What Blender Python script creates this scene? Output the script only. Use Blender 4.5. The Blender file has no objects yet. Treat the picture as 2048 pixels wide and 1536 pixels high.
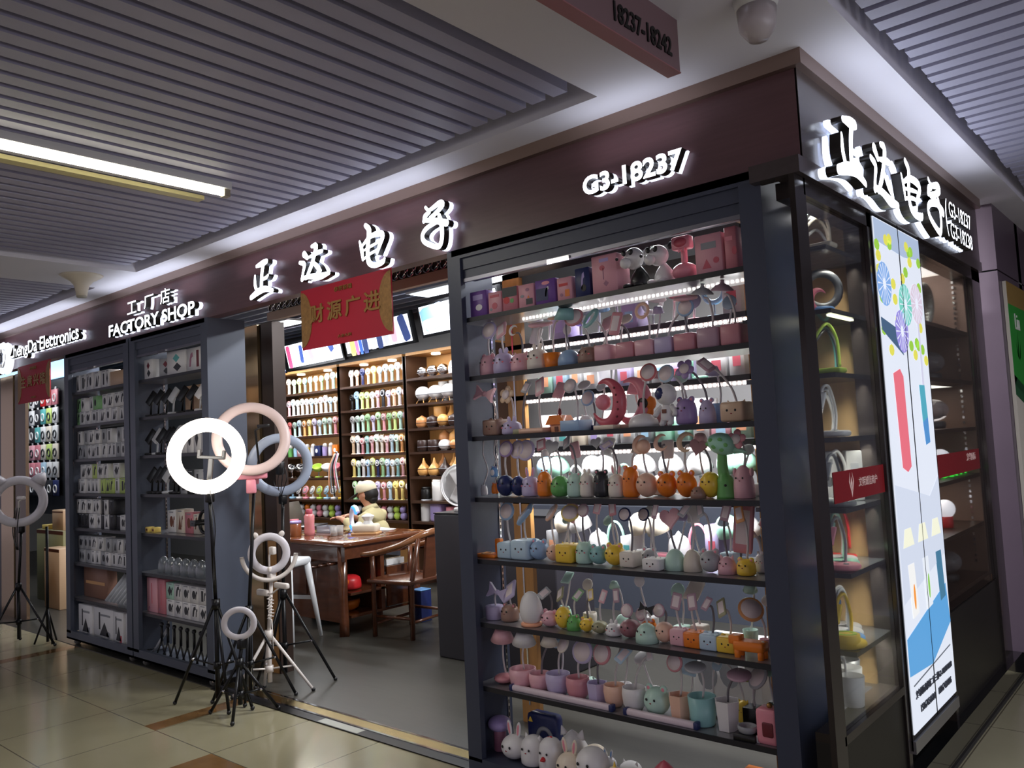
import bpy, math, random
from mathutils import Vector, Matrix, Euler
random.seed(7)
sc = bpy.context.scene
COL = sc.collection
PI = math.pi
R90 = PI / 2

# ------------------------------------------------------------------ camera
F_PX = 1638.26
RCAM = Matrix(((0.7530, -0.0830, -0.6530), (0.6560, 0.0220, 0.7540), (-0.0490, -0.9960, 0.0710)))
def _ortho():
    v1 = Vector((-865 - 1024, 977 - 768, 0)); v2 = Vector((2450 - 1024, 815 - 768, 0))
    f = math.sqrt(-(v1.x * v2.x + v1.y * v2.y))
    a = Vector((v1.x, v1.y, f)).normalized(); b = Vector((v2.x, v2.y, f)).normalized()
    X = -a; Y = b; Z = X.cross(Y)
    return f, Matrix((X, Y, Z))
F_PX, RCAM = _ortho()
EYE = Vector((0, 0, 1.5))
cam_d = bpy.data.cameras.new('camera'); cam = bpy.data.objects.new('camera', cam_d); COL.objects.link(cam)
cam_d.sensor_width = 36; cam_d.lens = 36 * F_PX / 2048; cam_d.clip_start = 0.05
_c = RCAM
cam.matrix_world = Matrix(((_c[0][0], -_c[0][1], -_c[0][2], EYE.x), (_c[1][0], -_c[1][1], -_c[1][2], EYE.y),
                           (_c[2][0], -_c[2][1], -_c[2][2], EYE.z), (0, 0, 0, 1)))
sc.camera = cam
def ray(px, py): return RCAM @ Vector((px - 1024, py - 768, F_PX))
def on_y(px, py, y): d = ray(px, py); return EYE + d * (y / d.y)          # a photo pixel carried to the plane Y = y
def on_x(px, py, x): d = ray(px, py); return EYE + d * (x / d.x)
def on_z(px, py, z): d = ray(px, py); return EYE + d * ((z - EYE.z) / d.z)

# ------------------------------------------------------------------ world and view
sc.view_settings.view_transform = 'Standard'; sc.view_settings.look = 'None'
sc.view_settings.exposure = 0.14; sc.view_settings.gamma = 1.0
w = bpy.data.worlds.new('mall'); sc.world = w; w.use_nodes = True
bg = w.node_tree.nodes['Background']; bg.inputs[0].default_value = (0.78, 0.71, 0.86, 1); bg.inputs[1].default_value = 0.42

def area(name, loc, rot, sx, sy, power, col=(1, 1, 1), spread=180):
    l = bpy.data.lights.new(name, 'AREA'); l.shape = 'RECTANGLE'; l.size = sx; l.size_y = sy; l.energy = power; l.color = col
    l.spread = math.radians(spread)
    o = bpy.data.objects.new(name, l); o.location = loc; o.rotation_euler = rot; COL.objects.link(o); return o
# tubes of the corridor (the one in the picture and the ones behind the camera), shop ceiling panels, cabinet lamps
area('corridor_tube_light', (-3.6, 0.9, 2.76), (0, 0, 0), 0.06, 2.4, 17, (1, 0.95, 0.86))
area('corridor_tube_light', (-7.6, -0.5, 2.76), (0, 0, 0), 0.06, 2.4, 18, (0.84, 0.88, 1))
area('corridor_tube_light', (0.6, -2.4, 2.76), (0, 0, 0), 0.06, 2.4, 17, (0.98, 0.76, 0.86))
area('corridor_tube_light', (1.4, 3.6, 2.76), (0, 0, 0), 2.4, 0.06, 60, (0.86, 0.88, 1))
# the raised letters of the fascia throw their light up on the white ceiling band
for (x, L, e) in ((-3.7, 1.9, 1.5), (-5.76, 1.3, 1.3), (-7.9, 1.9, 1.8), (-1.68, 0.45, 0.3)): area('sign_glow', (x, 2.66, 2.6), (PI - 0.25, 0, 0), L, 0.08, e, (0.84, 0.89, 1), 150)
area('sign_glow', (-0.91, 3.8, 2.58), (PI, 0.2, 0), 0.08, 2.0, 1.3, (0.84, 0.89, 1), 150)
PANELS = [(-8.35, 5.35, 'over the first wall bay'), (-5.3, 5.45, 'near the dark counter'), (-2.3, 5.0, 'behind the corner case'), (-7.0, 3.5, 'beside the doorway post'), (-2.5, 4.1, 'added fill beside the lit shelving')]  # last panel is unseen, added to brighten the floor behind the corner case
for (x, y, _) in PANELS: area('shop_ceiling_light', (x, y, 2.973), (0, 0, 0), 1.1, 0.24, 40 if x < -3 else 85, (0.95, 0.97, 1))
area('opposite_shops_fill', (3.8, 1.6, 1.7), (0, R90, 0), 2.0, 4.5, 34, (0.86, 0.88, 1))  # unseen fill added for the case's slate side, standing for lit shops opposite
area('shop_ceiling_light', (-11.0, 3.3, 2.7), (0, 0, 0), 1.2, 0.3, 16, (0.93, 0.97, 1))

# ------------------------------------------------------------------ materials
def lin(c):
    return tuple(((v / 255) / 12.92 if v / 255 <= 0.04045 else ((v / 255 + 0.055) / 1.055) ** 2.4) for v in c)
MATS = {}
def mat(name, rgb, rough=0.5, metal=0.0, emit=0.0, alpha=1.0, trans=0.0, noise=0.0, nscale=8.0, coat=0.0, stretch=None, bump=0.0, sub=0.0):
    if name in MATS: return MATS[name]
    m = bpy.data.materials.new(name); m.use_nodes = True; nt = m.node_tree; b = nt.nodes['Principled BSDF']
    c = lin(rgb) + (1,)
    b.inputs['Base Color'].default_value = c; b.inputs['Roughness'].default_value = rough; b.inputs['Metallic'].default_value = metal
    b.inputs['Alpha'].default_value = alpha; b.inputs['Transmission Weight'].default_value = trans; b.inputs['Coat Weight'].default_value = coat
    if sub: b.inputs['Subsurface Weight'].default_value = sub; b.inputs['Subsurface Scale'].default_value = 0.02
    if emit: b.inputs['Emission Color'].default_value = c; b.inputs['Emission Strength'].default_value = emit
    if noise or bump:
        tc = nt.nodes.new('ShaderNodeTexCoord'); mp = nt.nodes.new('ShaderNodeMapping'); ns = nt.nodes.new('ShaderNodeTexNoise')
        nt.links.new(tc.outputs['Object'], mp.inputs[0]); nt.links.new(mp.outputs[0], ns.inputs[0])
        if stretch: mp.inputs['Scale'].default_value = stretch
        ns.inputs['Scale'].default_value = nscale; ns.inputs['Detail'].default_value = 5
        if noise:
            mx = nt.nodes.new('ShaderNodeMix'); mx.data_type = 'RGBA'
            mx.inputs[6].default_value = tuple(v * (1 - noise) for v in c[:3]) + (1,); mx.inputs[7].default_value = tuple(min(1, v * (1 + noise)) for v in c[:3]) + (1,)
            nt.links.new(ns.outputs[0], mx.inputs[0]); nt.links.new(mx.outputs[2], b.inputs['Base Color'])
        if bump:
            bp = nt.nodes.new('ShaderNodeBump'); bp.inputs['Strength'].default_value = bump; bp.inputs['Distance'].default_value = 0.01
            nt.links.new(ns.outputs[0], bp.inputs['Height']); nt.links.new(bp.outputs[0], b.inputs['Normal'])
    MATS[name] = m; return m
PAL = dict(pink=(236, 150, 165), rose=(205, 95, 110), white=(232, 230, 230), cream=(236, 222, 200), lilac=(178, 160, 215), purple=(120, 80, 160),
           blue=(110, 160, 215), sky=(165, 205, 232), navy=(35, 45, 95), teal=(90, 170, 170), mint=(165, 220, 195), green=(105, 175, 95), lime=(190, 220, 90),
           yellow=(245, 205, 70), orange=(240, 130, 35), peach=(245, 175, 135), red=(205, 40, 45), brown=(115, 62, 38), tan=(215, 165, 115), grey=(150, 152, 158),
           dark=(42, 43, 48), black=(18, 18, 20), mauve=(165, 110, 135), beige=(222, 205, 180), silver=(190, 192, 196), maroon=(110, 30, 42), wood=(196, 142, 82), walnut=(88, 54, 36), olive=(120, 115, 60))
def PP(c):
    r = PAL[c]; return mat('pastel plastic ' + c, tuple(int(v * 0.62 + 232 * 0.38) for v in r) if c not in ('black', 'dark', 'navy') else r, 0.38, noise=0.04, nscale=30, coat=0.15)
def P(c, rough=0.38): return mat('plastic ' + c, PAL[c], rough, noise=0.04, nscale=30, coat=0.15)
STEEL = mat('dark blue grey powder coated steel', (60, 66, 84), 0.42, 0.1, noise=0.06, nscale=3)
STEEL2 = mat('slate grey powder coated steel', (78, 84, 98), 0.38, 0.2, noise=0.06, nscale=3)
BLK = mat('black metal', (16, 16, 18), 0.35, 0.4)
BLKPL = mat('black plastic', (14, 14, 16), 0.4)
CHROME = mat('chrome', (215, 215, 218), 0.12, 1.0)
BRONZE = mat('bronze mirror steel', (176, 148, 112), 0.2, 0.75, bump=0.25, nscale=2.2)
SHELFM = mat('grey laminate shelf', (120, 120, 124), 0.28, 0.1, coat=0.4)
SHEDGE = mat('dark shelf edge', (26, 27, 33), 0.35)
WHITE_E = mat('white light', (255, 255, 255), 0.5, emit=6)
SIGN_E = mat('sign white light', (240, 245, 255), 0.5, emit=3.2)
SIGN_B = mat('sign back light', (225, 235, 255), 0.5, emit=1.5)
LED_E = mat('led strip light', (255, 250, 245), 0.5, emit=14)
GOLD = mat('gold print', (170, 130, 70), 0.4, 0.5)
PLASTER = mat('white plaster', (226, 224, 234), 0.75, noise=0.03, nscale=2)
SIGNSIDE = mat('sign return', (70, 66, 62), 0.3, 0.7)
SKIN = mat('skin', (205, 150, 120), 0.5, sub=0.1)
WOODTRIM = mat('light wood veneer', (176, 128, 74), 0.42, noise=0.22, nscale=6, stretch=(6, 6, 0.7))
ROSEWOOD = mat('rosewood', (92, 52, 32), 0.25, noise=0.35, nscale=5, stretch=(1, 6, 6), coat=0.4)
DARKWOOD = mat('dark brown shelf wood', (62, 40, 28), 0.4, noise=0.25, nscale=6, stretch=(1, 6, 6))
PAPER = mat('paper white', (228, 228, 226), 0.6)
GLASS = mat('clear glass', (245, 250, 248), 0.03, trans=1.0)

# ------------------------------------------------------------------ mesh builder
class MB:
    def __init__(s): s.v = []; s.f = []; s.m = []; s.s = []; s.M = Matrix()
    def _add(s, vs, fs, m=0, smooth=False):
        b = len(s.v); s.v += [tuple(s.M @ Vector(p)) for p in vs]
        for f in fs: s.f.append(tuple(i + b for i in f)); s.m.append(m); s.s.append(smooth)
        return s
    def box(s, x0, y0, z0, x1, y1, z1, m=0):
        return s._add([(x0, y0, z0), (x1, y0, z0), (x1, y1, z0), (x0, y1, z0), (x0, y0, z1), (x1, y0, z1), (x1, y1, z1), (x0, y1, z1)],
                      [(0, 3, 2, 1), (4, 5, 6, 7), (0, 1, 5, 4), (1, 2, 6, 5), (2, 3, 7, 6), (3, 0, 4, 7)], m)
    def rbox(s, c, d, r, m=0, n=3):                                    # box with rounded edges
        hx, hy, hz = (max(1e-4, v / 2 - r) for v in d); vs = []; fs = []
        ks = 4 * n; rings = []
        for j in range(2 * n):
            lat = -R90 + (j if j < n else j - 1) * (R90 / (n - 1)) if n > 1 else 0
            sgz = -1 if j < n else 1; ring = []
            for q in range(4):
                for t in range(n):
                    a = q * R90 + t * (R90 / (n - 1)); sx = 1 if q in (0, 3) else -1; sy = 1 if q in (0, 1) else -1
                    ring.append(len(vs)); vs.append((c[0] + sx * hx + r * math.cos(lat) * math.cos(a), c[1] + sy * hy + r * math.cos(lat) * math.sin(a), c[2] + sgz * hz + r * math.sin(lat)))
            rings.append(ring)
        for j in range(len(rings) - 1):
            for i in range(ks): fs.append((rings[j][i], rings[j][(i + 1) % ks], rings[j + 1][(i + 1) % ks], rings[j + 1][i]))
        fs.append(tuple(reversed(rings[0]))); fs.append(tuple(rings[-1]))
        return s._add(vs, fs, m, True)
    def lathe(s, prof, n=20, c=(0, 0, 0), m=0, smooth=True):
        vs = []; fs = []; k = len(prof)
        for i in range(n):
            a = 2 * PI * i / n
            for r, z in prof: vs.append((c[0] + r * math.cos(a), c[1] + r * math.sin(a), c[2] + z))
        for i in range(n):
            j = (i + 1) % n
            for q in range(k - 1): fs.append((i * k + q, j * k + q, j * k + q + 1, i * k + q + 1))
        if prof[0][0] > 1e-5: fs.append(tuple(i * k for i in reversed(range(n))))
        if prof[-1][0] > 1e-5: fs.append(tuple(i * k + k - 1 for i in range(n)))
        return s._add(vs, fs, m, smooth)
    def ell(s, c, r, n=18, k=12, m=0):
        if not hasattr(r, '__len__'): r = (r, r, r)
        prof = [(math.cos(-R90 + PI * j / k), math.sin(-R90 + PI * j / k)) for j in range(k + 1)]; vs = []; fs = []
        vs.append((c[0], c[1], c[2] - r[2]))
        for j in range(1, k):
            for i in range(n):
                a = 2 * PI * i / n; vs.append((c[0] + r[0] * prof[j][0] * math.cos(a), c[1] + r[1] * prof[j][0] * math.sin(a), c[2] + r[2] * prof[j][1]))
        vs.append((c[0], c[1], c[2] + r[2])); L = len(vs) - 1
        for i in range(n):
            q = (i + 1) % n; fs.append((0, 1 + q, 1 + i)); fs.append((L, 1 + (k - 2) * n + i, 1 + (k - 2) * n + q))
            for j in range(k - 2): fs.append((1 + j * n + i, 1 + j * n + q, 1 + (j + 1) * n + q, 1 + (j + 1) * n + i))
        return s._add(vs, fs, m, True)
    def cyl(s, a, b, r0, r1=None, n=14, m=0, smooth=True):
        return s.tube([a, b], [r0, r0 if r1 is None else r1], n, m, smooth)
    def tube(s, pts, r, n=8, m=0, smooth=True):
        pts = [Vector(p) for p in pts]; k = len(pts)
        if not hasattr(r, '__len__'): r = [r] * k
        vs = []; fs = []; up = None
        for i, p in enumerate(pts):
            t = (pts[min(i + 1, k - 1)] - pts[max(i - 1, 0)]).normalized()
            if up is None:
                up = Vector((0, 0, 1)) if abs(t.z) < 0.9 else Vector((1, 0, 0))
            u = (up - t * up.dot(t)); u = u.normalized() if u.length > 1e-6 else t.orthogonal().normalized(); v = t.cross(u); up = u
            for q in range(n):
                a = 2 * PI * q / n; vs.append(tuple(p + u * (r[i] * math.cos(a)) + v * (r[i] * math.sin(a))))
        for i in range(k - 1):
            for q in range(n):
                w_ = (q + 1) % n; fs.append((i * n + q, i * n + w_, (i + 1) * n + w_, (i + 1) * n + q))
        fs.append(tuple(reversed(range(n)))); fs.append(tuple((k - 1) * n + q for q in range(n)))
        return s._add(vs, fs, m, smooth)
    def torus(s, c, R, r, n=32, k=10, m=0, flat=1.0, a0=0.0, a1=2 * PI):   # axis = local Z
        vs = []; fs = []; full = abs(a1 - a0 - 2 * PI) < 1e-6; cnt = n if full else n + 1
        for i in range(cnt):
            a = a0 + (a1 - a0) * i / n
            for j in range(k):
                b = 2 * PI * j / k; q = R + r * math.cos(b); vs.append((c[0] + q * math.cos(a), c[1] + q * math.sin(a), c[2] + r * flat * math.sin(b)))
        for i in range(n):
            i2 = (i + 1) % cnt
            for j in range(k): fs.append((i * k + j, i2 * k + j, i2 * k + (j + 1) % k, i * k + (j + 1) % k))
        if not full: fs.append(tuple(reversed(range(k)))); fs.append(tuple(n * k + j for j in range(k)))
        return s._add(vs, fs, m, True)
    def prism(s, poly, z0, z1, m=0, side=None):                        # polygon in XY extruded along Z
        n = len(poly); ar = sum(poly[i][0] * poly[(i + 1) % n][1] - poly[(i + 1) % n][0] * poly[i][1] for i in range(n))
        if ar < 0: poly = poly[::-1]
        vs = [(x, y, z0) for x, y in poly] + [(x, y, z1) for x, y in poly]
        s._add(vs, [tuple(reversed(range(n))), tuple(range(n, 2 * n))], m)
        b = len(s.v) - 2 * n
        for i in range(n): s.f.append((b + i, b + (i + 1) % n, b + n + (i + 1) % n, b + n + i)); s.m.append(m if side is None else side); s.s.append(False)
        return s
    def mesh(s, name):
        me = bpy.data.meshes.new(name); me.from_pydata(s.v, [], s.f); me.polygons.foreach_set('material_index', s.m); me.polygons.foreach_set('use_smooth', s.s); me.update(); return me
    def build(s, name, mats, parent=None, loc=(0, 0, 0), rot=(0, 0, 0)):
        return obj(name, s.mesh(name), mats, parent, loc, rot)

def obj(name, me, mats, parent=None, loc=(0, 0, 0), rot=(0, 0, 0), scale=(1, 1, 1)):
    if mats is not None and not isinstance(mats, (list, tuple)): mats = [mats]
    o = bpy.data.objects.new(name, me); COL.objects.link(o)
    for i, m in enumerate(mats or []):
        if len(me.materials) <= i: me.materials.append(m)
        if me.materials[i] is not m: o.material_slots[i].link = 'OBJECT'; o.material_slots[i].material = m
    o.parent = parent; o.location = loc; o.rotation_euler = rot
    o.scale = scale if hasattr(scale, '__len__') else (scale,) * 3
    return o
def tag(o, label, cat, group=None, kind=None):
    o['label'] = label; o['category'] = cat
    if group: o['group'] = group
    if kind: o['kind'] = kind
    return o
def thing(name, label, cat, loc=(0, 0, 0), rz=0, group=None, scale=1.0):
    o = bpy.data.objects.new(name, None); COL.objects.link(o); o.empty_display_size = 0.05
    o.location = loc; o.rotation_euler = (0, 0, rz); o.scale = (scale,) * 3
    return tag(o, label, cat, group)
def struct(name, mb, mats, label=None):
    o = mb.build(name, mats); o['kind'] = 'structure'; return o
UNIT = {}
def unit(key, fn):
    if key not in UNIT:
        mb = MB(); fn(mb); UNIT[key] = mb.mesh(key)
    return UNIT[key]
def put(name, key, m, parent, loc, scale=1.0, rot=(0, 0, 0)): return obj(name, UNIT[key], m, parent, loc, rot, scale)
unit('ball', lambda b: b.ell((0, 0, 0), 1, 18, 12))
unit('ballbase', lambda b: b.ell((0, 0, 1), 1, 18, 12))
unit('egg', lambda b: b.lathe([(0, 0), (0.55, 0.0), (0.82, 0.18), (0.97, 0.5), (1, 0.85), (0.93, 1.2), (0.75, 1.6), (0.5, 1.86), (0.22, 1.98), (0, 2)], 20))
unit('drop', lambda b: b.lathe([(0, 0), (0.6, 0), (0.9, 0.2), (1, 0.6), (0.95, 1.0), (0.75, 1.4), (0.45, 1.8), (0.2, 2.1), (0, 2.25)], 20))
unit('dome', lambda b: b.lathe([(0, 0), (1, 0), (1, 0.5), (0.95, 0.8), (0.8, 1.15), (0.55, 1.42), (0.28, 1.56), (0, 1.6)], 20))
unit('blob', lambda b: b.lathe([(0, 0), (0.8, 0), (0.98, 0.15), (1, 0.5), (0.96, 1.2), (0.85, 1.6), (0.6, 1.85), (0.3, 1.97), (0, 2)], 20))
unit('rbox', lambda b: b.rbox((0, 0, 1), (2, 2, 2), 0.25))
unit('sbox', lambda b: b.rbox((0, 0, 1), (2, 2, 2), 0.06))
unit('cyl', lambda b: b.lathe([(0, 0), (0.96, 0), (1, 0.05), (1, 1.95), (0.96, 2), (0, 2)], 20))
unit('cup', lambda b: b.lathe([(0, 0), (0.8, 0), (0.85, 0.08), (1, 2), (0.9, 2), (0.76, 0.2), (0, 0.2)], 20))
unit('bowl', lambda b: b.lathe([(0, 0), (0.6, 0), (0.9, 0.3), (1, 0.8), (0.95, 1.15), (0.86, 1.15), (0.88, 0.8), (0.5, 0.25), (0, 0.25)], 20))
unit('hexcup', lambda b: b.lathe([(0, 0), (0.8, 0), (1, 2), (0.88, 2), (0.72, 0.2), (0, 0.2)], 6, smooth=False))
unit('disc', lambda b: b.lathe([(0, -0.14), (0.9, -0.14), (1, -0.06), (1, 0.06), (0.9, 0.14), (0, 0.14)], 24))
unit('plate', lambda b: b.lathe([(0, -0.05), (1, -0.05), (1, 0.05), (0, 0.05)], 24))
unit('ring', lambda b: b.torus((0, 0, 0), 0.8, 0.2, 28, 8, flat=0.8))
unit('hat', lambda b: b.lathe([(0.9, 0), (1, 0), (0.97, 0.12), (0.55, 0.55), (0.2, 0.7), (0.14, 0.95), (0.2, 1.05), (0, 1.12)], 20))
unit('cone', lambda b: b.lathe([(0.0, 0.0), (1, 0), (0.7, 0.6), (0.3, 1.5), (0, 1.9)], 12))
unit('ear', lambda b: b.ell((0, 0, 1), (0.36, 0.2, 1.05), 12, 10))
unit('shade', lambda b: b.lathe([(0.93, 0), (1, 0), (0.6, 1), (0.5, 1.05), (0, 1.05)], 20))
def _flower(b, n=5):
    for i in range(n):
        a = 2 * PI * i / n; b.ell((0.62 * math.cos(a), 0.62 * math.sin(a), 0), (0.4, 0.4, 0.14), 12, 8)
    b.ell((0, 0, 0), (0.6, 0.6, 0.16), 14, 8)
unit('flower', _flower)
def _heart(b):
    pts = []
    for i in range(32):
        t = 2 * PI * i / 32; pts.append((math.sin(t) ** 3, (13 * math.cos(t) - 5 * math.cos(2 * t) - 2 * math.cos(3 * t) - math.cos(4 * t)) / 16))
    b.prism(pts, -0.14, 0.14)
unit('heart', _heart)
def crescent(n=20, inner=0.8, off=0.42, a=2.35):
    o = [(math.cos(PI - a + 2 * a * i / n), math.sin(PI - a + 2 * a * i / n)) for i in range(n + 1)]
    x0, y0 = o[0]; x1, y1 = o[-1]; cx = off; r = math.hypot(x0 - cx, y0); t0 = math.atan2(y0, x0 - cx); t0 = t0 if t0 > 0 else t0 + 2 * PI
    inn = [(cx + r * math.cos(2 * PI - t0 - (2 * PI - 2 * t0) * i / n), r * math.sin(2 * PI - t0 - (2 * PI - 2 * t0) * i / n)) for i in range(1, n)]
    return o, inn, r
def _moon(b):
    n = 24; vs = []; fs = []; k = 8
    for i in range(n + 1):
        t = math.radians(45) + math.radians(270) * i / n; wd = 0.02 + 0.26 * math.sin(PI * i / n)
        c = (0.74 + 0.1 * math.cos(PI * (i / n - .5))) ; 
        for j in range(k):
            q = 2 * PI * j / k; rr = c + wd * math.cos(q); vs.append((rr * math.cos(t), rr * math.sin(t), 0.16 * math.sin(PI * i / n) * math.sin(q)))
    for i in range(n):
        for j in range(k): fs.append((i * k + j, i * k + (j + 1) % k, (i + 1) * k + (j + 1) % k, (i + 1) * k + j))
    b._add(vs, fs, 0, True)
unit('moon', _moon)
def _bow(b):
    for sx in (-1, 1): b.prism([(0, 0), (sx * 1, 0.62), (sx * 0.85, 0), (sx * 1, -0.62)], -0.16, 0.16)
    b.ell((0, 0, 0), (0.24, 0.24, 0.24), 10, 8)
unit('bow', _bow)
unit('pill', lambda b: b.rbox((0, 0, 0), (2, 2, 0.4), 0.19))
def arc(a, b, h, n=8, side=(0, 0, 0)):                                 # bowed path from a to b
    a = Vector(a); b = Vector(b); s = Vector(side)
    return [a.lerp(b, i / n) + (Vector((0, 0, h)) + s) * math.sin(PI * i / n) for i in range(n + 1)]
def catmull(pts, k=5):
    P_ = [Vector(p) for p in pts]; P_ = [P_[0] * 2 - P_[1]] + P_ + [P_[-1] * 2 - P_[-2]]; out = []
    for i in range(1, len(P_) - 2):
        for j in range(k):
            t = j / k; p0, p1, p2, p3 = P_[i - 1:i + 3]
            out.append(0.5 * ((2 * p1) + (p2 - p0) * t + (2 * p0 - 5 * p1 + 4 * p2 - p3) * t * t + (3 * p1 - p0 - 3 * p2 + p3) * t ** 3))
    return out + [P_[-2]]
ORD = 'first second third fourth fifth sixth seventh eighth ninth tenth eleventh twelfth thirteenth fourteenth fifteenth sixteenth seventeenth eighteenth nineteenth twentieth twenty-first twenty-second twenty-third twenty-fourth'.split()
FACE_Y = (R90, 0, 0)            # local Z of a flat part turned to face the corridor
# ================================================================== the setting
YF = 2.782
def tile_floor():
    m = bpy.data.materials.new('polished cream tile'); m.use_nodes = True; nt = m.node_tree; b = nt.nodes['Principled BSDF']
    N = nt.nodes.new; L = nt.links.new
    tc = N('ShaderNodeTexCoord'); sx = N('ShaderNodeSeparateXYZ'); L(tc.outputs['Object'], sx.inputs[0])
    def mth(op, a, b_=None):
        n = N('ShaderNodeMath'); n.operation = op
        for i, q in enumerate((a, b_)):
            if q is None: continue
            if isinstance(q, (int, float)): n.inputs[i].default_value = q
            else: L(q, n.inputs[i])
        return n.outputs[0]
    def line(o, off, pitch):
        fr = mth('FRACT', mth('DIVIDE', mth('ADD', o, off), pitch)); return mth('LESS_THAN', fr, 0.006 / pitch)
    g = mth('MAXIMUM', line(sx.outputs[0], 4.02 + 12.1, 0.605), line(sx.outputs[1], 12.1 - 2.173, 0.605))
    ns = N('ShaderNodeTexNoise'); ns.inputs['Scale'].default_value = 3; ns.inputs['Detail'].default_value = 6; L(tc.outputs['Object'], ns.inputs[0])
    mx = N('ShaderNodeMix'); mx.data_type = 'RGBA'; mx.inputs[6].default_value = lin((134, 128, 102)) + (1,); mx.inputs[7].default_value = lin((150, 143, 117)) + (1,); L(ns.outputs[0], mx.inputs[0])
    m2 = N('ShaderNodeMix'); m2.data_type = 'RGBA'; m2.inputs[7].default_value = lin((84, 78, 62)) + (1,); L(mx.outputs[2], m2.inputs[6]); L(g, m2.inputs[0])
    L(m2.outputs[2], b.inputs['Base Color']); b.inputs['Roughness'].default_value = 0.13
    return m
TILE = tile_floor()
INLAY = mat('brown stone inlay', (112, 82, 48), 0.15, noise=0.3, nscale=9)
m_ = MB(); m_.box(-20, -7, -0.1, 6, YF, 0); m_.box(-1.0, YF, -0.1, 6, 12, 0)
for (x0, y0, x1, y1) in ((-4.76, 2.173, -4.63, 2.78), (-7.36, 2.173, -7.23, 2.78), (-4.02, 1.57, -3.42, 2.173), (-6.5, 1.0, -5.9, 1.57)):
    m_.box(x0, y0, 0.0001, x1, y1, 0.0006, 1)
struct('floor', m_, [TILE, INLAY])
PLANK = mat('dark grey brown vinyl plank', (60, 58, 53), 0.33, noise=0.22, nscale=7, stretch=(0.6, 6, 6))
m_ = MB(); m_.box(-20, YF, -0.1, -1.0, 12, 0.004); struct('floor_shop', m_, [PLANK])
m_ = MB(); m_.box(-5.1, YF - 0.02, 0, -2.77, 2.83, 0.006, 0); m_.box(-5.1, 2.83, 0, -2.77, 2.845, 0.009, 1); m_.box(-5.1, 2.845, 0, -2.77, 2.92, 0.007, 2); m_.box(-5.1, 2.92, 0, -2.77, 2.935, 0.009, 1)
m_.box(-3.95, YF - 0.015, 0.0062, -3.6, 2.825, 0.0066, 3)
struct('trim_1', m_, [BLK, CHROME, mat('brushed brass strip', (190, 170, 120), 0.25, 1.0), mat('printed strip', (150, 150, 140), 0.4)])

DARKDECK = mat('dark painted void', (46, 46, 54), 0.9)
SLATM = mat('grey ceiling slat', (168, 166, 188), 0.55, noise=0.08, nscale=5)
m_ = MB()
m_.box(-20, 2.57, 2.81, -0.82, 2.95, 3.02); m_.box(-1.72, -7, 2.81, -0.82, 2.57, 3.02); m_.box(-6.32, -7, 2.81, -5.64, 2.57, 3.02); m_.box(-1.1, 2.95, 2.81, -0.82, 12, 3.02)
struct('ceiling', m_, [PLASTER])
m_ = MB(); m_.box(-20, -7, 3.2, 6, 2.95, 3.3); m_.box(-1.1, 2.95, 3.2, 6, 12, 3.3); struct('ceiling_deck', m_, [DARKDECK])
m_ = MB()
def slat(a0, b0, a1, b1): m_.box(a0, b0, 2.835, a1, b1, 2.905); 
random.seed(3)
x = -1.84
while x > -5.6: slat(x - 0.034, -7, x + 0.034, 2.5 - random.random() * 0.02); x -= 0.103
x = -6.4
while x > -16: slat(x - 0.034, -7, x + 0.034, 2.5 - random.random() * 0.03); x -= 0.103
struct('ceiling_slat_field', m_, [SLATM])
m_ = MB(); y = -4.0
while y < 10.5: slat(-0.78 + random.random() * 0.02, y - 0.034, 5, y + 0.034); y += 0.101
struct('ceiling_slat_field.001', m_, [SLATM])

FASCIA = mat('reddish brown wood laminate', (98, 68, 72), 0.38, noise=0.22, nscale=7, stretch=(0.7, 6, 9))
FASCIA2 = mat('glossy dark brown laminate', (74, 66, 66), 0.22, noise=0.18, nscale=7, stretch=(6, 0.7, 9))
TRIMM = mat('brushed bronze cornice', (150, 128, 118), 0.35, 0.8)
m_ = MB(); m_.box(-20, YF, 2.43, -1.03, 2.86, 2.8); struct('wall_front', m_, [FASCIA])
m_ = MB(); m_.box(-1.12, 2.86, 2.43, -1.028, 5.5, 2.8); m_.box(-1.035, YF, 2.43, -1.028, 2.86, 2.8); struct('wall_right', m_, [FASCIA2])
m_ = MB(); m_.box(-20, YF - 0.03, 2.755, -1.0, YF, 2.81); m_.box(-1.028, YF, 2.755, -1.0, 5.5, 2.81); struct('trim_2', m_, [TRIMM])
m_ = MB(); m_.box(-1.2, 2.72, 2.37, -1.02, 2.78, 2.43); m_.box(-1.12, 2.78, 2.37, -1.02, 5.5, 2.43); struct('trim_3', m_, [FASCIA2])
# shop shell
WALLI = mat('shop wall paint', (120, 118, 118), 0.8)
CEILI = mat('navy shop ceiling', (28, 34, 52), 0.8)
m_ = MB(); m_.box(-16, 6.36, 0, -0.97, 6.46, 3.1); struct('wall_back', m_, [WALLI])
m_ = MB(); m_.box(-16.1, 2.86, 0, -16, 6.46, 3.1); struct('wall_left', m_, [WALLI])
m_ = MB(); m_.box(-16, 2.95, 3.1, -1.12, 6.46, 3.2); m_.box(-16, 2.86, 2.8, -1.12, 2.95, 3.2); struct('ceiling_shop', m_, [CEILI])
m_ = MB(); y = 3.12
while y < 6.3: m_.box(-16, y - 0.018, 3.0, -1.2, y + 0.018, 3.06); y += 0.17
struct('ceiling_beam', m_, [mat('grey aluminium beam', (150, 156, 170), 0.4, 0.2)])
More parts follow.
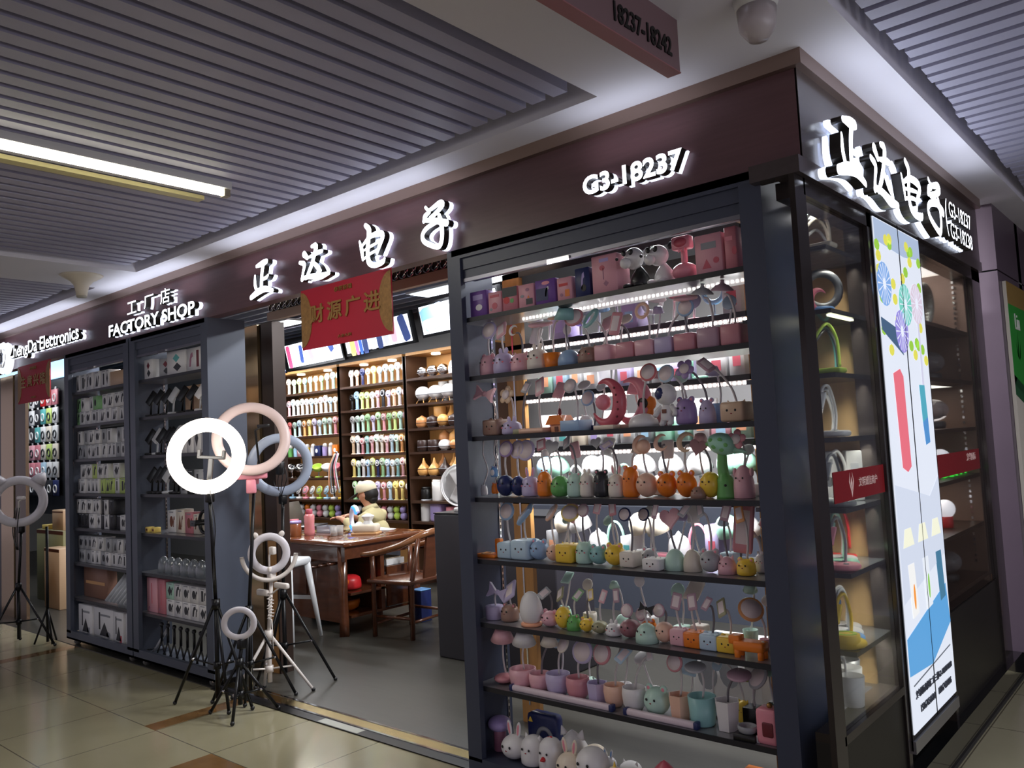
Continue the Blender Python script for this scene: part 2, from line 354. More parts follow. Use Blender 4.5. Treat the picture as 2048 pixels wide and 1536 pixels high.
# ornate mirrored frieze over the doorway
m_ = MB(); m_.box(-5.06, 3.25, 2.50, -2.7, 3.27, 2.57, 4)
for i in range(34):
    cx = -5.03 + i * 0.07; m_.tube([(cx + 0.03 * math.cos(a), 3.245, 2.535 + 0.03 * math.sin(a)) for a in [q * PI / 4 for q in range(9)]], 0.006, 5, 0)
    m_.cyl((cx, 3.245, 2.515), (cx + 0.05, 3.245, 2.56), 0.006, n=5, m=0)
m_.box(-5.06, 3.23, 2.44, -2.7, 3.27, 2.498, 2); m_.box(-5.06, 2.87, 2.57, -2.7, 3.27, 2.6, 3)
struct('trim_4', m_, [CHROME, GOLD, mat('pale wood lintel', (176, 150, 134), 0.4), CEILI, mat('frieze bronze back', (96, 84, 74), 0.3, 0.6)])
# posts beside the openings
DARKBR = mat('dark brown metal frame', (58, 44, 38), 0.35, 0.3)
m_ = MB(); m_.box(-5.6, 3.22, 0.0, -5.18, 3.3, 2.43, 0); m_.box(-5.18, 3.24, 0, -5.13, 3.3, 2.43, 1); m_.box(-5.13, 3.22, 0, -4.99, 3.32, 2.43, 2); m_.box(-5.11, 3.216, 0, -5.01, 3.22, 0.9, 3)
struct('column', m_, [BRONZE, BLK, DARKBR, WOODTRIM])
m_ = MB(); m_.box(-10.4, 2.95, 0, -9.62, 2.98, 2.43, 1); m_.box(-9.62, 2.95, 0, -9.26, 2.98, 2.43, 0); m_.box(-9.26, 2.96, 0, -9.2, 2.98, 2.43, 1); m_.box(-9.2, 2.95, 0, -8.92, 2.98, 2.43, 2)
struct('column.001', m_, [BRONZE, BLK, mat('brown wood frame', (98, 76, 56), 0.35, 0.2, noise=0.2, nscale=5, stretch=(6, 6, 0.8))])
m_ = MB(); m_.box(-16, 2.86, 0, -10.4, 3.0, 2.43); struct('wall_front.001', m_, [STEEL2])
# right hand facade: granite kerb, dark panel under the window, posts
m_ = MB(); m_.box(-1.14, 3.1, 0, -1.012, 5.62, 0.13); m_.box(-1.14, 2.79, 0, -1.012, 3.1, 0.13); struct('baseboard_right', m_, [mat('black granite', (14, 15, 16), 0.08, coat=0.5)])
PANELD = mat('dark bronze panel', (26, 24, 20), 0.4, 0.2)
m_ = MB(); m_.box(-1.14, 2.8, 0.13, -1.05, 3.5, 0.44); m_.box(-1.14, 4.2, 0.13, -1.05, 5.5, 0.6); struct('wall_right.001', m_, [PANELD])
m_ = MB()
m_.box(-1.06, 2.72, 0.13, -1.04, 2.815, 2.37)
for (y0, y1) in ((3.46, 3.5), (4.19, 4.23), (5.3, 5.5)): m_.box(-1.14, y0, 0.13, -1.04, y1, 2.37)
m_.box(-1.14, 2.8, 2.31, -1.04, 5.5, 2.37); m_.box(-1.14, 2.8, 0.44, -1.04, 3.46, 0.47)
struct('trim_5', m_, [mat('dark glossy bronze frame', (62, 56, 54), 0.16, 0.6)])
for nm, y0, y1, z0 in (('window_1', 2.8, 3.46, 0.47), ('window_2', 4.23, 5.3, 0.6)):
    m_ = MB(); m_.box(-1.062, y0, z0, -1.056, y1, 2.31); struct(nm, m_, [GLASS])
# stone clad column at the end of the facade
STONE = mat('mauve grey stone cladding', (98, 84, 96), 0.4, noise=0.12, nscale=4)
m_ = MB(); m_.box(-1.6, 5.66, 0.12, -0.97, 6.8, 2.395, 0); m_.box(-1.6, 5.67, 2.395, -0.98, 6.8, 2.405, 1); m_.box(-1.6, 5.66, 2.405, -0.97, 6.8, 2.81, 0); m_.box(-1.6, 5.65, 0, -0.96, 6.8, 0.12, 1)
struct('column.002', m_, [STONE, BLK])
m_ = MB(); m_.box(-0.97, 6.8, 0, 4, 6.9, 2.81); struct('wall_back.001', m_, [mat('dim corridor wall', (86, 80, 90), 0.6)])
m_ = MB(); m_.box(-0.97, 6.75, 0, -0.4, 6.8, 2.81); m_.box(-16, 6.46, 0, -15.9, 6.5, 2)
struct('trim_6', m_, [DARKBR])

# ================================================================== writing and signs
TXT = {}
def text_mesh(body, depth=0.02, bold=0.0, front=None):
    k = (body, depth, bold)
    if k not in TXT:
        cu = bpy.data.curves.new('lettering', 'FONT'); cu.body = body; cu.size = 1.0; cu.extrude = depth / 2; cu.offset = bold; cu.resolution_u = 4
        o = bpy.data.objects.new('lettering', cu); COL.objects.link(o); bpy.context.view_layer.update()
        me = bpy.data.meshes.new_from_object(o.evaluated_get(bpy.context.evaluated_depsgraph_get()))
        bpy.data.objects.remove(o); bpy.data.curves.remove(cu)
        for p in me.polygons: p.material_index = 0 if p.normal.z > 0.8 else 1
        me.name = 'lettering'; TXT[k] = me
    return TXT[k]
def bounds(me):
    xs = [v.co.x for v in me.vertices]; ys = [v.co.y for v in me.vertices]; return min(xs), max(xs), min(ys), max(ys)
def flat_text(name, body, parent, loc, rot, width, height=None, m=None, bold=0.0, depth=0.004):
    me = text_mesh(body, depth, bold).copy(); x0, x1, y0, y1 = bounds(me); sx = width / (x1 - x0); sy = sx if height is None else height / (y1 - y0)
    for v in me.vertices: v.co.x = (v.co.x - (x0 + x1) / 2) * sx; v.co.y = (v.co.y - (y0 + y1) / 2) * sy
    return obj(name, me, [m, m], parent, loc, rot)
def letters(root, body, u0, u1, v0, v1, frame, bold=0.03, depth=0.035):
    """each character of body as a raised letter with its back light; frame maps (u, v, out) to the world with a rotation"""
    full = text_mesh(body, 0.02, bold); x0, x1, y0, y1 = bounds(full); sx = (u1 - u0) / (x1 - x0); sy = (v1 - v0) / (y1 - y0)
    for i, ch in enumerate(body):
        if ch == ' ': continue
        pm = bounds(text_mesh(body[:i + 1], 0.02, bold))[1]; cm = bounds(text_mesh(ch, 0.02, bold))[1]; dx = pm - cm
        for nm, out, dp, ms in (('letter', 0.055, depth, [SIGN_E, SIGNSIDE]), ('back_light', 0.018, 0.014, [SIGN_B, SIGN_B])):
            me = text_mesh(ch, 0.02, bold).copy()
            for v in me.vertices:
                v.co.x = (v.co.x + dx - x0) * sx + u0; v.co.y = (v.co.y - y0) * sy + v0; v.co.z = v.co.z / 0.02 * dp + out
            o = obj(nm, me, ms, root if nm == 'letter' else last, rot=(0, 0, 0)); last = o
FRONT = Matrix.Translation((0, YF, 0)) @ Euler((R90, 0, 0)).to_matrix().to_4x4()       # u = X, v = Z, out = -Y
SIDE = Matrix.Translation((-1.028, 0, 0)) @ Euler((R90, 0, R90)).to_matrix().to_4x4()  # u = Y, v = Z, out = +X
def sign(label, M, u, v):
    r = thing('channel_letter_sign', label, 'sign'); r.matrix_world = M @ Matrix.Translation((u, v, 0)); return r
def stroke_poly(pts, n=4):
    q = catmull([(a, b, c) for a, b, c in pts], n); L = []; Rr = []
    for i, p in enumerate(q):
        t = (q[min(i + 1, len(q) - 1)] - q[max(i - 1, 0)]); t = Vector((t.x, t.y)); t = t.normalized() if t.length else Vector((1, 0)); nn = Vector((-t.y, t.x)) * (p.z / 2)
        L.append((p.x + nn.x, p.y + nn.y)); Rr.append((p.x - nn.x, p.y - nn.y))
    return q, L, Rr
BRUSH = {  # strokes as (x, y, width) in the sign's own drawing units
 'zheng': [[(160, 682, 26), (215, 655, 50), (248, 636, 40)], [(222, 645, 40), (207, 760, 40), (203, 895, 42)], [(205, 800, 22), (245, 782, 30), (262, 760, 22)], [(146, 768, 22), (148, 850, 36), (166, 905, 30)], [(112, 960, 40), (180, 905, 54), (240, 882, 46), (302, 895, 30)]],
 'da': [[(585, 575, 52), (612, 605, 36)], [(650, 505, 26), (690, 500, 46), (668, 610, 40), (640, 700, 40), (600, 790, 26)], [(620, 605, 18), (700, 562, 36), (742, 545, 30)], [(660, 640, 26), (706, 690, 44), (732, 720, 24)], [(546, 650, 30), (586, 664, 40), (576, 730, 30), (566, 800, 36)], [(566, 790, 30), (640, 772, 40), (720, 772, 54), (806, 742, 28)]],
 'dian': [[(1130, 318, 36), (1162, 360, 50), (1155, 460, 46), (1150, 560, 44), (1162, 645, 50), (1214, 672, 42), (1282, 642, 44), (1300, 612, 24)], [(1078, 462, 20), (1098, 540, 40), (1108, 622, 26)], [(1098, 505, 22), (1170, 420, 36), (1258, 388, 48), (1284, 412, 44), (1258, 490, 40), (1234, 562, 30)], [(1110, 545, 16), (1190, 497, 24), (1244, 468, 18)], [(1118, 615, 20), (1186, 562, 24), (1240, 540, 20)]],
 'zi': [[(1664, 158, 24), (1700, 182, 30), (1790, 118, 44), (1816, 136, 44), (1762, 205, 38), (1706, 255, 36)], [(1650, 285, 30), (1664, 235, 44), (1700, 205, 24)], [(1650, 275, 30), (1744, 275, 44), (1850, 296, 56)], [(1786, 230, 36), (1806, 300, 44), (1812, 420, 40), (1790, 500, 44), (1736, 502, 40), (1654, 462, 40), (1640, 400, 38), (1682, 338, 38), (1764, 292, 28)]]}
def brush_mesh(key, depth, out, fit=None):
    """fit None: the size and place the sign has on the front fascia; else (u0, u1, v0, v1)"""
    def world(x, y):
        p = on_y(480 + x * 0.2246, 380 + y * 0.2246, YF - 0.06); return p.x, p.z
    polys = []; S = []
    for st in BRUSH[key]:
        pts = []
        for x, y, wd in st:
            a = world(x, y); b = world(x, y + wd); pts.append((a[0], a[1], abs(b[1] - a[1]) * 1.18))
        S.append(pts)
    if fit:
        xs = [p[0] for s in S for p in s]; ys = [p[1] for s in S for p in s]; ax = (fit[1] - fit[0]) / (max(xs) - min(xs)); ay = (fit[3] - fit[2]) / (max(ys) - min(ys)); x0 = min(xs); y0 = min(ys)
        S = [[(fit[0] + (p[0] - x0) * ax, fit[2] + (p[1] - y0) * ay, p[2] * (ax + ay) / 2) for p in s] for s in S]
    mb = MB()
    for s in S:
        q, L, Rr = stroke_poly(s); n = len(q)
        for i in range(n - 1):
            mb._add([(*L[i], out), (*Rr[i], out), (*Rr[i + 1], out), (*L[i + 1], out)], [(0, 1, 2, 3)], 0)
            for A, B in ((L[i], L[i + 1]), (Rr[i + 1], Rr[i])): mb._add([(*A, out), (*B, out), (*B, out - depth), (*A, out - depth)], [(0, 1, 2, 3)], 1)
        for p in (q[0], q[-1]):
            mb.prism([(p.x + p.z / 2 * math.cos(a), p.y + p.z / 2 * math.sin(a)) for a in [k * PI / 6 for k in range(12)]], out - depth, out - 0.0003, 0, 1)
    return mb
r = thing('channel_letter_sign', 'row of four large white brush script characters above the shop entrance', 'sign'); r.matrix_world = FRONT
for k in ('zheng', 'da', 'dian', 'zi'):
    o = brush_mesh(k, 0.035, 0.07).build('letter', [SIGN_E, SIGNSIDE], r); brush_mesh(k, 0.014, 0.022).build('back_light', [SIGN_B, SIGN_B], o)
r = thing('channel_letter_sign', 'white brush script characters on the side fascia above the windows', 'sign'); r.matrix_world = SIDE
for k, f in zip(('zheng', 'da', 'dian', 'zi'), ((2.91, 3.20, 2.40, 2.62), (3.29, 3.61, 2.40, 2.62), (3.69, 3.98, 2.41, 2.63), (4.09, 4.36, 2.40, 2.63))):
    o = brush_mesh(k, 0.04, 0.075, f).build('letter', [SIGN_E, SIGNSIDE], r); brush_mesh(k, 0.014, 0.022, f).build('back_light', [SIGN_B, SIGN_B], o)
def sgn(label, M, rows):
    r = thing('channel_letter_sign', label, 'sign'); r.matrix_world = M
    for body, u0, u1, v0, v1, bold in rows: letters(r, body, u0, u1, v0, v1, M, bold)
    return r
sgn('white raised G3-18237 unit number above the corner display case', FRONT, [('G3-18237', -1.91, -1.45, 2.49, 2.57, 0.03)])
sgn('white raised FACTORY SHOP sign with three Chinese characters over the twin cases', FRONT, [('FACTORY SHOP', -6.42, -5.1, 2.455, 2.545, 0.022), ('工', -6.1, -5.95, 2.585, 2.675, 0.006), ('厂', -5.83, -5.68, 2.59, 2.68, 0.006), ('店', -5.58, -5.44, 2.585, 2.69, 0.004)])
r = sgn('white raised ZhengDa Electronics sign with a round logo over the far doorway', FRONT, [('ZhengDa Electronics', -8.62, -6.99, 2.48, 2.63, 0.012)])
for nm, out, dp, ms in (('logo', 0.07, 0.035, [SIGN_E, SIGNSIDE]), ('back_light', 0.022, 0.014, [SIGN_B, SIGN_B])):
    mb = MB(); mb.M = Matrix.Translation((-8.83, 2.545, out - dp / 2)); mb.torus((0, 0, 0), 0.135, 0.02, 28, 6)
    for sx in (-1, 1): mb.prism([(0.02 * sx, -0.09), (0.1 * sx, -0.03), (0.1 * sx, 0.05), (0.02 * sx, 0.09), (0.02 * sx, 0.06), (0.07 * sx, 0.03), (0.07 * sx, -0.02), (0.02 * sx, -0.06)], -dp / 2, dp / 2, 0, 1)
    o = mb.build(nm, ms, r if nm == 'logo' else o)
sgn('white raised bracketed unit numbers G3-18237 and G3-18238 at the end of the side fascia', SIDE, [('G3-18237', 4.5, 4.96, 2.52, 2.6, 0.0), ('G3-18238', 4.5, 4.96, 2.41, 2.49, 0.0), ('(', 4.42, 4.46, 2.41, 2.6, 0.0)])

# ceiling fixtures
WHITEMET = mat('white painted metal', (222, 222, 218), 0.4)
t = thing('tube_light', 'lit fluorescent batten between the slats of the corridor ceiling', 'ceiling light', (-3.6, 2.1, 2.80))
mb = MB(); mb.box(-0.035, -3.2, 0.0, 0.035, 0, 0.04); mb.build('housing', WHITEMET, t)
mb = MB(); mb.cyl((0, -3.17, -0.016), (0, -0.03, -0.016), 0.016); mb.build('tube', mat('warm tube light', (255, 250, 225), 0.5, emit=9), t)
mb = MB(); mb.box(-0.02, -0.03, -0.035, 0.02, 0.0, 0.0); mb.build('end_socket', mat('socket grey', (150, 140, 120), 0.5), t)
t = thing('tube_light', 'reflector strip hanging beside the lit fluorescent batten', 'ceiling light', (-3.86, 2.1, 2.81))
mb = MB(); mb.box(-0.03, -3.2, 0.0, 0.03, 0, 0.02); mb.build('housing', mat('cream batten', (200, 190, 140), 0.4), t)
t = thing('ceiling_speaker', 'cream trumpet shaped fitting hanging from the white ceiling band', 'ceiling fitting', (-5.95, 2.33, 2.81))
mb = MB(); mb.lathe([(0.0, -0.145), (0.035, -0.145), (0.04, -0.11), (0.05, -0.07), (0.075, -0.04), (0.125, -0.012), (0.14, 0), (0, 0)], 28); mb.build('horn', mat('cream enamel', (212, 202, 184), 0.5), t)
mb = MB(); mb.lathe([(0, -0.155), (0.032, -0.155), (0.034, -0.145), (0, -0.145)], 20); mb.build('cap', mat('cap grey', (170, 165, 150), 0.5), t)
p_ = on_z(1485, 0, 2.8)
t = thing('ceiling_lamp', 'clear domed lamp on the white ceiling above the corner', 'ceiling light', (p_.x + 0.02, p_.y + 0.05, 2.81))
mb = MB(); mb.lathe([(0, -0.03), (0.06, -0.03), (0.07, 0), (0, 0)], 20); mb.build('base', WHITEMET, t)
mb = MB(); mb.lathe([(0, -0.13), (0.03, -0.125), (0.055, -0.09), (0.06, -0.03), (0.05, -0.03)], 20); mb.build('dome', mat('frosted cover', (225, 215, 215), 0.3, trans=0.5), t)
# hanging direction sign
t = thing('hanging_sign', 'dark ceiling sign reading 18237-18242 above the corridor', 'sign', (-1.23, 2.28, 2.64))
mb = MB(); mb.box(-0.022, -2.6, 0, 0.022, 0, 0.17); mb.build('panel', [mat('sign panel mauve', (118, 92, 96), 0.5)], t)
mb = MB(); mb.box(-0.024, -2.6, -0.004, 0.024, 0.002, 0); mb.build('lower_edge', [mat('sign edge rose', (150, 96, 98), 0.5)], t)
flat_text('lettering', '18237-18242', t, (0.024, -0.21, 0.062), (R90, 0, R90), 0.32, 0.06, BLK, 0.02)
mb = MB(); mb.M = Matrix.Translation((0.022, -0.35, 0.115)) @ Euler((R90, 0, R90)).to_matrix().to_4x4(); mb.prism([(-0.022, 0.03), (0.022, 0.03), (0, -0.01)], 0, 0.003); mb.build('arrow', [BLK], t)
flat_text('lettering', 'Penlights', t, (0.024, -0.62, 0.05), (R90, 0, R90), 0.17, None, BLK, 0.0)

# red banners over the doorways
RED = mat('red cloth banner', (178, 22, 48), 0.6, noise=0.06, nscale=5)
def banner(label, u0, u1, v0, v1, body, y):
    t = thing('banner', label, 'banner', ((u0 + u1) / 2, y, (v0 + v1) / 2)); hw = (u1 - u0) / 2; hh = (v1 - v0) / 2
    mb = MB(); mb.box(-hw, -0.004, -hh, hw, 0.004, hh); mb.build('cloth', [RED], t)
    for sx in (-1, 1):
        mb = MB(); mb.M = Euler((R90, 0, 0)).to_matrix().to_4x4(); n = 12
        arcp = [(sx * (hw - 0.0 - 0.16 * hw * 2 * math.cos(a) * 0.8), hh * 0.93 * math.sin(a)) for a in [-R90 + PI * i / n for i in range(n + 1)]]
        mb.prism(arcp, 0.004, 0.007)
        mb.build('corner_print', [mat('dull gold print', (158, 118, 66), 0.5, 0.3, noise=0.5, nscale=60)], t)
    for i, ch in enumerate(body): flat_text('lettering', ch, t, (-0.62 * hw + 0.41 * hw * i, -0.008, 0.02), FACE_Y, hw * 0.34, hh * 0.62, mat('gold print', (170, 130, 70)), 0.02)
    flat_text('lettering', '恭贺新禧', t, (0, -0.008, hh * 0.76), FACE_Y, hw * 0.4, hh * 0.16, mat('gold print', (170, 130, 70)))
    flat_text('lettering', '大吉大利', t, (0, -0.008, -hh * 0.76), FACE_Y, hw * 0.3, hh * 0.1, mat('gold print', (170, 130, 70)))
banner('red banner with four gold characters hanging over the shop entrance', -3.97, -3.18, 2.085, 2.43, '财源广进', 2.765)
banner('red banner with gold characters hanging over the far doorway', -8.53, -7.75, 2.08, 2.43, '生意兴隆', 2.765)
# ================================================================== display cases
SH_ = 0.0015
SH = [2.10, 1.82, 1.535, 1.25, 0.965, 0.675, 0.385]
def display_case(label, x0, x1, paint, y0=2.77, y1=3.05, head=True, base=0.10, castors=True, shelves=SH, shm=SHELFM):
    t = thing('display_case', label, 'display case', ((x0 + x1) / 2, (y0 + y1) / 2, 0)); t.location = (x0, y0, 0); W = x1 - x0; D = y1 - y0
    for sx in (0, W - 0.03): mb = MB(); mb.box(sx, 0.03, base, sx + 0.03, D, 2.43); mb.build('side_panel', [paint], t)
    mb = MB(); mb.box(0, 0, base, 0.085, 0.03, 2.43); mb.box(0.03, 0.03, base, 0.05, 0.05, 2.3); mb.build('front_post', [paint], t)
    mb = MB(); mb.box(W - 0.085, 0, base, W, 0.03, 2.43); mb.box(W - 0.05, 0.03, base, W - 0.03, 0.05, 2.3); mb.build('front_post', [paint], t)
    mb = MB(); mb.box(0.085, 0, 2.385, W - 0.085, 0.03, 2.43); mb.box(0.085, 0.012, 2.33, W - 0.085, 0.05, 2.385); mb.box(0.085, 0.02, 2.285, W - 0.085, 0.1, 2.33)
    mb.build('shutter_box', [paint], t)
    mb = MB(); mb.box(0.085, 0.014, 2.27, W - 0.085, 0.028, 2.287); mb.build('shutter_bar', [mat('dull aluminium', (130, 130, 140), 0.3, 0.8)], t)
    mb = MB(); mb.box(W * 0.38, 0.006, 2.262, W * 0.38 + 0.12, 0.014, 2.282); mb.build('lock_plate', [CHROME], t)
    mb = MB(); mb.box(0.03, 0.0, 2.40, W - 0.03, D, 2.43); mb.build('top_panel', [paint], t)
    mb = MB(); mb.box(0, 0, 0.05 if castors else 0, W, D, 0.065); mb.build('base', [paint], t)
    if castors:
        mb = MB(); mb.box(0, 0, 0.05, W, 0.03, 0.12); mb.build('kick_board', [paint], t)
        for cx in (0.1, W - 0.1):
            for cy in (0.05, D - 0.05):
                mb = MB(); mb.cyl((cx - 0.012, cy, 0.026), (cx + 0.012, cy, 0.026), 0.025, n=12); mb.box(cx - 0.016, cy - 0.02, 0.03, cx + 0.016, cy + 0.02, 0.05, 1); mb.build('castor', [mat('castor rubber', (120, 118, 112), 0.5), CHROME], t)
    for z in shelves:
        mb = MB(); mb.box(0.03, 0.035, z - 0.02, W - 0.03, D - 0.005, z, 0); mb.box(0.03, 0.03, z - 0.021, W - 0.03, 0.035, z, 1); mb.build('shelf', [shm, SHEDGE], t)
    for sx, yy in ((0.032, 0.05), (0.032, D - 0.03), (W - 0.036, 0.05)):
        mb = MB(); mb.box(sx, yy - 0.006, 0.13, sx + 0.004, yy + 0.006, 2.27, 0)
        z = 0.15
        while z < 2.25: mb.box(sx + (0.0035 if sx < 0.1 else -0.0006), yy - 0.003, z, sx + (0.0046 if sx < 0.1 else 0.0005), yy + 0.003, z + 0.018, 1); z += 0.03
        mb.build('slotted_rail', [CHROME, BLK], t)
    return t
display_case('tall dark corner display case of small lamps beside the shop entrance', -2.77, -1.18, STEEL, y0=2.765, castors=False, base=0.05)
display_case('slate grey wheeled case with gadget boxes beside the far doorway', -7.46, -6.235, STEEL2)
display_case('slate grey wheeled case of car holders and tripods behind the lit ring lamp', -6.215, -5.06, STEEL2)

# ================================================================== small lamps of the corner case
YR = 2.885
class Crop:
    def __init__(s, ox, oy, k): s.o = (ox, oy, k)
    def w(s, cx, cy, y=YR): p = on_y(s.o[0] + cx * s.o[2], s.o[1] + cy * s.o[2], y); return p.x, p.z
EYEM = P('black'); BLUSH = mat('blush print', (235, 120, 130), 0.5)
NECKM = mat('white silicone hose', (214, 208, 208), 0.45); NECKG = mat('grey hose', (120, 116, 122), 0.45)
PANELM = mat('frosted light panel', (240, 225, 225), 0.35)
def face(root, r, zc, R, eyes=True, mouth=True, cheeks=False, w=1.0, yf=None):
    """dots on the corridor side of a body of half width R centred at zc"""
    yy = -R if yf is None else yf
    if eyes:
        for sx in (-1, 1): put('eye', 'ball', EYEM, root, (sx * 0.34 * R * w, yy * 0.96 if yf is None else yy, zc + 0.12 * R), (0.09 * R, 0.05 * R, 0.1 * R))
    if mouth: put('mouth', 'ball', mat('mouth print', (150, 50, 60), 0.5), root, (0, yy * 1.0, zc - 0.14 * R), (0.09 * R, 0.04 * R, 0.05 * R))
    if cheeks:
        for sx in (-1, 1): put('cheek', 'ball', BLUSH, root, (sx * 0.56 * R * w, yy * 0.86, zc - 0.1 * R), (0.11 * R, 0.05 * R, 0.07 * R))
def ears(root, kind, m, R, top, inner=None):
    for sx in (-1, 1):
        if kind == 'long':
            o = put('ear', 'ear', m, root, (sx * 0.34 * R, 0, top - 0.12 * R), (0.62 * R, 0.5 * R, 0.55 * R), (0, sx * 0.16, 0))
            put('inner_ear', 'ear', inner or P('pink'), o, (0, -0.09, 0.25), (0.6, 0.7, 0.75))
        elif kind == 'short': put('ear', 'ear', m, root, (sx * 0.3 * R, 0, top - 0.15 * R), (0.6 * R, 0.5 * R, 0.3 * R), (0, sx * 0.15, 0))
        elif kind == 'round': o = put('ear', 'ball', m, root, (sx * 0.62 * R, 0, top - 0.12 * R), (0.3 * R, 0.18 * R, 0.3 * R)); put('inner_ear', 'ball', inner or P('pink'), o, (0, -0.6, 0), (0.55, 0.55, 0.55))
        elif kind == 'cat': put('ear', 'cone', m, root, (sx * 0.55 * R, 0, top - 0.3 * R), (0.26 * R, 0.16 * R, 0.26 * R), (0, sx * 0.35, 0))
        elif kind == 'knob': put('ear', 'ball', m, root, (sx * 0.42 * R, 0, top + 0.1 * R), (0.12 * R, 0.12 * R, 0.12 * R)); 
        elif kind == 'flop': put('ear', 'ball', m, root, (sx * 0.85 * R, 0, top - 0.7 * R), (0.2 * R, 0.3 * R, 0.42 * R))
SHAPE = {'bear': ('blob', 'round'), 'rabbit': ('blob', 'long'), 'bunny': ('blob', 'short'), 'cat': ('blob', 'cat'), 'mouse': ('ballbase', 'round'), 'frog': ('dome', 'round'), 'pig': ('dome', 'cat'), 'dog': ('dome', 'flop'),
         'chick': ('ballbase', None), 'round': ('ballbase', None), 'egg': ('egg', None), 'drop': ('drop', None), 'dome': ('dome', None), 'box': ('rbox', None), 'block': ('sbox', None), 'cup': ('cup', None), 'bowl': ('bowl', None), 'hexcup': ('hexcup', None), 'can': ('cyl', None),
         'boxcat': ('rbox', 'cat'), 'boxbear': ('rbox', 'round'), 'deer': ('blob', 'knob')}
HEADS = {'disc': 'disc', 'ring': 'ring', 'flower': 'flower', 'heart': 'heart', 'moon': 'moon', 'bow': 'bow', 'hat': 'hat', 'pill': 'pill', 'shade': 'shade', 'ball': 'ball'}
def neck_path(b, h, flip):
    b = Vector(b); h = Vector(h); up = max(h.z, b.z) + 0.0
    m1 = b.lerp(h, 0.3) + Vector((flip, 0, 0.02)); m2 = b.lerp(h, 0.75) + Vector((flip, 0, 0.02))
    return catmull([b, m1, m2, h], 5)
def body_of(t, kind, c, R, H, face_on=True, eyes=True):
    shp, er = SHAPE[kind]; m = (P if c in ('orange', 'red', 'green', 'yellow') else PP)(c); o = put('body', shp, m, t, (0, 0, 0), (R, min(R, 0.075), H / (2.25 if shp == 'drop' else 1.6 if shp == 'dome' else 1.15 if shp == 'bowl' else 2)))
    if er: ears(t, er, m, R, H)
    if face_on and kind not in ('cup', 'bowl', 'hexcup', 'block', 'can'):
        face(t, R, H * 0.58 if shp not in ('rbox',) else H * 0.5, R, cheeks=kind in ('bunny', 'rabbit', 'cat'), yf=(-min(R, 0.075) * (1.0 if shp == 'rbox' else 0.97)))
    return o
NAMES = {'box': 'pen_holder_lamp', 'block': 'box_base_lamp', 'cup': 'cup_lamp', 'bowl': 'bowl_lamp', 'hexcup': 'pen_cup_lamp', 'can': 'drum_lamp', 'round': 'ball_lamp', 'egg': 'egg_lamp', 'drop': 'drop_lamp', 'dome': 'dome_lamp', 'boxcat': 'cat_lamp', 'boxbear': 'bear_lamp', 'bunny': 'rabbit_lamp'}
def lamp(row, n, kind, c, cx, y0, y1, wpx, head, z, label, group, y=YR, face_on=True, crop=None):
    """one novelty lamp: body centred on crop pixel cx between rows y0 (top) and y1; head = (type, colour, cx, cy, size, tilt)"""
    xl, _ = crop.w(cx - wpx / 2, (y0 + y1) / 2, y); xr, _ = crop.w(cx + wpx / 2, (y0 + y1) / 2, y); x = (xl + xr) / 2; R = (xr - xl) / 2
    H = crop.w(cx, y0, y)[1] - crop.w(cx, y1, y)[1]
    if SHAPE[kind][1] == 'long': H *= 0.72
    t = thing(NAMES.get(kind, kind + '_lamp'), label, 'lamp', (x, y, z + 0.0015), 0, group)
    body_of(t, kind, c, R, H, face_on)
    if head:
        ht, hc, hx, hy, hs = head[:5]; tilt = head[5] if len(head) > 5 else 0.25
        hX, hZ = crop.w(hx, hy, y); S = abs(crop.w(hx + hs / 2, hy, y)[0] - hX); hZ = min(hZ, z + 0.256 - 0.95 * S); hd = Vector((hX - x, -0.02, hZ - z))
        nk = MB(); nk.tube(neck_path((0, 0.01, H * 0.9), hd + Vector((0, 0.015, -0.01)), 0.012 if hX < x else -0.012), 0.0045, 7); nk.build('neck', [NECKG if n % 3 == 2 else NECKM], t)
        hm = PP(hc)
        if ht in ('hat', 'shade'): rot = (tilt * 0.5, tilt * 0.6, 0)
        elif ht == 'flatring' or ht == 'flat': rot = (tilt, 0.1, 0)
        else: rot = (R90 - tilt, tilt * 0.8 * (-1 if n % 2 else 1), 0)
        sc_ = (S, S, S * 0.9)
        if ht == 'pill': sc_ = (S, S * (head[6] if len(head) > 6 else 1.6), S)
        key = {'flatring': 'ring', 'flat': 'disc'}.get(ht, HEADS.get(ht))
        o = put('lamp_head', key, hm, t, hd, sc_, rot)
        if ht == 'disc': put('light_panel', 'plate', PANELM, o, (0, 0, 0.12), (0.8, 0.8, 0.8))
        if ht == 'flower': put('light_panel', 'plate', PANELM, o, (0, 0, 0.16), (0.5, 0.5, 0.5))
        if ht == 'pill': put('light_panel', 'pill', PANELM, o, (0, 0, 0.06), (0.75, 0.75, 0.8))
    return t
def where(i, n, shelf): return f'{ORD[i]} from the entrance, {shelf} corner-case shelf'
def row(crop, z, shelf, items, group):
    for i, it in enumerate(items):
        kind, c, cx, y0, y1, wpx, head = it[:7]; word = it[7] if len(it) > 7 else {'blob': kind}.get(kind, kind); yy = it[8] if len(it) > 8 else YR
        fo = not (len(it) > 9 and it[9])
        lamp(None, i, kind, c, cx, y0, y1, wpx, head, z, f'{c} {word} lamp, {where(i, 0, shelf)}', group, yy, fo, crop)
C6 = Crop(920, 420, 0.30273); C7 = Crop(920, 700, 0.30273); C8 = Crop(920, 960, 0.3125); C9 = Crop(920, 1200, 0.32227)

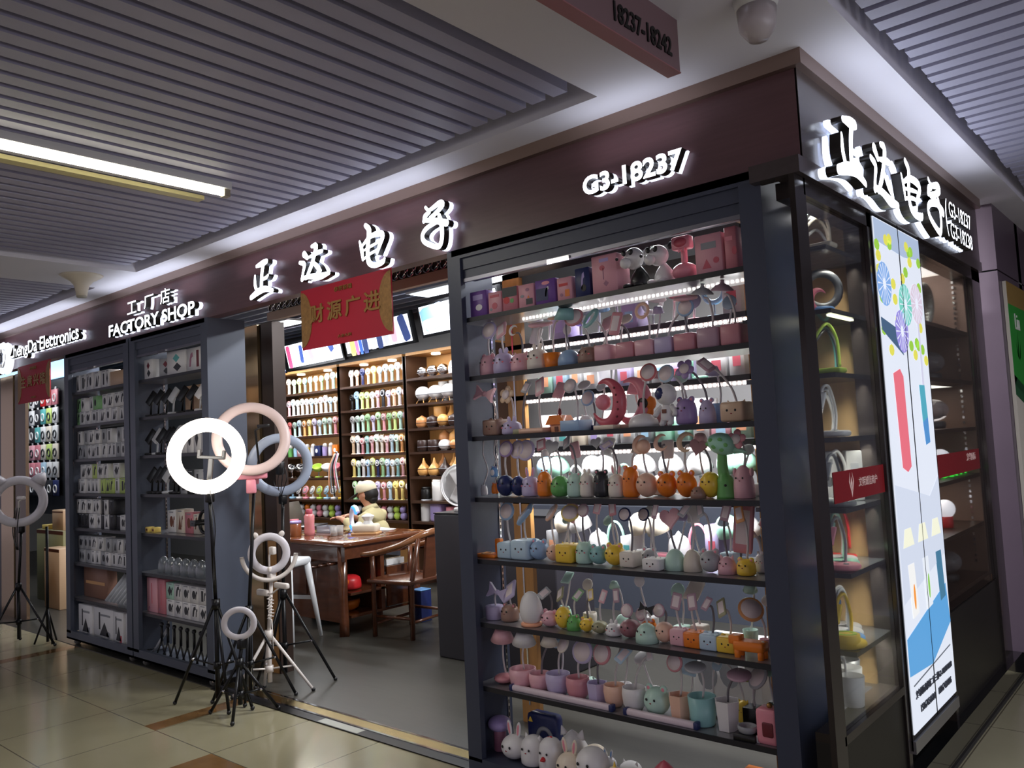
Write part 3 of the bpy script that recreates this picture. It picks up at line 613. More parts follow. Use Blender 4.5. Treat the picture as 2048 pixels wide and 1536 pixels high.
# ---- top shelf: boxes and three figures
PRINTS = {}
def carton(label, x0, x1, y0, depth, z0, h, c, prints=(), name='carton', group=None, cat='box', side=None, rz=0):
    """a printed box; prints = (shape, colour, u, v, su, sv) in fractions of the front face"""
    t = thing(name, label, cat, ((x0 + x1) / 2, y0, z0 + 0.0012), rz, group); w = (x1 - x0); h -= 0.0012
    mb = MB(); mb.rbox((0, depth / 2, h / 2), (w, depth, h), min(0.003, w * 0.1), n=2); mb.build('box', [side or mat('card ' + c, tuple(int(v * 0.72 + 214 * 0.28) for v in PAL[c]) if c not in ('black', 'dark', 'navy', 'orange', 'purple') else PAL[c], 0.45)], t)
    for i, (sh, pc, u, v, su, sv) in enumerate(prints):
        mb = MB(); mb.M = Matrix.Translation((-w / 2 + u * w, 0, v * h)) @ Euler((R90, 0, 0)).to_matrix().to_4x4(); a = su * w / 2; b = sv * h / 2
        if sh == 'o': mb.prism([(a * math.cos(q * PI / 7), b * math.sin(q * PI / 7)) for q in range(14)], 0, 0.0012)
        elif sh == 't': mb.prism([(-a, -b), (a, -b), (0, b)], 0, 0.0012)
        elif sh == 'd': mb.prism([(-a, 0), (0, -b), (a, 0), (0, b)], 0, 0.0012)
        elif sh == 's': mb.prism([(-a, -b), (-a * .3, -b), (a * .2, b * .2), (a, b * .4), (a * .8, b), (-a * .2, b * .8), (-a * .8, 0)], 0, 0.0012)
        else: mb.prism([(-a, -b), (a, -b), (a, b), (-a, b)], 0, 0.0012)
        mb.build('print', [mat('print ' + pc, PAL[pc], 0.5)], t)
    return t
def top_box(i, c, xa, xb, ya, yb, prints, words):
    x0, _ = C6.w(xa, yb, 2.82); x1, _ = C6.w(xb, yb, 2.82); h = C6.w((xa + xb) / 2, ya, 2.82)[1] - C6.w((xa + xb) / 2, yb, 2.82)[1]
    carton(f'{words}, {ORD[i]} box from the entrance, top shelf', x0 + 0.001, x1 - 0.001, 2.82, 0.10, 2.1015, h, c, prints, 'lamp_box', 'boxes on the top shelf of the corner case')
top_box(0, 'purple', 68, 178, 520, 690, [('o', 'white', 0.55, 0.35, 0.4, 0.25), ('b', 'lilac', 0.5, 0.75, 0.6, 0.2)], 'purple printed lamp box')
top_box(1, 'pink', 188, 276, 520, 665, [('b', 'rose', 0.5, 0.8, 0.7, 0.12), ('o', 'rose', 0.5, 0.35, 0.4, 0.3), ('d', 'grey', 0.2, 0.2, 0.25, 0.15)], 'pink box with small cartoon print')
top_box(2, 'rose', 282, 382, 495, 655, [('b', 'dark', 0.5, 0.78, 0.98, 0.4), ('o', 'red', 0.28, 0.45, 0.4, 0.3), ('o', 'green', 0.65, 0.4, 0.25, 0.2)], 'grey and rose box with berry print')
top_box(3, 'pink', 388, 492, 475, 632, [('o', 'mauve', 0.6, 0.75, 0.25, 0.15), ('o', 'grey', 0.25, 0.5, 0.25, 0.12), ('b', 'dark', 0.7, 0.24, 0.42, 0.25), ('t', 'orange', 0.65, 0.45, 0.15, 0.12)], 'pale pink box with dark toy print')
top_box(4, 'purple', 498, 632, 440, 605, [('b', 'navy', 0.35, 0.4, 0.6, 0.5), ('o', 'pink', 0.55, 0.85, 0.4, 0.15), ('s', 'white', 0.6, 0.5, 0.2, 0.4)], 'purple and navy lamp box')
top_box(5, 'pink', 642, 742, 425, 580, [('b', 'red', 0.45, 0.68, 0.6, 0.12), ('b', 'orange', 0.7, 0.3, 0.3, 0.3), ('o', 'mauve', 0.3, 0.25, 0.2, 0.15)], 'pink box with red writing and an orange figure')
top_box(6, 'navy', 762, 860, 360, 555, [('s', 'lilac', 0.55, 0.55, 0.25, 0.6), ('o', 'black', 0.6, 0.3, 0.35, 0.25)], 'dark purple box with a curved lamp print')
top_box(7, 'pink', 875, 1046, 275, 530, [('b', 'lilac', 0.5, 0.86, 0.36, 0.09), ('o', 'rose', 0.42, 0.66, 0.2, 0.14), ('b', 'mauve', 0.46, 0.5, 0.03, 0.3), ('d', 'mauve', 0.55, 0.24, 0.2, 0.16)], 'large pale pink box with a slender lamp print')
top_box(8, 'pink', 1556, 1738, 115, 378, [('b', 'grey', 0.52, 0.7, 0.56, 0.17), ('t', 'rose', 0.42, 0.24, 0.34, 0.24), ('o', 'rose', 0.78, 0.3, 0.22, 0.16)], 'large pink box with grey label and shells')
top_box(9, 'rose', 1752, 1836, 60, 345, [('b', 'pink', 0.4, 0.72, 0.6, 0.1), ('o', 'rose', 0.8, 0.42, 0.4, 0.2)], 'tall rose box lettered FAN at the corner post')
def figure(name, label, xc, xw, ytop, ybot, bodyc, headc, earc):
    x0, z1 = C6.w(xc - xw / 2, ytop, 2.87); x1, z0 = C6.w(xc + xw / 2, ybot, 2.87); H = z1 - z0; R = (x1 - x0) / 2
    t = thing(name, label, 'lamp', ((x0 + x1) / 2, 2.88, 2.10), 0)
    put('body', 'drop', P(bodyc), t, (0.1 * R, 0, 0), (R * 0.85, R * 0.7, H * 0.24)); h = put('head', 'ball', P(headc), t, (-0.15 * R, -0.02, H * 0.68), (R * 0.85, R * 0.75, H * 0.24), (0, 0.35, 0))
    put('muzzle', 'ball', P(headc), t, (-0.35 * R, -0.07, H * 0.55), (R * 0.45, R * 0.4, H * 0.12))
    put('nose', 'ball', EYEM, t, (-0.62 * R, -0.11, H * 0.62), R * 0.13)
    for sx in (-1, 1):
        put('eye', 'ball', EYEM, t, (-0.2 * R + sx * 0.33 * R, -0.065, H * 0.78), (R * 0.2, R * 0.1, H * 0.07), (0, sx * 0.4, 0)); put('ear', 'ear', P(earc), t, (sx * 0.6 * R, 0, H * (0.8 if earc == 'black' else 0.72)), (R * 0.7, R * 0.5, H * 0.09), (0, sx * 0.5, 0))
    for sx in (-1, 1): put('foot', 'ball', P(bodyc), t, (sx * 0.5 * R, -0.05, H * 0.06), (R * 0.35, R * 0.45, H * 0.06))
    return t
figure('panda_lamp', 'glossy black and white panda lamp on the top shelf beside the pale pink box', 1170, 160, 215, 485, 'black', 'white', 'white')
figure('dog_lamp', 'white puppy lamp with a black ear on the top shelf', 1330, 165, 195, 450, 'white', 'white', 'black')
x_, z_ = C6.w(1490, 430, 2.87)
t = thing('handheld_fan', 'pink long necked fan with a square head on the top shelf', 'fan', (x_, 2.87, 2.10))
put('body', 'ballbase', P('pink'), t, (0, 0, 0), (0.052, 0.05, 0.036)); put('neck', 'cyl', P('pink'), t, (0, 0, 0.06), (0.013, 0.013, 0.035)); o = put('fan_head', 'rbox', P('pink'), t, (-0.005, 0, 0.125), (0.04, 0.02, 0.026)); put('grille', 'plate', P('rose'), o, (0, -1.05, 1), (0.7, 0.7, 0.7), (R90, 0, 0)); put('bow', 'bow', P('pink'), t, (0, -0.02, 0.12), 0.014, FACE_Y)

# ---- second shelf
row(C6, SH[1], 'second', [
 ('bear', 'pink', 190, 940, 1078, 92, ('disc', 'lilac', 212, 795, 90)), ('bunny', 'lilac', 290, 925, 1068, 110, ('pill', 'pink', 292, 800, 66, 0.5, 1.3)),
 ('cat', 'pink', 405, 930, 1055, 110, ('moon', 'white', 375, 800, 60)), ('bunny', 'cream', 515, 905, 1048, 118, ('flat', 'pink', 548, 718, 130)),
 ('cup', 'orange', 615, 930, 1030, 100, ('flat', 'peach', 650, 705, 90)), ('dome', 'blue', 722, 905, 1015, 125, ('shade', 'teal', 715, 700, 130), 'half moon', YR, True),
 ('cat', 'brown', 852, 890, 1005, 125, ('disc', 'rose', 770, 715, 110, 0.5)), ('box', 'pink', 968, 875, 985, 105, ('ring', 'teal', 880, 720, 130, 0.7), 'square base', YR, True),
 ('box', 'rose', 1118, 860, 970, 115, ('pill', 'rose', 1046, 755, 70, 0.2, 1.9), 'square base', YR, True), ('box', 'pink', 1243, 838, 948, 122, ('ring', 'peach', 1220, 670, 100, 0.1), 'square base', YR, True),
 ('box', 'lilac', 1368, 815, 928, 118, ('disc', 'blue', 1505, 650, 112, 0.15), 'square base', YR, True), ('box', 'rose', 1510, 800, 920, 138, ('flatring', 'pink', 1500, 510, 150), 'brown topped square', YR, True),
 ('box', 'mauve', 1665, 760, 900, 145, ('hat', 'grey', 1617, 565, 138), 'grey topped square', YR, True), ('box', 'rose', 1815, 735, 880, 140, ('hat', 'mauve', 1748, 540, 142), 'mauve topped square', YR, True)], 'lamps on the second shelf of the corner case')
# ---- third shelf
row(C7, SH[2], 'third', [
 ('boxbear', 'brown', 238, 440, 545, 100, ('bow', 'pink', 180, 290, 120)), ('bunny', 'lilac', 342, 435, 525, 104, ('flower', 'tan', 325, 300, 96)),
 ('block', 'olive', 412, 490, 522, 74, ('pill', 'grey', 455, 250, 40, 0.4, 1.6), 'flat pad'), ('block', 'peach', 530, 487, 520, 160, ('pill', 'pink', 545, 245, 60, 0.5, 1.8), 'flat pad'),
 ('block', 'blue', 768, 440, 510, 125, ('disc', 'grey', 745, 240, 80), 'pen tray'),
 ('block', 'navy', 880, 455, 486, 90, ('disc', 'blue', 862, 320, 90), 'flat pad', 2.96),
 ('dome', 'white', 1212, 400, 490, 170, ('disc', 'red', 1260, 122, 108), 'white dome', YR, True),
 ('bear', 'purple', 1495, 292, 465, 128, ('disc', 'sky', 1378, 160, 110)), ('frog', 'lilac', 1632, 300, 458, 105, ('flower', 'purple', 1500, 112, 124)),
 ('block', 'blue', 1712, 325, 455, 62, None, 'pen box', 2.95), ('boxcat', 'tan', 1828, 310, 442, 160, ('pill', 'mauve', 1640, 70, 110, 0.9, 0.6), 'frowning cube')], 'lamps on the third shelf of the corner case')
# house lamp, moon lamps, camera fan, astronaut
def at7(cx, cy, y=YR): return C7.w(cx, cy, y)
x_, z_ = at7(665, 505); t = thing('house_lamp', 'orange toy house lamp with a red figure on its roof, third shelf', 'lamp', (x_, YR, SH[2]))
put('walls', 'sbox', P('peach'), t, (0, 0, 0), (0.032, 0.03, 0.017)); mb = MB(); mb.prism([(-0.055, 0), (0.055, 0), (0.03, 0.04), (-0.03, 0.04)], -0.04, 0.04); mb.build('roof', [P('orange')], t, (0, 0, 0.034), FACE_Y)
put('figure', 'bear_key' if 'bear_key' in UNIT else 'ball', P('maroon'), t, (0, 0, 0.088), (0.008, 0.008, 0.018)); put('door', 'rbox', P('brown'), t, (0, -0.03, 0.003), (0.01, 0.003, 0.011))
for i, (cx, c, sz, w_) in enumerate(((980, 'rose', 0.088, 'rose pink crescent moon lamp with star dots'), (1085, 'pink', 0.086, 'plain pink crescent moon lamp behind the dotted one'))):
    x_, z_ = at7(cx, 350); yy = YR - 0.02 + 0.07 * i
    t = thing('moon_lamp', f'{w_}, third shelf of the corner case', 'lamp', (x_, yy, SH[2]))
    put('base', 'sbox', P('cream'), t, (0, 0, 0), (0.05, 0.03, 0.009)); mb = MB(); n = 26; vs = []
    pts = []; rad = []
    for k in range(n + 1):
        a = math.radians(-150) + math.radians(265) * k / n; pts.append((0.072 * math.cos(a) * (1), 0, 0.115 + 0.088 * math.sin(a) * 1.0)); rad.append(0.004 + 0.026 * math.sin(PI * k / n))
    mb.tube(pts, rad, 10); mb.build('crescent', [P(c)], t)
    if i == 0:
        for k in range(5): put('star', 'ball', P('maroon'), t, (0.07 + 0.008 * math.sin(k), -0.026, 0.05 + 0.03 * k), 0.005)
        put('hanging_ball', 'ball', P('pink'), t, (-0.012, 0, 0.115), 0.034)
x_, z_ = at7(1178, 375, 2.86); t = thing('camera_fan', 'small orange fan with a black lens on the white dome, third shelf', 'fan', (x_, 2.94, SH[2]))
put('stand', 'cyl', P('orange'), t, (0, 0, 0), (0.02, 0.02, 0.04)); put('shell', 'ball', P('orange'), t, (0, 0, 0.1), (0.034, 0.03, 0.034)); put('lens', 'disc', EYEM, t, (-0.01, -0.03, 0.1), 0.024, FACE_Y); put('foot', 'cyl', P('orange'), t, (0, 0, 0), (0.03, 0.03, 0.006))
x_, z_ = at7(1372, 470, 2.86); t = thing('astronaut_lamp', 'white astronaut lamp with a navy visor, third shelf of the corner case', 'lamp', (x_, 2.86, SH[2]))
put('body', 'blob', P('white'), t, (0, 0, 0.02), (0.027, 0.022, 0.033)); o = put('helmet', 'ball', P('white'), t, (0, 0, 0.125), 0.043); put('visor', 'ball', P('navy'), o, (-0.15, -0.45, 0.05), (0.72, 0.6, 0.68)); put('badge', 'sbox', P('brown'), t, (0, -0.022, 0.05), (0.009, 0.003, 0.008))
for sx in (-1, 1):
    mb = MB(); mb.tube([(sx * 0.02, 0, 0.078), (sx * 0.042, -0.008, 0.055), (sx * 0.044, -0.02, 0.04)], [0.012, 0.011, 0.01], 8); mb.build('arm', [P('white')], t); mb = MB(); mb.tube([(sx * 0.014, 0, 0.03), (sx * 0.018, -0.006, 0.012), (sx * 0.018, -0.018, 0.006)], [0.013, 0.012, 0.011], 8); mb.build('leg', [P('white')], t)
# ---- fourth shelf
row(C7, SH[3], 'fourth', [
 ('round', 'navy', 303, 815, 955, 92, ('disc', 'purple', 320, 605, 84), 'round disc', 2.87, False), ('round', 'navy', 386, 812, 945, 76, ('disc', 'lilac', 395, 598, 96), 'white patterned disc'),
 ('rabbit', 'lilac', 465, 765, 948, 94, ('disc', 'lilac', 452, 612, 110)), ('deer', 'orange', 560, 790, 955, 80, ('pill', 'rose', 555, 618, 60, 0.3, 1.0), 'giraffe'),
 ('egg', 'green', 662, 810, 948, 106, ('heart', 'grey', 622, 590, 88), 'pale egg'), ('bear', 'mint', 762, 790, 945, 94, ('pill', 'grey', 722, 612, 50, 0.7, 1.6)),
 ('bunny', 'cream', 842, 790, 950, 86, None, 'doll'), ('bear', 'dark', 937, 785, 955, 94, ('heart', 'grey', 915, 578, 70), 'clock'),
 ('rabbit', 'cream', 1035, 738, 950, 100, ('pill', 'lilac', 985, 630, 36, 0.9, 2.2)), ('bear', 'orange', 1130, 752, 952, 100, ('moon', 'peach', 1215, 560, 120), 'translucent bear'),
 ('round', 'peach', 1235, 790, 952, 128, ('ball', 'peach', 1230, 640, 84), 'two tone ball'), ('mouse', 'orange', 1368, 800, 962, 124, ('moon', 'peach', 1350, 555, 110), 'domed fox'),
 ('mouse', 'orange', 1497, 790, 958, 122, ('moon', 'tan', 1515, 548, 130), 'clock faced fox'), ('dome', 'brown', 1572, 880, 958, 90, None, 'dark fox', 2.85),
 ('round', 'yellow', 1655, 790, 962, 128, ('heart', 'maroon', 1588, 640, 110), 'amber dome'), ('dog', 'pink', 1875, 745, 962, 130, ('flower', 'rose', 1840, 580, 130), 'floppy eared puppy')], 'lamps on the fourth shelf of the corner case')
x_, z_ = C7.w(1765, 940); t = thing('mushroom_lamp', 'green spotted mushroom dinosaur lamp, fourth shelf of the corner case', 'lamp', (x_, YR, SH[3]))
mb = MB(); mb.tube(catmull([(0, 0, 0), (-0.002, 0, 0.05), (-0.012, 0, 0.11), (-0.01, 0, 0.18)], 5), [0.04 - 0.0015 * q if q < 8 else 0.024 - 0.0004 * q for q in range(16)], 14); mb.build('body', [P('green')], t)
o = put('cap', 'ball', P('mint'), t, (0.0, -0.01, 0.205), (0.062, 0.05, 0.042), (0, 0.25, 0)); mb = MB(); mb.lathe([(0, 0), (0.02, 0), (0.0, 0.05)], 10); mb.build('snout', [P('mint')], t, (0.05, -0.01, 0.185), (0, 1.9, 0))
for k, (a, b) in enumerate(((-0.5, 0.2), (0.1, 0.45), (0.5, 0.1), (-0.2, -0.3), (-0.75, -0.25), (0.3, -0.4))): put('spot', 'ball', P('green'), o, (a, -math.sqrt(max(0, 0.98 - a * a - b * b)), b), (0.16, 0.06, 0.18))
put('eye', 'ball', EYEM, t, (0.012, -0.034, 0.05), 0.005)
# things hanging at the entrance end
HOOKZ = SH[2] - 0.021
for i, (cx, cy, c, lab) in enumerate(((160, 930, 'white', 'white cat shaped plug light hanging on a bent hose'), (232, 920, 'orange', 'orange duck shaped plug light hanging on a hose'), (226, 810, 'blue', 'blue and white penguin light hanging in the case'))):
    x_, z_ = C7.w(cx, cy); t = thing('clip_light', f'{lab}, beside the entrance post', 'lamp', (x_, YR, z_ - 0.02))
    o = put('body', 'blob', P(c), t, (0, 0, 0), (0.019, 0.015, 0.024)); ears(t, 'cat' if i == 0 else 'round', P(c), 0.018, 0.048)
    if i == 2: put('chest', 'ball', P('white'), t, (0, -0.012, 0.02), (0.012, 0.006, 0.016))
    mb = MB(); mb.tube(catmull([(0, 0, 0.05), (0.02, 0.01, 0.12), (-0.005, 0.01, 0.19), (0.006 * i, 0.01, HOOKZ - z_ + 0.02)], 5), 0.0035, 6); mb.build('hose', [NECKM], t)
# ---- fifth shelf
row(C8, SH[4], 'fifth', [
 ('box', 'sky', 318, 385, 487, 92, ('disc', 'blue', 315, 150, 88), 'elephant'), ('box', 'sky', 420, 372, 497, 110, ('pill', 'blue', 430, 148, 120, 0.9, 0.5), 'piggy nosed'), ('mouse', 'blue', 510, 375, 500, 100, None, 'owl'),
 ('round', 'peach', 602, 390, 495, 82, ('disc', 'peach', 600, 140, 100, 0.9)), ('boxcat', 'yellow', 695, 385, 503, 104, ('disc', 'yellow', 720, 150, 100, 0.7), 'square duck'), ('cat', 'mint', 798, 378, 515, 96, ('disc', 'mauve', 805, 182, 72)),
 ('mouse', 'teal', 890, 402, 518, 104, ('pill', 'pink', 895, 180, 44, 0.2, 1.4), 'round faced'), ('mouse', 'yellow', 992, 395, 528, 112, ('pill', 'rose', 992, 170, 46, 0.3, 1.8), 'brown disc'),
 ('boxcat', 'cream', 1092, 440, 538, 94, ('disc', 'navy', 1070, 220, 76), 'cow face'), ('frog', 'grey', 1215, 418, 522, 96, ('disc', 'navy', 1192, 220, 74), 'koala', 2.96), ('boxcat', 'white', 1248, 482, 558, 110, ('pill', 'mauve', 1266, 190, 34, 0.2, 3.0), 'small puppy', 2.855),
 ('dome', 'mint', 1375, 418, 552, 116, ('heart', 'pink', 1360, 240, 130), 'porthole', YR, True), ('dome', 'beige', 1486, 418, 557, 106, ('pill', 'grey', 1455, 190, 44, 0.6, 2.2), 'porthole', YR, True),
 ('mouse', 'grey', 1602, 425, 567, 122, ('pill', 'grey', 1552, 190, 48, 0.6, 2.2), 'smiling bear'), ('pig', 'pink', 1710, 478, 588, 112, ('pill', 'mauve', 1716, 205, 56, 0.25, 1.9)), ('bear', 'yellow', 1832, 490, 592, 116, ('pill', 'orange', 1802, 215, 60, 0.4, 1.9), 'smiling lion'),
 ('bunny', 'white', 1925, 470, 588, 70, ('pill', 'rose', 1830, 300, 130, 0.1, 2.4), 'penguin', 2.96)], 'lamps on the fifth shelf of the corner case')
for cx, c in ((1365, 'porthole ring on the mint lamp'), (1478, 'porthole')): pass
x_, z_ = C8.w(200, 485); t = thing('toy_phone', 'orange flat phone with an upright handset at the entrance end of the fifth shelf', 'toy', (x_, 2.88, SH[4]))
put('base', 'sbox', P('orange'), t, (0, 0, 0), (0.062, 0.04, 0.008)); put('dial', 'ring', P('tan'), t, (-0.01, -0.01, 0.017), (0.03, 0.03, 0.02)); put('handset', 'rbox', P('orange'), t, (0.05, 0.01, 0.016), (0.016, 0.014, 0.035))
# ---- sixth shelf
row(C9, SH[5], 'sixth', [
 ('can', 'lilac', 215, 20, 100, 84, ('bow', 'lilac', 250, -50, 110), 'castle'), ('bear', 'brown', 310, 15, 115, 86, ('pill', 'lilac', 330, -60, 70, 0.7, 1.4), 'monkey'),
 ('mouse', 'pink', 560, 22, 118, 94, ('pill', 'grey', 540, -45, 40, 0.8, 1.6)), ('chick', 'yellow', 640, 15, 148, 80, ('pill', 'olive', 640, -40, 50, 0.8, 1.6), 'duck'), ('frog', 'green', 706, 62, 152, 74, ('pill', 'green', 750, -35, 36, 0.6, 1.8)),
 ('mouse', 'yellow', 786, 72, 152, 76, ('pill', 'yellow', 828, -35, 34, 0.5, 1.8), 'cub'), ('round', 'olive', 868, 108, 185, 88, ('pill', 'pink', 905, -25, 36, 0.3, 1.9), 'tufted'), ('bunny', 'white', 955, 118, 192, 88, ('pill', 'mauve', 985, -30, 38, 0.2, 1.9), 'hedgehog'),
 ('round', 'maroon', 1056, 92, 205, 112, ('disc', 'mauve', 1052, 62, 72), 'tomato'), ('mouse', 'orange', 1172, 100, 190, 84, ('disc', 'mauve', 1140, 85, 70), 'little fox', 2.97), ('dome', 'mint', 1160, 135, 252, 122, ('bow', 'black', 1172, 48, 86), 'acorn', 2.855), ('round', 'peach', 1268, 105, 232, 108, ('disc', 'mauve', 1250, 62, 74), 'peach acorn'),
 ('boxbear', 'pink', 1367, 142, 242, 92, ('pill', 'mauve', 1358, 5, 58, 0.2, 1.6)), ('boxcat', 'orange', 1460, 155, 252, 104, ('pill', 'mauve', 1456, 8, 58, 0.3, 1.6), 'striped tiger'), ('boxbear', 'sky', 1562, 180, 278, 110, ('pill', 'mauve', 1546, 20, 40, 0.5, 2.0)),
 ('boxbear', 'yellow', 1672, 195, 292, 116, ('pill', 'olive', 1638, 45, 60, 0.7, 2.0), 'lion cub'), ('cup', 'pink', 1888, 178, 250, 60, ('disc', 'orange', 1820, 55, 150, 0.9), 'cup base', 2.96)], 'lamps on the sixth shelf of the corner case')
x_, z_ = C9.w(445, 140, 2.86); t = thing('egg_lamp', 'large white egg lamp with a peach base on the sixth shelf', 'lamp', (x_, 2.86, SH[5])); put('shell', 'egg', P('white'), t, (0, 0, 0.012), (0.054, 0.05, 0.07)); put('base', 'disc', P('peach'), t, (0, 0, 0.008), (0.05, 0.047, 0.055))
x_, z_ = C9.w(1808, 345, 2.85); t = thing('dog_lamp', 'orange dachshund lamp standing on four legs, sixth shelf by the corner post', 'lamp', (x_, 2.85, SH[5]))
put('body', 'rbox', P('orange'), t, (0, 0, 0.025), (0.058, 0.03, 0.018))
for sx in (-1, 1):
    for sy in (-1, 1): put('leg', 'cyl', P('orange'), t, (sx * 0.045, sy * 0.018, 0), (0.011, 0.011, 0.016))
put('head', 'rbox', P('orange'), t, (-0.055, 0, 0.045), (0.022, 0.024, 0.016)); mb = MB(); mb.tube(arc((-0.05, 0, 0.062), (0.052, 0, 0.062), -0.015), 0.004, 6); mb.build('light_strip', [P('cream')], t)
# ---- seventh shelf
row(C9, SH[6], 'seventh', [
 ('round', 'rose', 275, 420, 478, 96, ('shade', 'pink', 278, 172, 112), 'round foot', YR, True), ('bowl', 'pink', 390, 380, 495, 132, ('shade', 'white', 412, 195, 116), 'open pot'), ('bowl', 'pink', 498, 405, 512, 112, ('shade', 'cream', 570, 240, 90), 'open pot'),
 ('bowl', 'lilac', 608, 405, 535, 124, ('disc', 'cream', 655, 238, 80, 0.6), 'open ball pot'), ('bowl', 'rose', 730, 418, 548, 120, ('disc', 'lilac', 775, 270, 120), 'open ball pot'), ('hexcup', 'lilac', 850, 450, 572, 112, ('disc', 'rose', 895, 272, 112, 0.3), 'pen cup'),
 ('bowl', 'peach', 958, 480, 610, 114, ('pill', 'sky', 1030, 335, 50, 0.7, 2.0), 'peach open pot'), ('bowl', 'white', 1080, 490, 630, 128, ('pill', 'white', 1190, 300, 40, 0.4, 1.8), 'open ball pot'), ('mouse', 'mint', 1222, 495, 665, 142, None, 'owl'),
 ('hexcup', 'peach', 1364, 548, 702, 130, ('disc', 'rose', 1345, 345, 100), 'faceted pen cup'), ('cup', 'teal', 1505, 578, 752, 158, ('flat', 'grey', 1470, 325, 120), 'wide pen cup'), ('hexcup', 'white', 1660, 602, 782, 150, ('flat', 'mauve', 1742, 385, 140), 'faceted pen cup'),
 ('cat', 'yellow', 1762, 605, 742, 78, ('pill', 'white', 1620, 360, 40, 0.5, 1.5), 'bear', 2.98), ('block', 'black', 1828, 645, 770, 100, ('disc', 'grey', 1865, 475, 150, 0.8), 'robot', 2.96)], 'lamps on the seventh shelf of the corner case')
for i, (xa, ya, xb, yb) in enumerate(((318, 505, 935, 628), (1025, 650, 1462, 745))):
    a = C9.w(xa, ya, 2.815); b = C9.w(xb, yb, 2.815); y_ = 2.822
    t = thing('light_bar', ['long white battery light bar with navy end caps lying on the seventh shelf', 'shorter white light bar with navy end caps lying nearer the corner post'][i], 'lamp', ((a[0] + b[0]) / 2, y_, SH[6] + 0.0)); hw = (b[0] - a[0]) / 2
    mb = MB(); mb.rbox((0, 0, 0.013), (hw * 2, 0.026, 0.026), 0.008); mb.build('diffuser', [mat('light bar diffuser', (222, 206, 214), 0.35)], t)
    for sx in (-1, 1): mb = MB(); mb.rbox((sx * hw, 0, 0.014), (0.018, 0.03, 0.028), 0.004); mb.build('end_cap', [P('navy')], t)
x_, z_ = C9.w(1790, 815, 2.84); t = thing('bowl_lamp', 'grey bowl on a black square base near the corner post, seventh shelf', 'lamp', (x_, 2.835, SH[6])); put('base', 'sbox', P('black'), t, (0, 0, 0), (0.042, 0.035, 0.012)); put('dish', 'bowl', P('grey'), t, (0, 0, 0.02), (0.036, 0.034, 0.025))
x_, z_ = C9.w(1925, 860, 2.85); t = thing('toy_machine', 'pink toy drink machine at the corner post on the seventh shelf', 'toy', (x_, 2.845, SH[6])); put('body', 'rbox', P('pink'), t, (0.005, 0, 0), (0.038, 0.035, 0.062)); put('hatch', 'rbox', P('maroon'), t, (0.012, -0.033, 0.03), (0.02, 0.006, 0.025)); put('tray', 'sbox', P('white'), t, (-0.045, 0, 0), (0.02, 0.03, 0.012)); put('crank', 'ball', GOLD, t, (0.01, -0.005, 0.132), 0.01)
# ---- bottom
Z8 = 0.0665
def pet(name, kind, c, cx, y0, y1, wpx, label, y=YR, er=None, z=Z8, inner=None):
    xl, _ = C9.w(cx - wpx / 2, y0, y); xr, _ = C9.w(cx + wpx / 2, y0, y); R = (xr - xl) / 2; H = C9.w(cx, y0, y)[1] - C9.w(cx, y1, y)[1]
    t = thing(name, label, 'lamp', ((xl + xr) / 2, y, z)); shp = SHAPE[kind][0]
    put('body', shp, P(c), t, (0, 0, 0), (R, min(R, 0.075), H / (2.25 if shp == 'drop' else 2)))
    if er: ears(t, er, P(c), R, H * 0.97, inner)
    face(t, R, H * (0.45 if shp == 'drop' else 0.55), R, yf=-min(R, 0.075) * 0.97); return t
LOWR = 'bottom shelf of the corner case'
x_, z_ = C9.w(238, 900); t = thing('mushroom_lamp', f'mauve mushroom lamp at the entrance post, {LOWR}', 'lamp', (x_, 2.9, Z8)); put('stem', 'cyl', P('mauve'), t, (0, 0, 0), (0.03, 0.03, 0.055)); put('cap', 'ball', P('lilac'), t, (0, 0, 0.12), (0.056, 0.056, 0.036))
pet('rabbit_lamp', 'round', 'white', 338, 838, 985, 128, f'white ball rabbit with pink inner ears, {LOWR}', 2.86, 'long')
pet('cat_lamp', 'cat', 'white', 452, 825, 1000, 122, f'white winking cat with grey ears, {LOWR}', 2.86, 'cat')
t = pet('chick_lamp', 'cat', 'white', 560, 840, 1040, 122, f'white rooster with a red comb, {LOWR}', 2.85); put('comb', 'flower', P('red'), t, (0, 0, 0.125), 0.02, FACE_Y); put('beak', 'cone', P('red'), t, (0.0, -0.055, 0.06), 0.012, (R90, 0, 0))
pet('cat_lamp', 'drop', 'white', 690, 690, 905, 180, f'large white drop shaped cat with pink ears, {LOWR}', 2.95, 'cat')
pet('rabbit_lamp', 'round', 'cream', 680, 925, 1080, 140, f'white rabbit before the big drop cat, {LOWR}', 2.83, 'long')
pet('sheep_lamp', 'round', 'white', 815, 875, 1080, 170, f'big white ball with three lashes, {LOWR}', 2.86)
pet('sheep_lamp', 'round', 'cream', 830, 815, 960, 130, f'smaller white ball behind the lashed one, {LOWR}', 2.97)
pet('rabbit_lamp', 'round', 'white', 918, 910, 1010, 84, f'small white rabbit with blue inner ears, {LOWR}', 2.96, 'long', inner=P('blue'))
t = pet('chick_lamp', 'round', 'cream', 955, 950, 1080, 104, f'pale unicorn with a gold horn, {LOWR}', 2.85); put('horn', 'cone', P('yellow'), t, (0, 0, 0.07), (0.01, 0.01, 0.02))
pet('cat_lamp', 'round', 'white', 1050, 885, 985, 120, f'white cat with pink ears peeping behind, {LOWR}', 2.97, 'cat'); pet('cat_lamp', 'round', 'cream', 1080, 965, 1080, 120, f'white cat with a grey ear in front, {LOWR}', 2.85, 'cat')
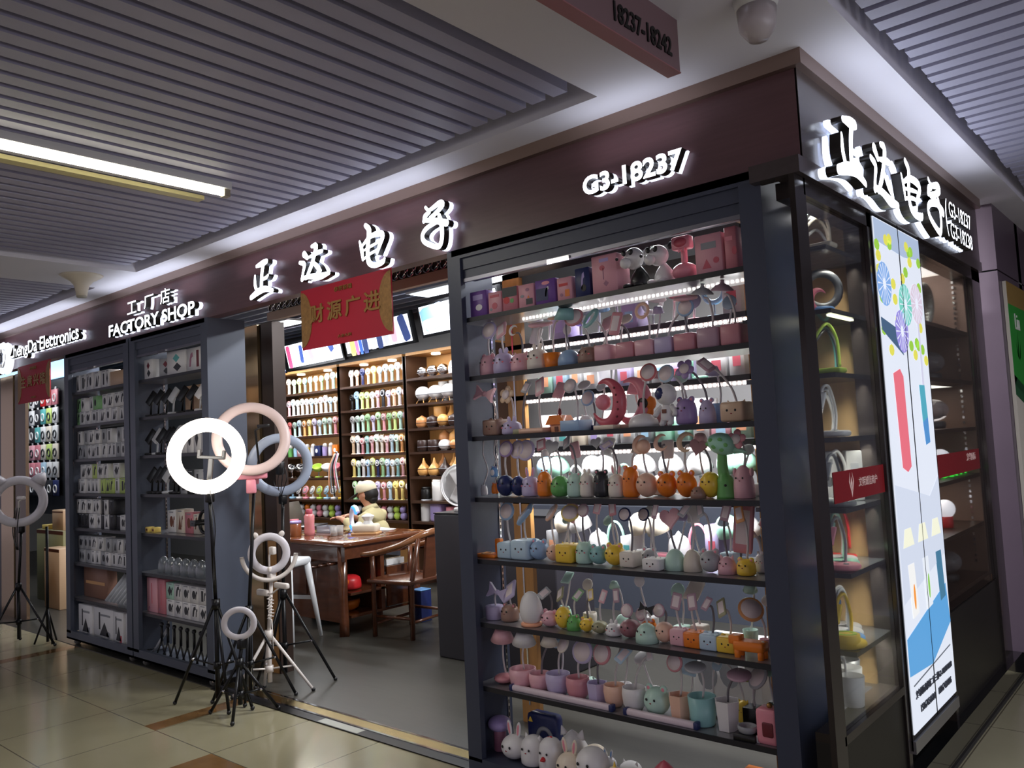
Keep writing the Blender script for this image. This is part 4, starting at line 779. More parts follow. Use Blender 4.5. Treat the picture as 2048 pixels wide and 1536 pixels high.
x_, z_ = C9.w(1268, 1020, 2.87); t = thing('humidifier', f'pink drop lamp with dark window, {LOWR}', 'lamp', (x_, 2.87, Z8 + 0.0)); put('body', 'drop', P('rose'), t, (0, 0, 0.0), (0.083, 0.07, 0.068)); put('window', 'ball', mat('dark glossy window', (40, 30, 34), 0.1, coat=1), t, (-0.05, -0.045, 0.068), (0.03, 0.03, 0.045), (0, 0, -0.8))
x_, z_ = C9.w(1520, 1040, 2.87); t = thing('toy_house', f'purple toy house with an arched window, {LOWR}', 'toy', (x_, 2.86, Z8)); put('walls', 'sbox', P('purple'), t, (0, 0, 0), (0.064, 0.05, 0.045)); put('roof', 'sbox', P('mauve'), t, (0, 0, 0.088), (0.072, 0.055, 0.009)); put('window', 'ball', P('lilac'), t, (0, -0.05, 0.045), (0.036, 0.006, 0.033)); put('lamp', 'moon', P('yellow'), t, (0, -0.058, 0.045), 0.02, FACE_Y)
for k in (-1, 1): put('chimney', 'cyl', P('white'), t, (0.012 * k, 0, 0.105), (0.008, 0.008, 0.01))
x0_, _ = C9.w(1635, 1000, 2.82); carton(f'large orange carton with a round white print, {LOWR}', x0_, -1.235, 2.82, 0.2, Z8, 0.15, 'orange', [('o', 'white', 0.35, 0.4, 0.3, 0.3), ('s', 'brown', 0.6, 0.6, 0.5, 0.4)], 'carton')
x_, z_ = C9.w(520, 790, 2.98); t = thing('tool_case', f'blue tool case behind the animals, {LOWR}', 'box', (x_, 2.99, Z8)); put('shell', 'rbox', P('navy'), t, (0, 0, 0), (0.085, 0.03, 0.09)); put('wheel', 'ring', P('grey'), t, (0.02, -0.03, 0.08), 0.05, FACE_Y); put('badge', 'cone', P('yellow'), t, (-0.06, -0.032, 0.14), (0.014, 0.004, 0.012))

# ---- lamps standing in the rear row of each shelf
random.seed(31)
for si, (z, sh) in enumerate(zip(SH[1:], ('second', 'third', 'fourth', 'fifth', 'sixth', 'seventh'))):
    n = 8
    for i in range(n):
        x = -2.42 + 1.16 * (i + random.uniform(0.2, 0.8)) / n; c = random.choice(['white', 'white', 'cream', 'pink', 'sky', 'mint', 'lilac', 'white']); kind = random.choice(['dome', 'cup', 'round', 'bowl', 'box', 'cat', 'bear'])
        t = thing(NAMES.get(kind, kind + '_lamp'), f'{c} {kind} lamp, {ORD[i]} in the rear row, {sh} corner-case shelf', 'lamp', (x, 2.992, z + 0.0015), 0, 'rear row lamps of the corner case')
        R = random.uniform(0.028, 0.036); H = R * random.uniform(1.6, 2.2); body_of(t, kind, c, R, H, False); hx = random.uniform(-0.05, 0.05); hz = random.uniform(0.17, 0.215)
        nk = MB(); nk.tube(neck_path((0, 0.005, H * 0.9), (hx, 0.01, hz), 0.012 * (-1) ** i), 0.0042, 7); nk.build('neck', [NECKM], t)
        hd = random.choice(['disc', 'pill', 'shade', 'pill', 'disc']); S = random.uniform(0.022, 0.034); o = put('lamp_head', HEADS[hd], PP(c), t, (hx, 0.0, hz), (S, S * (1.4 if hd == 'pill' else 1), S), (0.3, 0.2, 0) if hd == 'shade' else (R90 - random.uniform(0, 0.9), random.uniform(-0.3, 0.3), 0))
# ================================================================== lit shelving behind the corner case
BZ = [2.03, 1.75, 1.465, 1.19, 0.9]
BX0, BX1, BY0, BY1 = -2.98, -1.44, 3.4, 3.72
t = thing('shelving_unit', 'lit shelving unit of lamps and boxes standing behind the corner case', 'shelves', (BX0, BY0, 0)); Wd = BX1 - BX0
for x in (0, Wd - 0.12): mb = MB(); mb.box(x, 0, 0, x + 0.12, 0.03, 2.43, 0); mb.box(x + 0.05, -0.004, 0.1, x + 0.06, 0, 2.3, 1); mb.build('post', [WOODTRIM, CHROME], t)
for z in BZ:
    mb = MB(); mb.box(0.0, 0.0, z - 0.025, Wd, BY1 - BY0, z, 0); mb.build('shelf', [SHEDGE], t)
    mb = MB(); k = 0
    mb.box(0.13, -0.003, z - 0.046, Wd - 0.12, 0.012, z - 0.026, 0)
    while 0.14 + k * 0.024 < Wd - 0.12: mb.box(0.14 + k * 0.024, -0.006, z - 0.043, 0.152 + k * 0.024, -0.003, z - 0.031, 1); k += 1
    if z > 1.3: mb.build('led_strip', [mat('led strip tape', (200, 190, 190), 0.5), LED_E], t)
    if z > 1.0: area('led_strip_light', ((BX0 + BX1) / 2, BY0 + 0.02, z - 0.05), (math.radians(25), 0, 0), Wd - 0.3, 0.03, 4.5, (0.95, 0.97, 1))
mb = MB(); mb.box(0, 0, 2.4, Wd, BY1 - BY0, 2.43); mb.build('top_panel', [SHEDGE], t)
random.seed(11)
SHN = ['top', 'second', 'third', 'fourth', 'lowest']
bcount = 0
for si, (z, spec) in enumerate(((BZ[0], 'dbrdlbrdlrb'), (BZ[1], 'bbbbdbbbbsbb'), (BZ[2], 'bbmbbbbmbbbb'), (BZ[3], 'hhswhhsbhwhshbhh'), (BZ[4], 'bhhwsbhhwsbhh'))):
    z += 0.0015; n = len(spec); x = BX0 + 0.16; stp = (Wd - 0.32) / n
    for i, ch in enumerate(spec):
        cx = x + stp * (i + 0.5); c = random.choice(['white', 'white', 'sky', 'grey', 'pink', 'cream', 'mint', 'white', 'lilac']); where_ = f'{ORD[i]} along the {SHN[si]} lit-unit shelf'
        if ch == 'b':
            w_ = stp * random.uniform(0.7, 0.95); carton(f'{c} gift box, {where_}', cx - w_ / 2, cx + w_ / 2, 3.47, 0.12, z, random.uniform(0.1, 0.2), c, [('b', random.choice(['rose', 'sky', 'teal', 'lilac', 'peach']), 0.5, 0.4, 0.5, 0.35)], 'gift_box', 'boxes on the lit unit behind the corner case')
        elif ch in 'dl':
            t = thing('desk_lamp', f'{c} bent neck desk lamp, {where_}', 'lamp', (cx, 3.52, z), 0, 'lamps on the lit unit behind the corner case'); put('base', 'disc', P(c), t, (0, 0, 0.008), (0.045, 0.045, 0.05))
            mb = MB(); mb.tube(catmull([(0, 0, 0.01), (0.01, 0, 0.13), (-0.03, 0, 0.2), (-0.06, -0.02, 0.17)], 5), 0.006, 7); mb.build('neck', [NECKM], t); put('lamp_head', 'shade', P(c), t, (-0.065, -0.03, 0.13), (0.045, 0.045, 0.035), (0.4, 0.3, 0))
        elif ch == 'r':
            t = thing('ring_lamp', f'{c} small ring lamp, {where_}', 'lamp', (cx, 3.52, z), 0, 'lamps on the lit unit behind the corner case'); put('base', 'disc', P(c), t, (0, 0, 0.008), (0.04, 0.04, 0.05)); put('stem', 'cyl', P('grey'), t, (0, 0, 0.01), (0.005, 0.005, 0.03)); put('ring', 'ring', P(c), t, (0, 0, 0.13), 0.065, FACE_Y)
        elif ch == 'm':
            t = thing('cylinder_speaker', f'{c} round lidded jar lamp, {where_}', 'lamp', (cx, 3.5, z), 0, 'lamps on the lit unit behind the corner case'); put('body', 'cyl', P(c), t, (0, 0, 0), (0.05, 0.05, 0.06)); put('lid', 'dome', P('white'), t, (0, 0, 0.12), (0.048, 0.048, 0.02))
        elif ch == 'h':
            t = thing('shade_lamp', f'{c} hooded reading lamp, {where_}', 'lamp', (cx, 3.52, z), 0, 'lamps on the lit unit behind the corner case'); put('base', 'rbox', P(c), t, (0, 0, 0), (0.045, 0.035, 0.012)); mb = MB(); mb.tube(catmull([(0.02, 0, 0.02), (0.03, 0, 0.1), (0.0, 0, 0.17)], 5), 0.006, 7); mb.build('neck', [NECKG], t); put('hood', 'dome', P(random.choice(['sky', 'mint', 'white', 'cream', 'white'])), t, (-0.01, -0.02, 0.13), (0.06, 0.06, 0.06), (0.3, -0.2, 0))
        elif ch == 's':
            t = thing('curved_lamp', f'{c} hoop lamp, {where_}', 'lamp', (cx, 3.52, z), 0, 'lamps on the lit unit behind the corner case'); put('base', 'disc', P(c), t, (0, 0, 0.01), (0.05, 0.04, 0.06)); mb = MB(); mb.tube([(0.05 * math.cos(a), 0, 0.07 + 0.1 * math.sin(a)) for a in [0.0 + PI * q / 12 for q in range(13)]], 0.007, 7); mb.build('hoop', [P(c)], t); mb = MB(); mb.cyl((-0.05, 0, 0.01), (-0.05, 0, 0.07), 0.007); mb.build('stem', [P(c)], t)
        elif ch == 'w':
            t = thing('bag_of_lamps', f'clear wrapped pale lamp parcel, {where_}', 'parcel', (cx, 3.5, z), 0, 'parcels on the lit unit behind the corner case'); put('wrapping', 'blob', P('white'), t, (0, 0, 0), (0.055, 0.05, 0.06)); put('knot', 'cone', P('white'), t, (0, 0, 0.115), (0.02, 0.02, 0.012))
p_ = on_z(1430, 1375, 0)
carton('white carton with two round speaker prints on the shop floor behind the case', -2.36, -1.96, 4.15, 0.3, 0.004, 0.34, 'white', [('o', 'grey', 0.22, 0.5, 0.3, 0.5), ('o', 'grey', 0.55, 0.58, 0.3, 0.5), ('b', 'olive', 0.85, 0.6, 0.14, 0.25)], 'carton')

# ================================================================== window cabinet on the side facade
WZ = [2.18, 1.94, 1.70, 1.46, 1.20, 0.965, 0.685, 0.455]
t = thing('window_cabinet', 'wood backed window cabinet of desk lamps behind the side glass', 'cabinet', (-1.42, 2.9, 0))
mb = MB(); mb.box(0, 0.59, 0.2, 0.35, 0.598, 2.36); mb.build('wood_back', [mat('olive wood veneer', (150, 122, 84), 0.42, noise=0.2, nscale=6, stretch=(6, 6, 0.7))], t)
mb = MB(); mb.box(0.0, 0.16, 2.34, 0.35, 0.598, 2.36); mb.build('top_panel', [mat('cream ceiling panel', (190, 176, 140), 0.5)], t)
for z in WZ: mb = MB(); mb.box(0.0, 0.16, z - 0.018, 0.345, 0.59, z, 0); mb.build('shelf', [mat('tinted shelf', (60, 62, 66), 0.2, 0.1, coat=0.5)], t)
for yy in (0.584,):
    for xx in (0.3, 0.06):
        mb = MB(); mb.box(xx, yy - 0.004, 0.3, xx + 0.014, yy + 0.004, 2.3, 0); z = 0.32
        while z < 2.28: mb.box(xx + 0.004, yy - 0.0046, z, xx + 0.01, yy - 0.0036, z + 0.016, 1); z += 0.03
        mb.build('slotted_rail', [CHROME, BLK], t)
mb = MB(); mb.cyl((0.26, 0.3, 2.332), (0.26, 0.3, 2.34), 0.05, n=20); mb.build('downlight', [WHITE_E], t)
mb = MB(); mb.box(0.325, 0.17, 1.912, 0.34, 0.42, 1.92); mb.build('led_strip', [mat('pale led bar', (255, 250, 210), 0.5, emit=2.5)], t)
for z in (2.33, 2.155, 1.91, 1.675, 1.435, 1.175, 0.94, 0.66): area('cabinet_light', (-1.1, 3.33, z), (0, 0.3, 0), 0.015, 0.24, 1.6, (1, 0.97, 0.86), 95)
def wlamp(i, z, shelf, y, c, kind, h, label, bx=-1.2):
    t = thing('desk_lamp' if kind != 'pot' else 'pen_pot_lamp', f'{label}, {shelf} side-window shelf', 'lamp', (bx, y, z), 0, 'desk lamps in the side window')
    m = P(c)
    if kind == 'pot':
        put('pot', 'cup', m, t, (0, 0, 0.012), (0.045, 0.045, 0.055)); put('base', 'rbox', m, t, (0.015, 0, 0), (0.06, 0.055, 0.006)); mb = MB(); mb.tube(catmull([(-0.03, 0.03, 0.1), (-0.035, 0.03, 0.17), (-0.06, 0.0, h)], 5), 0.005, 7); mb.build('neck', [P(c)], t)
    elif kind == 'arch':
        mb = MB(); mb.rbox((0, 0, 0.01), (0.12, 0.08, 0.02), 0.008); mb.build('base', [m], t); mb = MB(); mb.tube(catmull([(-0.03, -0.05, 0.015), (-0.03, -0.05, h * 0.6), (0, -0.02, h * 0.95), (0, 0.05, h), (0.01, 0.09, h * 0.7), (0.01, 0.1, 0.03)], 6), 0.006, 7); mb.build('arch', [m], t)
    else:
        put('base', 'disc', m, t, (0, 0, 0.012), (0.065, 0.06, 0.08)); o = MB(); o.tube(catmull([(0, 0.03, 0.02), (0.0, 0.045, h * 0.5), (0.0, 0.0, h * 0.92), (0, -0.06, h * 0.95), (0.0, -0.1, h * 0.75)], 6), 0.006, 7); o.build('neck', [P('grey') if kind == 'gneck' else m], t)
        put('lamp_head', 'pill', m, t, (0, -0.11, h * 0.68), (0.02, 0.04, 0.03), (0.9, 0, 0)); put('button', 'disc', P('grey'), t, (0.02, -0.02, 0.024), (0.01, 0.01, 0.02))
for i, (z, shelf, items) in enumerate((
    (WZ[0], 'top', (('cream', 'arch', 0.16, 'cream arched tube lamp at the front'), ('cream', 'arch', 0.15, 'taller cream arched tube lamp'), ('white', 'arch', 0.13, 'thin white arched tube lamp at the back'))),
    (WZ[2], 'third', (('lime', 'arch', 0.19, 'pale lime arched lamp'), ('dark', 'arch', 0.18, 'dark grey arched lamp'), ('teal', 'arch', 0.2, 'thin square arched teal lamp'))),
    (WZ[3], 'fourth', (('white', 'neck', 0.2, 'white round based lamp with bent head'), ('white', 'gneck', 0.19, 'white lamp with a dark hose'), ('white', 'neck', 0.17, 'smaller white lamp at the back'))),
    (WZ[4], 'fifth', (('grey', 'neck', 0.2, 'grey lamp above the red band'), ('white', 'arch', 0.2, 'white hoop lamp above the red band'), ('dark', 'arch', 0.17, 'dark hoop lamp above the red band'))),
    (WZ[5], 'sixth', (('pink', 'gneck', 0.2, 'pink lamp base with grey hose'), ('mint', 'neck', 0.21, 'mint flat based lamp'), ('white', 'neck', 0.2, 'white lamp beside the mint one'), ('red', 'arch', 0.2, 'red hoop lamp at the back'))),
    (WZ[6], 'seventh', (('yellow', 'neck', 0.2, 'yellow round based lamp at the front'), ('blue', 'gneck', 0.2, 'blue based lamp with pale hose'), ('white', 'gneck', 0.19, 'white dish based lamp with dark hose'), ('white', 'neck', 0.18, 'second white dish based lamp'))),
    (WZ[7], 'lowest', (('white', 'pot', 0.18, 'white pen pot lamp at the front'), ('white', 'pot', 0.19, 'white pen pot lamp in the middle'), ('dark', 'pot', 0.19, 'charcoal pen pot lamp at the back'))))):
    n = len(items)
    for k, (c, kind, h, lab) in enumerate(items): wlamp(i, z + 0.0015, shelf, 3.13 + 0.32 * (k + 0.1) / n, c, kind, h, lab, -1.13 - 0.13 * k / n)
t = thing('ring_lamp', 'blue ring lamp lying on its side, second shelf of the side window', 'lamp', (-1.17, 3.2, WZ[1] + 0.0015)); put('ring', 'ring', P('dark'), t, (0, 0.05, 0.1), (0.085, 0.085, 0.085), (R90, 0.4, 0.7)); put('base', 'disc', P('blue'), t, (0, 0, 0.012), (0.06, 0.06, 0.08)); put('hose', 'moon', P('rose'), t, (0.02, -0.03, 0.05), 0.05, (R90, 0, 1))
carton('grey and white lamp carton standing above the red band in the side window', -1.3, -1.18, 3.3, 0.1, WZ[4], 0.2, 'white', [('o', 'dark', 0.7, 0.4, 0.3, 0.2), ('b', 'grey', 0.5, 0.8, 0.7, 0.1)], 'lamp_carton', rz=0.6)
carton('slim white carton beside the grey one above the red band', -1.17, -1.11, 3.38, 0.08, WZ[4], 0.2, 'white', [('b', 'grey', 0.5, 0.6, 0.5, 0.3)], 'lamp_carton', rz=0.5)
t = thing('shop_lamp_sign', 'yellow disc stool lamp in front on the seventh shelf of the side window', 'lamp', (-1.13, 3.115, WZ[6] + 0.0015)); put('body', 'cyl', P('yellow'), t, (0, 0, 0), (0.05, 0.045, 0.025)); put('ring', 'ring', P('lime'), t, (0, 0, 0.05), (0.04, 0.036, 0.02))
# red band stuck across both windows
t = thing('window_band', 'dark red band with a white V emblem across the first side window', 'sign', (-1.054, 3.18, 1.285))
mb = MB(); mb.box(0, -0.28, -0.055, 0.003, 0.28, 0.055); mb.build('film', [mat('dark red film', (120, 22, 26), 0.35)], t)
WPR = mat('pale band print', (225, 190, 180), 0.5)
mb = MB(); mb.M = Matrix.Translation((0.003, -0.1, 0)) @ Euler((R90, 0, R90)).to_matrix().to_4x4()
for s_ in (-1, 1): mb.prism([(0, -0.045), (s_ * 0.008, -0.025), (s_ * 0.026, 0.012), (s_ * 0.012, 0.045), (s_ * 0.017, 0.014), (0, -0.028)], 0, 0.001)
mb.prism([(0, -0.02), (0.009, 0.006), (0, 0.03), (-0.009, 0.006)], 0, 0.001); mb.build('emblem', [WPR], t)
flat_text('lettering', '文明诚信商户', t, (0.004, 0.08, 0.005), (R90, 0, R90), 0.21, 0.034, WPR)
t = thing('window_band', 'dark red band with small print across the second side window', 'sign', (-1.054, 4.75, 1.285)); mb = MB(); mb.box(0, -0.52, -0.055, 0.003, 0.4, 0.055); mb.build('film', [mat('dark red film', (120, 22, 26), 0.35)], t)
flat_text('lettering', '义乌国际', t, (0.004, 0.2, 0.02), (R90, 0, R90), 0.2, 0.04, WPR)

# ---- tall light box with the product advert
LB0, LB1, LZ0, LZ1 = 3.5, 4.19, 0.26, 2.37
t = thing('advert_light_box', 'tall lit advert panel with fans and a blue foot between the two side windows', 'sign', (-1.03, (LB0 + LB1) / 2, LZ0)); H_ = LZ1 - LZ0; hw = (LB1 - LB0) / 2
mb = MB(); mb.box(-0.1, -hw, -0.05, -0.004, hw, H_); mb.build('case', [BLK], t)
def ADV(n, c, e=1.0):
    m = mat('advert ' + n, c, 0.3, emit=e * 0.85); b = m.node_tree.nodes['Principled BSDF']; b.inputs['Base Color'].default_value = tuple(v * 0.25 for v in lin(c)) + (1,); return m
LBW = ADV('white', (222, 228, 240))
mb = MB(); mb.box(-0.004, -hw + 0.012, 0.01, 0.0, hw - 0.012, H_ - 0.01); mb.build('face', [LBW], t)
AF = Matrix.Translation((0.0, 0, 0)) @ Euler((R90, 0, R90)).to_matrix().to_4x4()
def ad(name, col, polys, lift=0.001, e=1.0):
    mb = MB(); mb.M = AF
    for p in polys: mb.prism([(x * (2 * hw - 0.03) - hw + 0.015, z * (H_ - 0.03) + 0.015) for x, z in p], 0, lift)
    return mb.build(name, [ADV(col[0], col[1], e)], t)
def oval(x, z, a, b, n=18): return [(x + a * math.cos(2 * PI * i / n), z + b * math.sin(2 * PI * i / n)) for i in range(n)]
def rect(x0, z0, x1, z1): return [(x0, z0), (x1, z0), (x1, z1), (x0, z1)]
ad('print_header', ('grey blue', (170, 186, 212)), [[(0, 1), (1, 1), (1, 0.955), (0.6, 0.945), (0, 0.955)]])
random.seed(5)
for cn, cc in (('leaf green', (150, 200, 70)), ('leaf yellow', (220, 215, 90))): ad('print_leaves', (cn, cc), [oval(random.random() * 0.94 + 0.03, 0.72 + random.random() * 0.26, 0.05, 0.012, 8) for _ in range(16)], 0.0014)
for (x, z, cn, cc) in ((0.12, 0.87, 'fan blue', (130, 170, 225)), (0.55, 0.84, 'fan teal', (120, 205, 190)), (0.42, 0.78, 'fan lilac', (150, 140, 215)), (0.82, 0.85, 'fan pink', (215, 200, 215))):
    ad('print_fan', (cn, cc), [oval(x, z, 0.14, 0.045)], 0.002); ad('print_hub', ('hub', (225, 230, 245)), [oval(x, z, 0.03, 0.012)] + [[(x, z), (x + 0.13 * math.cos(a), z + 0.042 * math.sin(a)), (x + 0.13 * math.cos(a + 0.08), z + 0.042 * math.sin(a + 0.08))] for a in [k * PI / 8 for k in range(16)]], 0.0025)
ad('print_handle', ('fan handle pale', (205, 205, 225)), [rect(0.8, 0.66, 0.84, 0.81)], 0.0016)
ad('print_table', ('slate', (70, 95, 125)), [[(0, 0.8), (0.3, 0.785), (0.42, 0.73), (0, 0.775)]], 0.0016)
ad('print_power_bank', ('rose red', (225, 110, 125)), [[(0.16, 0.69), (0.3, 0.70), (0.36, 0.685), (0.38, 0.5), (0.3, 0.49), (0.2, 0.5)]], 0.002)
ad('print_power_bank', ('teal blue', (80, 165, 185)), [[(0.72, 0.67), (0.84, 0.67), (0.86, 0.6), (0.74, 0.59)]], 0.002); ad('print_power_bank', ('mid blue', (80, 140, 200)), [[(0.74, 0.59), (0.86, 0.6), (0.87, 0.545), (0.77, 0.54)]], 0.002)
ad('print_shape', ('pale facet', (206, 214, 230)), [[(0, 0.47), (0.75, 0.43), (1, 0.47), (1, 0.30), (0, 0.24)]], 0.0012)
for (x, cn, cc) in ((0.2, 'torch white', (238, 238, 236)), (0.52, 'torch pale', (226, 232, 240)), (0.84, 'torch teal', (70, 120, 150))):
    ad('print_torch', (cn, cc), [[(x - 0.07, 0.31), (x + 0.06, 0.31), (x + 0.09, 0.21), (x - 0.04, 0.205)]], 0.002); ad('print_torch_head', ('torch head', (240, 240, 215)), [[(x - 0.13, 0.345), (x + 0.1, 0.345), (x + 0.05, 0.38), (x - 0.08, 0.38)]], 0.0022)
ad('print_torch_drop', ('orange drop', (240, 150, 60)), [oval(0.22, 0.245, 0.02, 0.025)], 0.0025); ad('print_torch_drop', ('green drop', (140, 200, 90)), [oval(0.55, 0.25, 0.02, 0.025)], 0.0025)
ad('print_blue_band', ('sky blue', (92, 160, 215)), [[(0, 0.175), (0.95, 0.235), (1, 0.15), (0.5, 0.095), (0, 0.105)]], 0.0016)
ad('print_rule', ('rule grey', (90, 95, 105)), [[(0.06, 0.082), (0.94, 0.102), (0.94, 0.1045), (0.06, 0.0845)]], 0.0016)
flat_text('lettering', '义乌国际商贸城二区三楼G3-18237/18238', t, (0.0022, 0.0, 0.15), (R90, 0, R90), 0.56, 0.032, mat('advert ink', (60, 64, 74), 0.5))
for yy, s_ in ((-0.12, '15867656684'), (0.15, '18867420886')): flat_text('lettering', s_, t, (0.0022, yy, 0.085), (R90, 0, R90), 0.21, 0.028, mat('advert ink', (60, 64, 74), 0.5))
mb = MB(); mb.box(0.0, -0.002, 0.0, 0.003, 0.002, H_); mb.build('panel_joint', [BLK], t)
mb = MB(); mb.box(-0.03, -hw, -0.06, 0.006, hw, -0.012); mb.build('sill', [mat('satin aluminium', (180, 180, 184), 0.3, 0.9)], t)
area('advert_glow', (-0.99, 3.85, 1.35), (0, R90, 0), 2.0, 0.6, 3, (0.85, 0.9, 1), 170).rotation_euler = (0, -R90, 0)
# ---- second window: crystal lamps
t = thing('window_cabinet', 'dim window cabinet of crystal lamps at the far end of the side facade', 'cabinet', (-1.5, 4.24, 0))
mb = MB(); mb.box(0, 1.0, 0.2, 0.42, 1.02, 2.36); mb.build('wood_back', [mat('dull wood back', (120, 92, 78), 0.45, noise=0.15, nscale=5)], t)
mb = MB(); mb.box(0, 0, 0.2, 0.02, 1.0, 2.36); mb.build('rear_panel', [mat('dull wood back', (120, 92, 78))], t)
for z in (2.0, 1.72, 1.46, 1.2, 0.93, 0.65): mb = MB(); mb.box(0.02, 0, z - 0.02, 0.42, 1.0, z); mb.build('shelf', [DARKWOOD], t)
for xx in (0.36, 0.12):
    mb = MB(); z = 0.7
    while z < 2.3: mb.box(xx, 0.992, z, xx + 0.01, 0.999, z + 0.016); z += 0.03
    mb.build('slotted_rail', [CHROME], t)
area('cabinet_light', (-1.3, 4.8, 1.69), (0, 0, 0), 0.3, 0.6, 1.4, (1, 0.9, 0.8)); area('cabinet_light', (-1.3, 4.8, 1.17), (0, 0, 0), 0.3, 0.6, 1.4, (1, 0.9, 0.8)); area('cabinet_light', (-1.3, 4.8, 1.44), (0, 0, 0), 0.3, 0.6, 1.4, (1, 0.9, 0.8)); area('cabinet_light', (-1.3, 4.8, 2.33), (0, 0, 0), 0.3, 0.6, 0.8, (1, 0.9, 0.8))
CRY = mat('crystal glass', (225, 222, 232), 0.08, trans=0.85)
for i, (z, kinds) in enumerate(((2.0, 'mm'), (1.72, 'bf'), (1.46, 'bb'), (1.2, 'dk'), (0.93, 'gk'), (0.65, 'gb'))):
    z += 0.0015
    for k, ch in enumerate(kinds):
        y = 4.5 + 0.35 * k; lab = f'{["nearer", "farther"][k]} one on the {["top", "second", "third", "fourth", "fifth", "lowest"][i]} shelf of the far side window'
        if ch == 'm': t = thing('crescent_lamp', f'silver crescent crystal lamp, {lab}', 'lamp', (-1.2, y, z)); mb = MB(); pts = [(0, 0.11 * math.cos(a), 0.125 + 0.11 * math.sin(a)) for a in [math.radians(-60 + 250 * q / 16) for q in range(17)]]; mb.tube(pts, [0.012 + 0.02 * math.sin(PI * q / 16) for q in range(17)], 8); mb.build('crescent', [mat('silver studded', (180, 178, 170), 0.25, 0.9, bump=0.8, nscale=80)], t); put('base', 'disc', P('dark'), t, (0, 0, 0.01), (0.05, 0.05, 0.06))
        elif ch in 'bgf': t = thing('crystal_lamp', f'faceted crystal lamp, {lab}', 'lamp', (-1.2, y, z)); put('globe', 'ball', CRY, t, (0, 0, 0.1), (0.08, 0.08, 0.06)); put('base', 'disc', P('blue' if ch == 'g' else 'dark'), t, (0, 0, 0.02), (0.06, 0.06, 0.14))
        elif ch == 'd': t = thing('dome_lamp', f'white lit net dome lamp, {lab}', 'lamp', (-1.18, y, z)); put('base', 'cyl', P('rose'), t, (0, 0, 0), (0.06, 0.06, 0.03)); put('dome', 'dome', mat('glowing dome', (255, 250, 240), 0.4, emit=0.9), t, (0, 0, 0.06), (0.075, 0.075, 0.06))
        else: t = thing('star_lamp', f'glowing little star lamp, {lab}', 'lamp', (-1.18, y, z)); put('base', 'cyl', P('red'), t, (0, 0, 0), (0.035, 0.035, 0.03)); put('globe', 'ball', mat('glowing globe', (250, 245, 255), 0.4, emit=0.8 if i < 5 else 0.2), t, (0, 0, 0.1), 0.05)
t = thing('string_light', 'green glowing string light on the fourth shelf of the far side window', 'light', (-1.15, 4.95, 1.2)); mb = MB(); mb.tube([(0.01 * math.sin(q * 2), -0.25 + q * 0.03, 0.01 + 0.008 * math.sin(q * 1.7)) for q in range(18)], 0.005, 6); mb.build('cord', [mat('green glow', (60, 230, 70), 0.5, emit=1.5)], t)
# ---- poster on the column
t = thing('poster', 'green and cream mall poster on the stone column', 'poster', (-0.968, 6.18, 1.5)); PW = 0.42
mb = MB(); mb.box(0, -PW, -1.2, 0.02, PW, 0.84); mb.build('board', [mat('cream poster paper', (215, 208, 190), 0.5)], t)
PF = Matrix.Translation((0.02, 0, 0)) @ Euler((R90, 0, R90)).to_matrix().to_4x4()
def pp(name, m, polys):
    mb = MB(); mb.M = PF
    for p in polys: mb.prism(p, 0, 0.002)
    mb.build(name, [m], t)
pp('print_header', mat('poster olive', (150, 120, 60), 0.5), [[(-PW, 0.7), (PW, 0.7), (PW, 0.84), (-PW, 0.84)]])
pp('print_green', mat('poster green', (40, 150, 50), 0.5), [[(-PW, 0.2), (PW, 0.02), (PW, 0.7), (-PW, 0.7)]])
pp('print_band', mat('poster dark green', (30, 90, 50), 0.5), [[(-PW, 0.14), (PW, -0.04), (PW, 0.08), (-PW, 0.26)]])
pp('print_leaf', mat('poster pale leaf', (210, 215, 160), 0.5), [[(-0.2, 0.36), (-0.12, 0.5), (-0.16, 0.38)], [(-0.2, 0.36), (-0.2, 0.54), (-0.23, 0.42)], [(-0.2, 0.36), (-0.28, 0.48), (-0.25, 0.38)]])
pp('print_maize', mat('poster amber', (225, 160, 50), 0.5), [[(0.1 + 0.05 * math.cos(q * PI / 6), 0.46 + 0.1 * math.sin(q * PI / 6)) for q in range(12)]])
pp('print_card', mat('poster red', (205, 70, 50), 0.5), [[(-0.2, -0.12), (0.35, -0.2), (0.38, -0.42), (-0.12, -0.34)]])
pp('print_foot', mat('poster orange', (215, 140, 50), 0.5), [[(-PW, -1.2), (PW, -1.2), (PW, -0.95), (-PW, -0.95)]])
flat_text('lettering', 'Liu', t, (0.026, -0.2, 0.6), (R90, 0, R90), 0.14, 0.1, mat('poster white', (235, 235, 225)))
pp('print_photo', mat('poster photo', (70, 80, 60), 0.5), [[(-0.3, -0.62), (-0.1, -0.66), (-0.1, -0.42), (-0.3, -0.38)], [(0.05, -0.7), (0.3, -0.74), (0.3, -0.54), (0.05, -0.5)]])

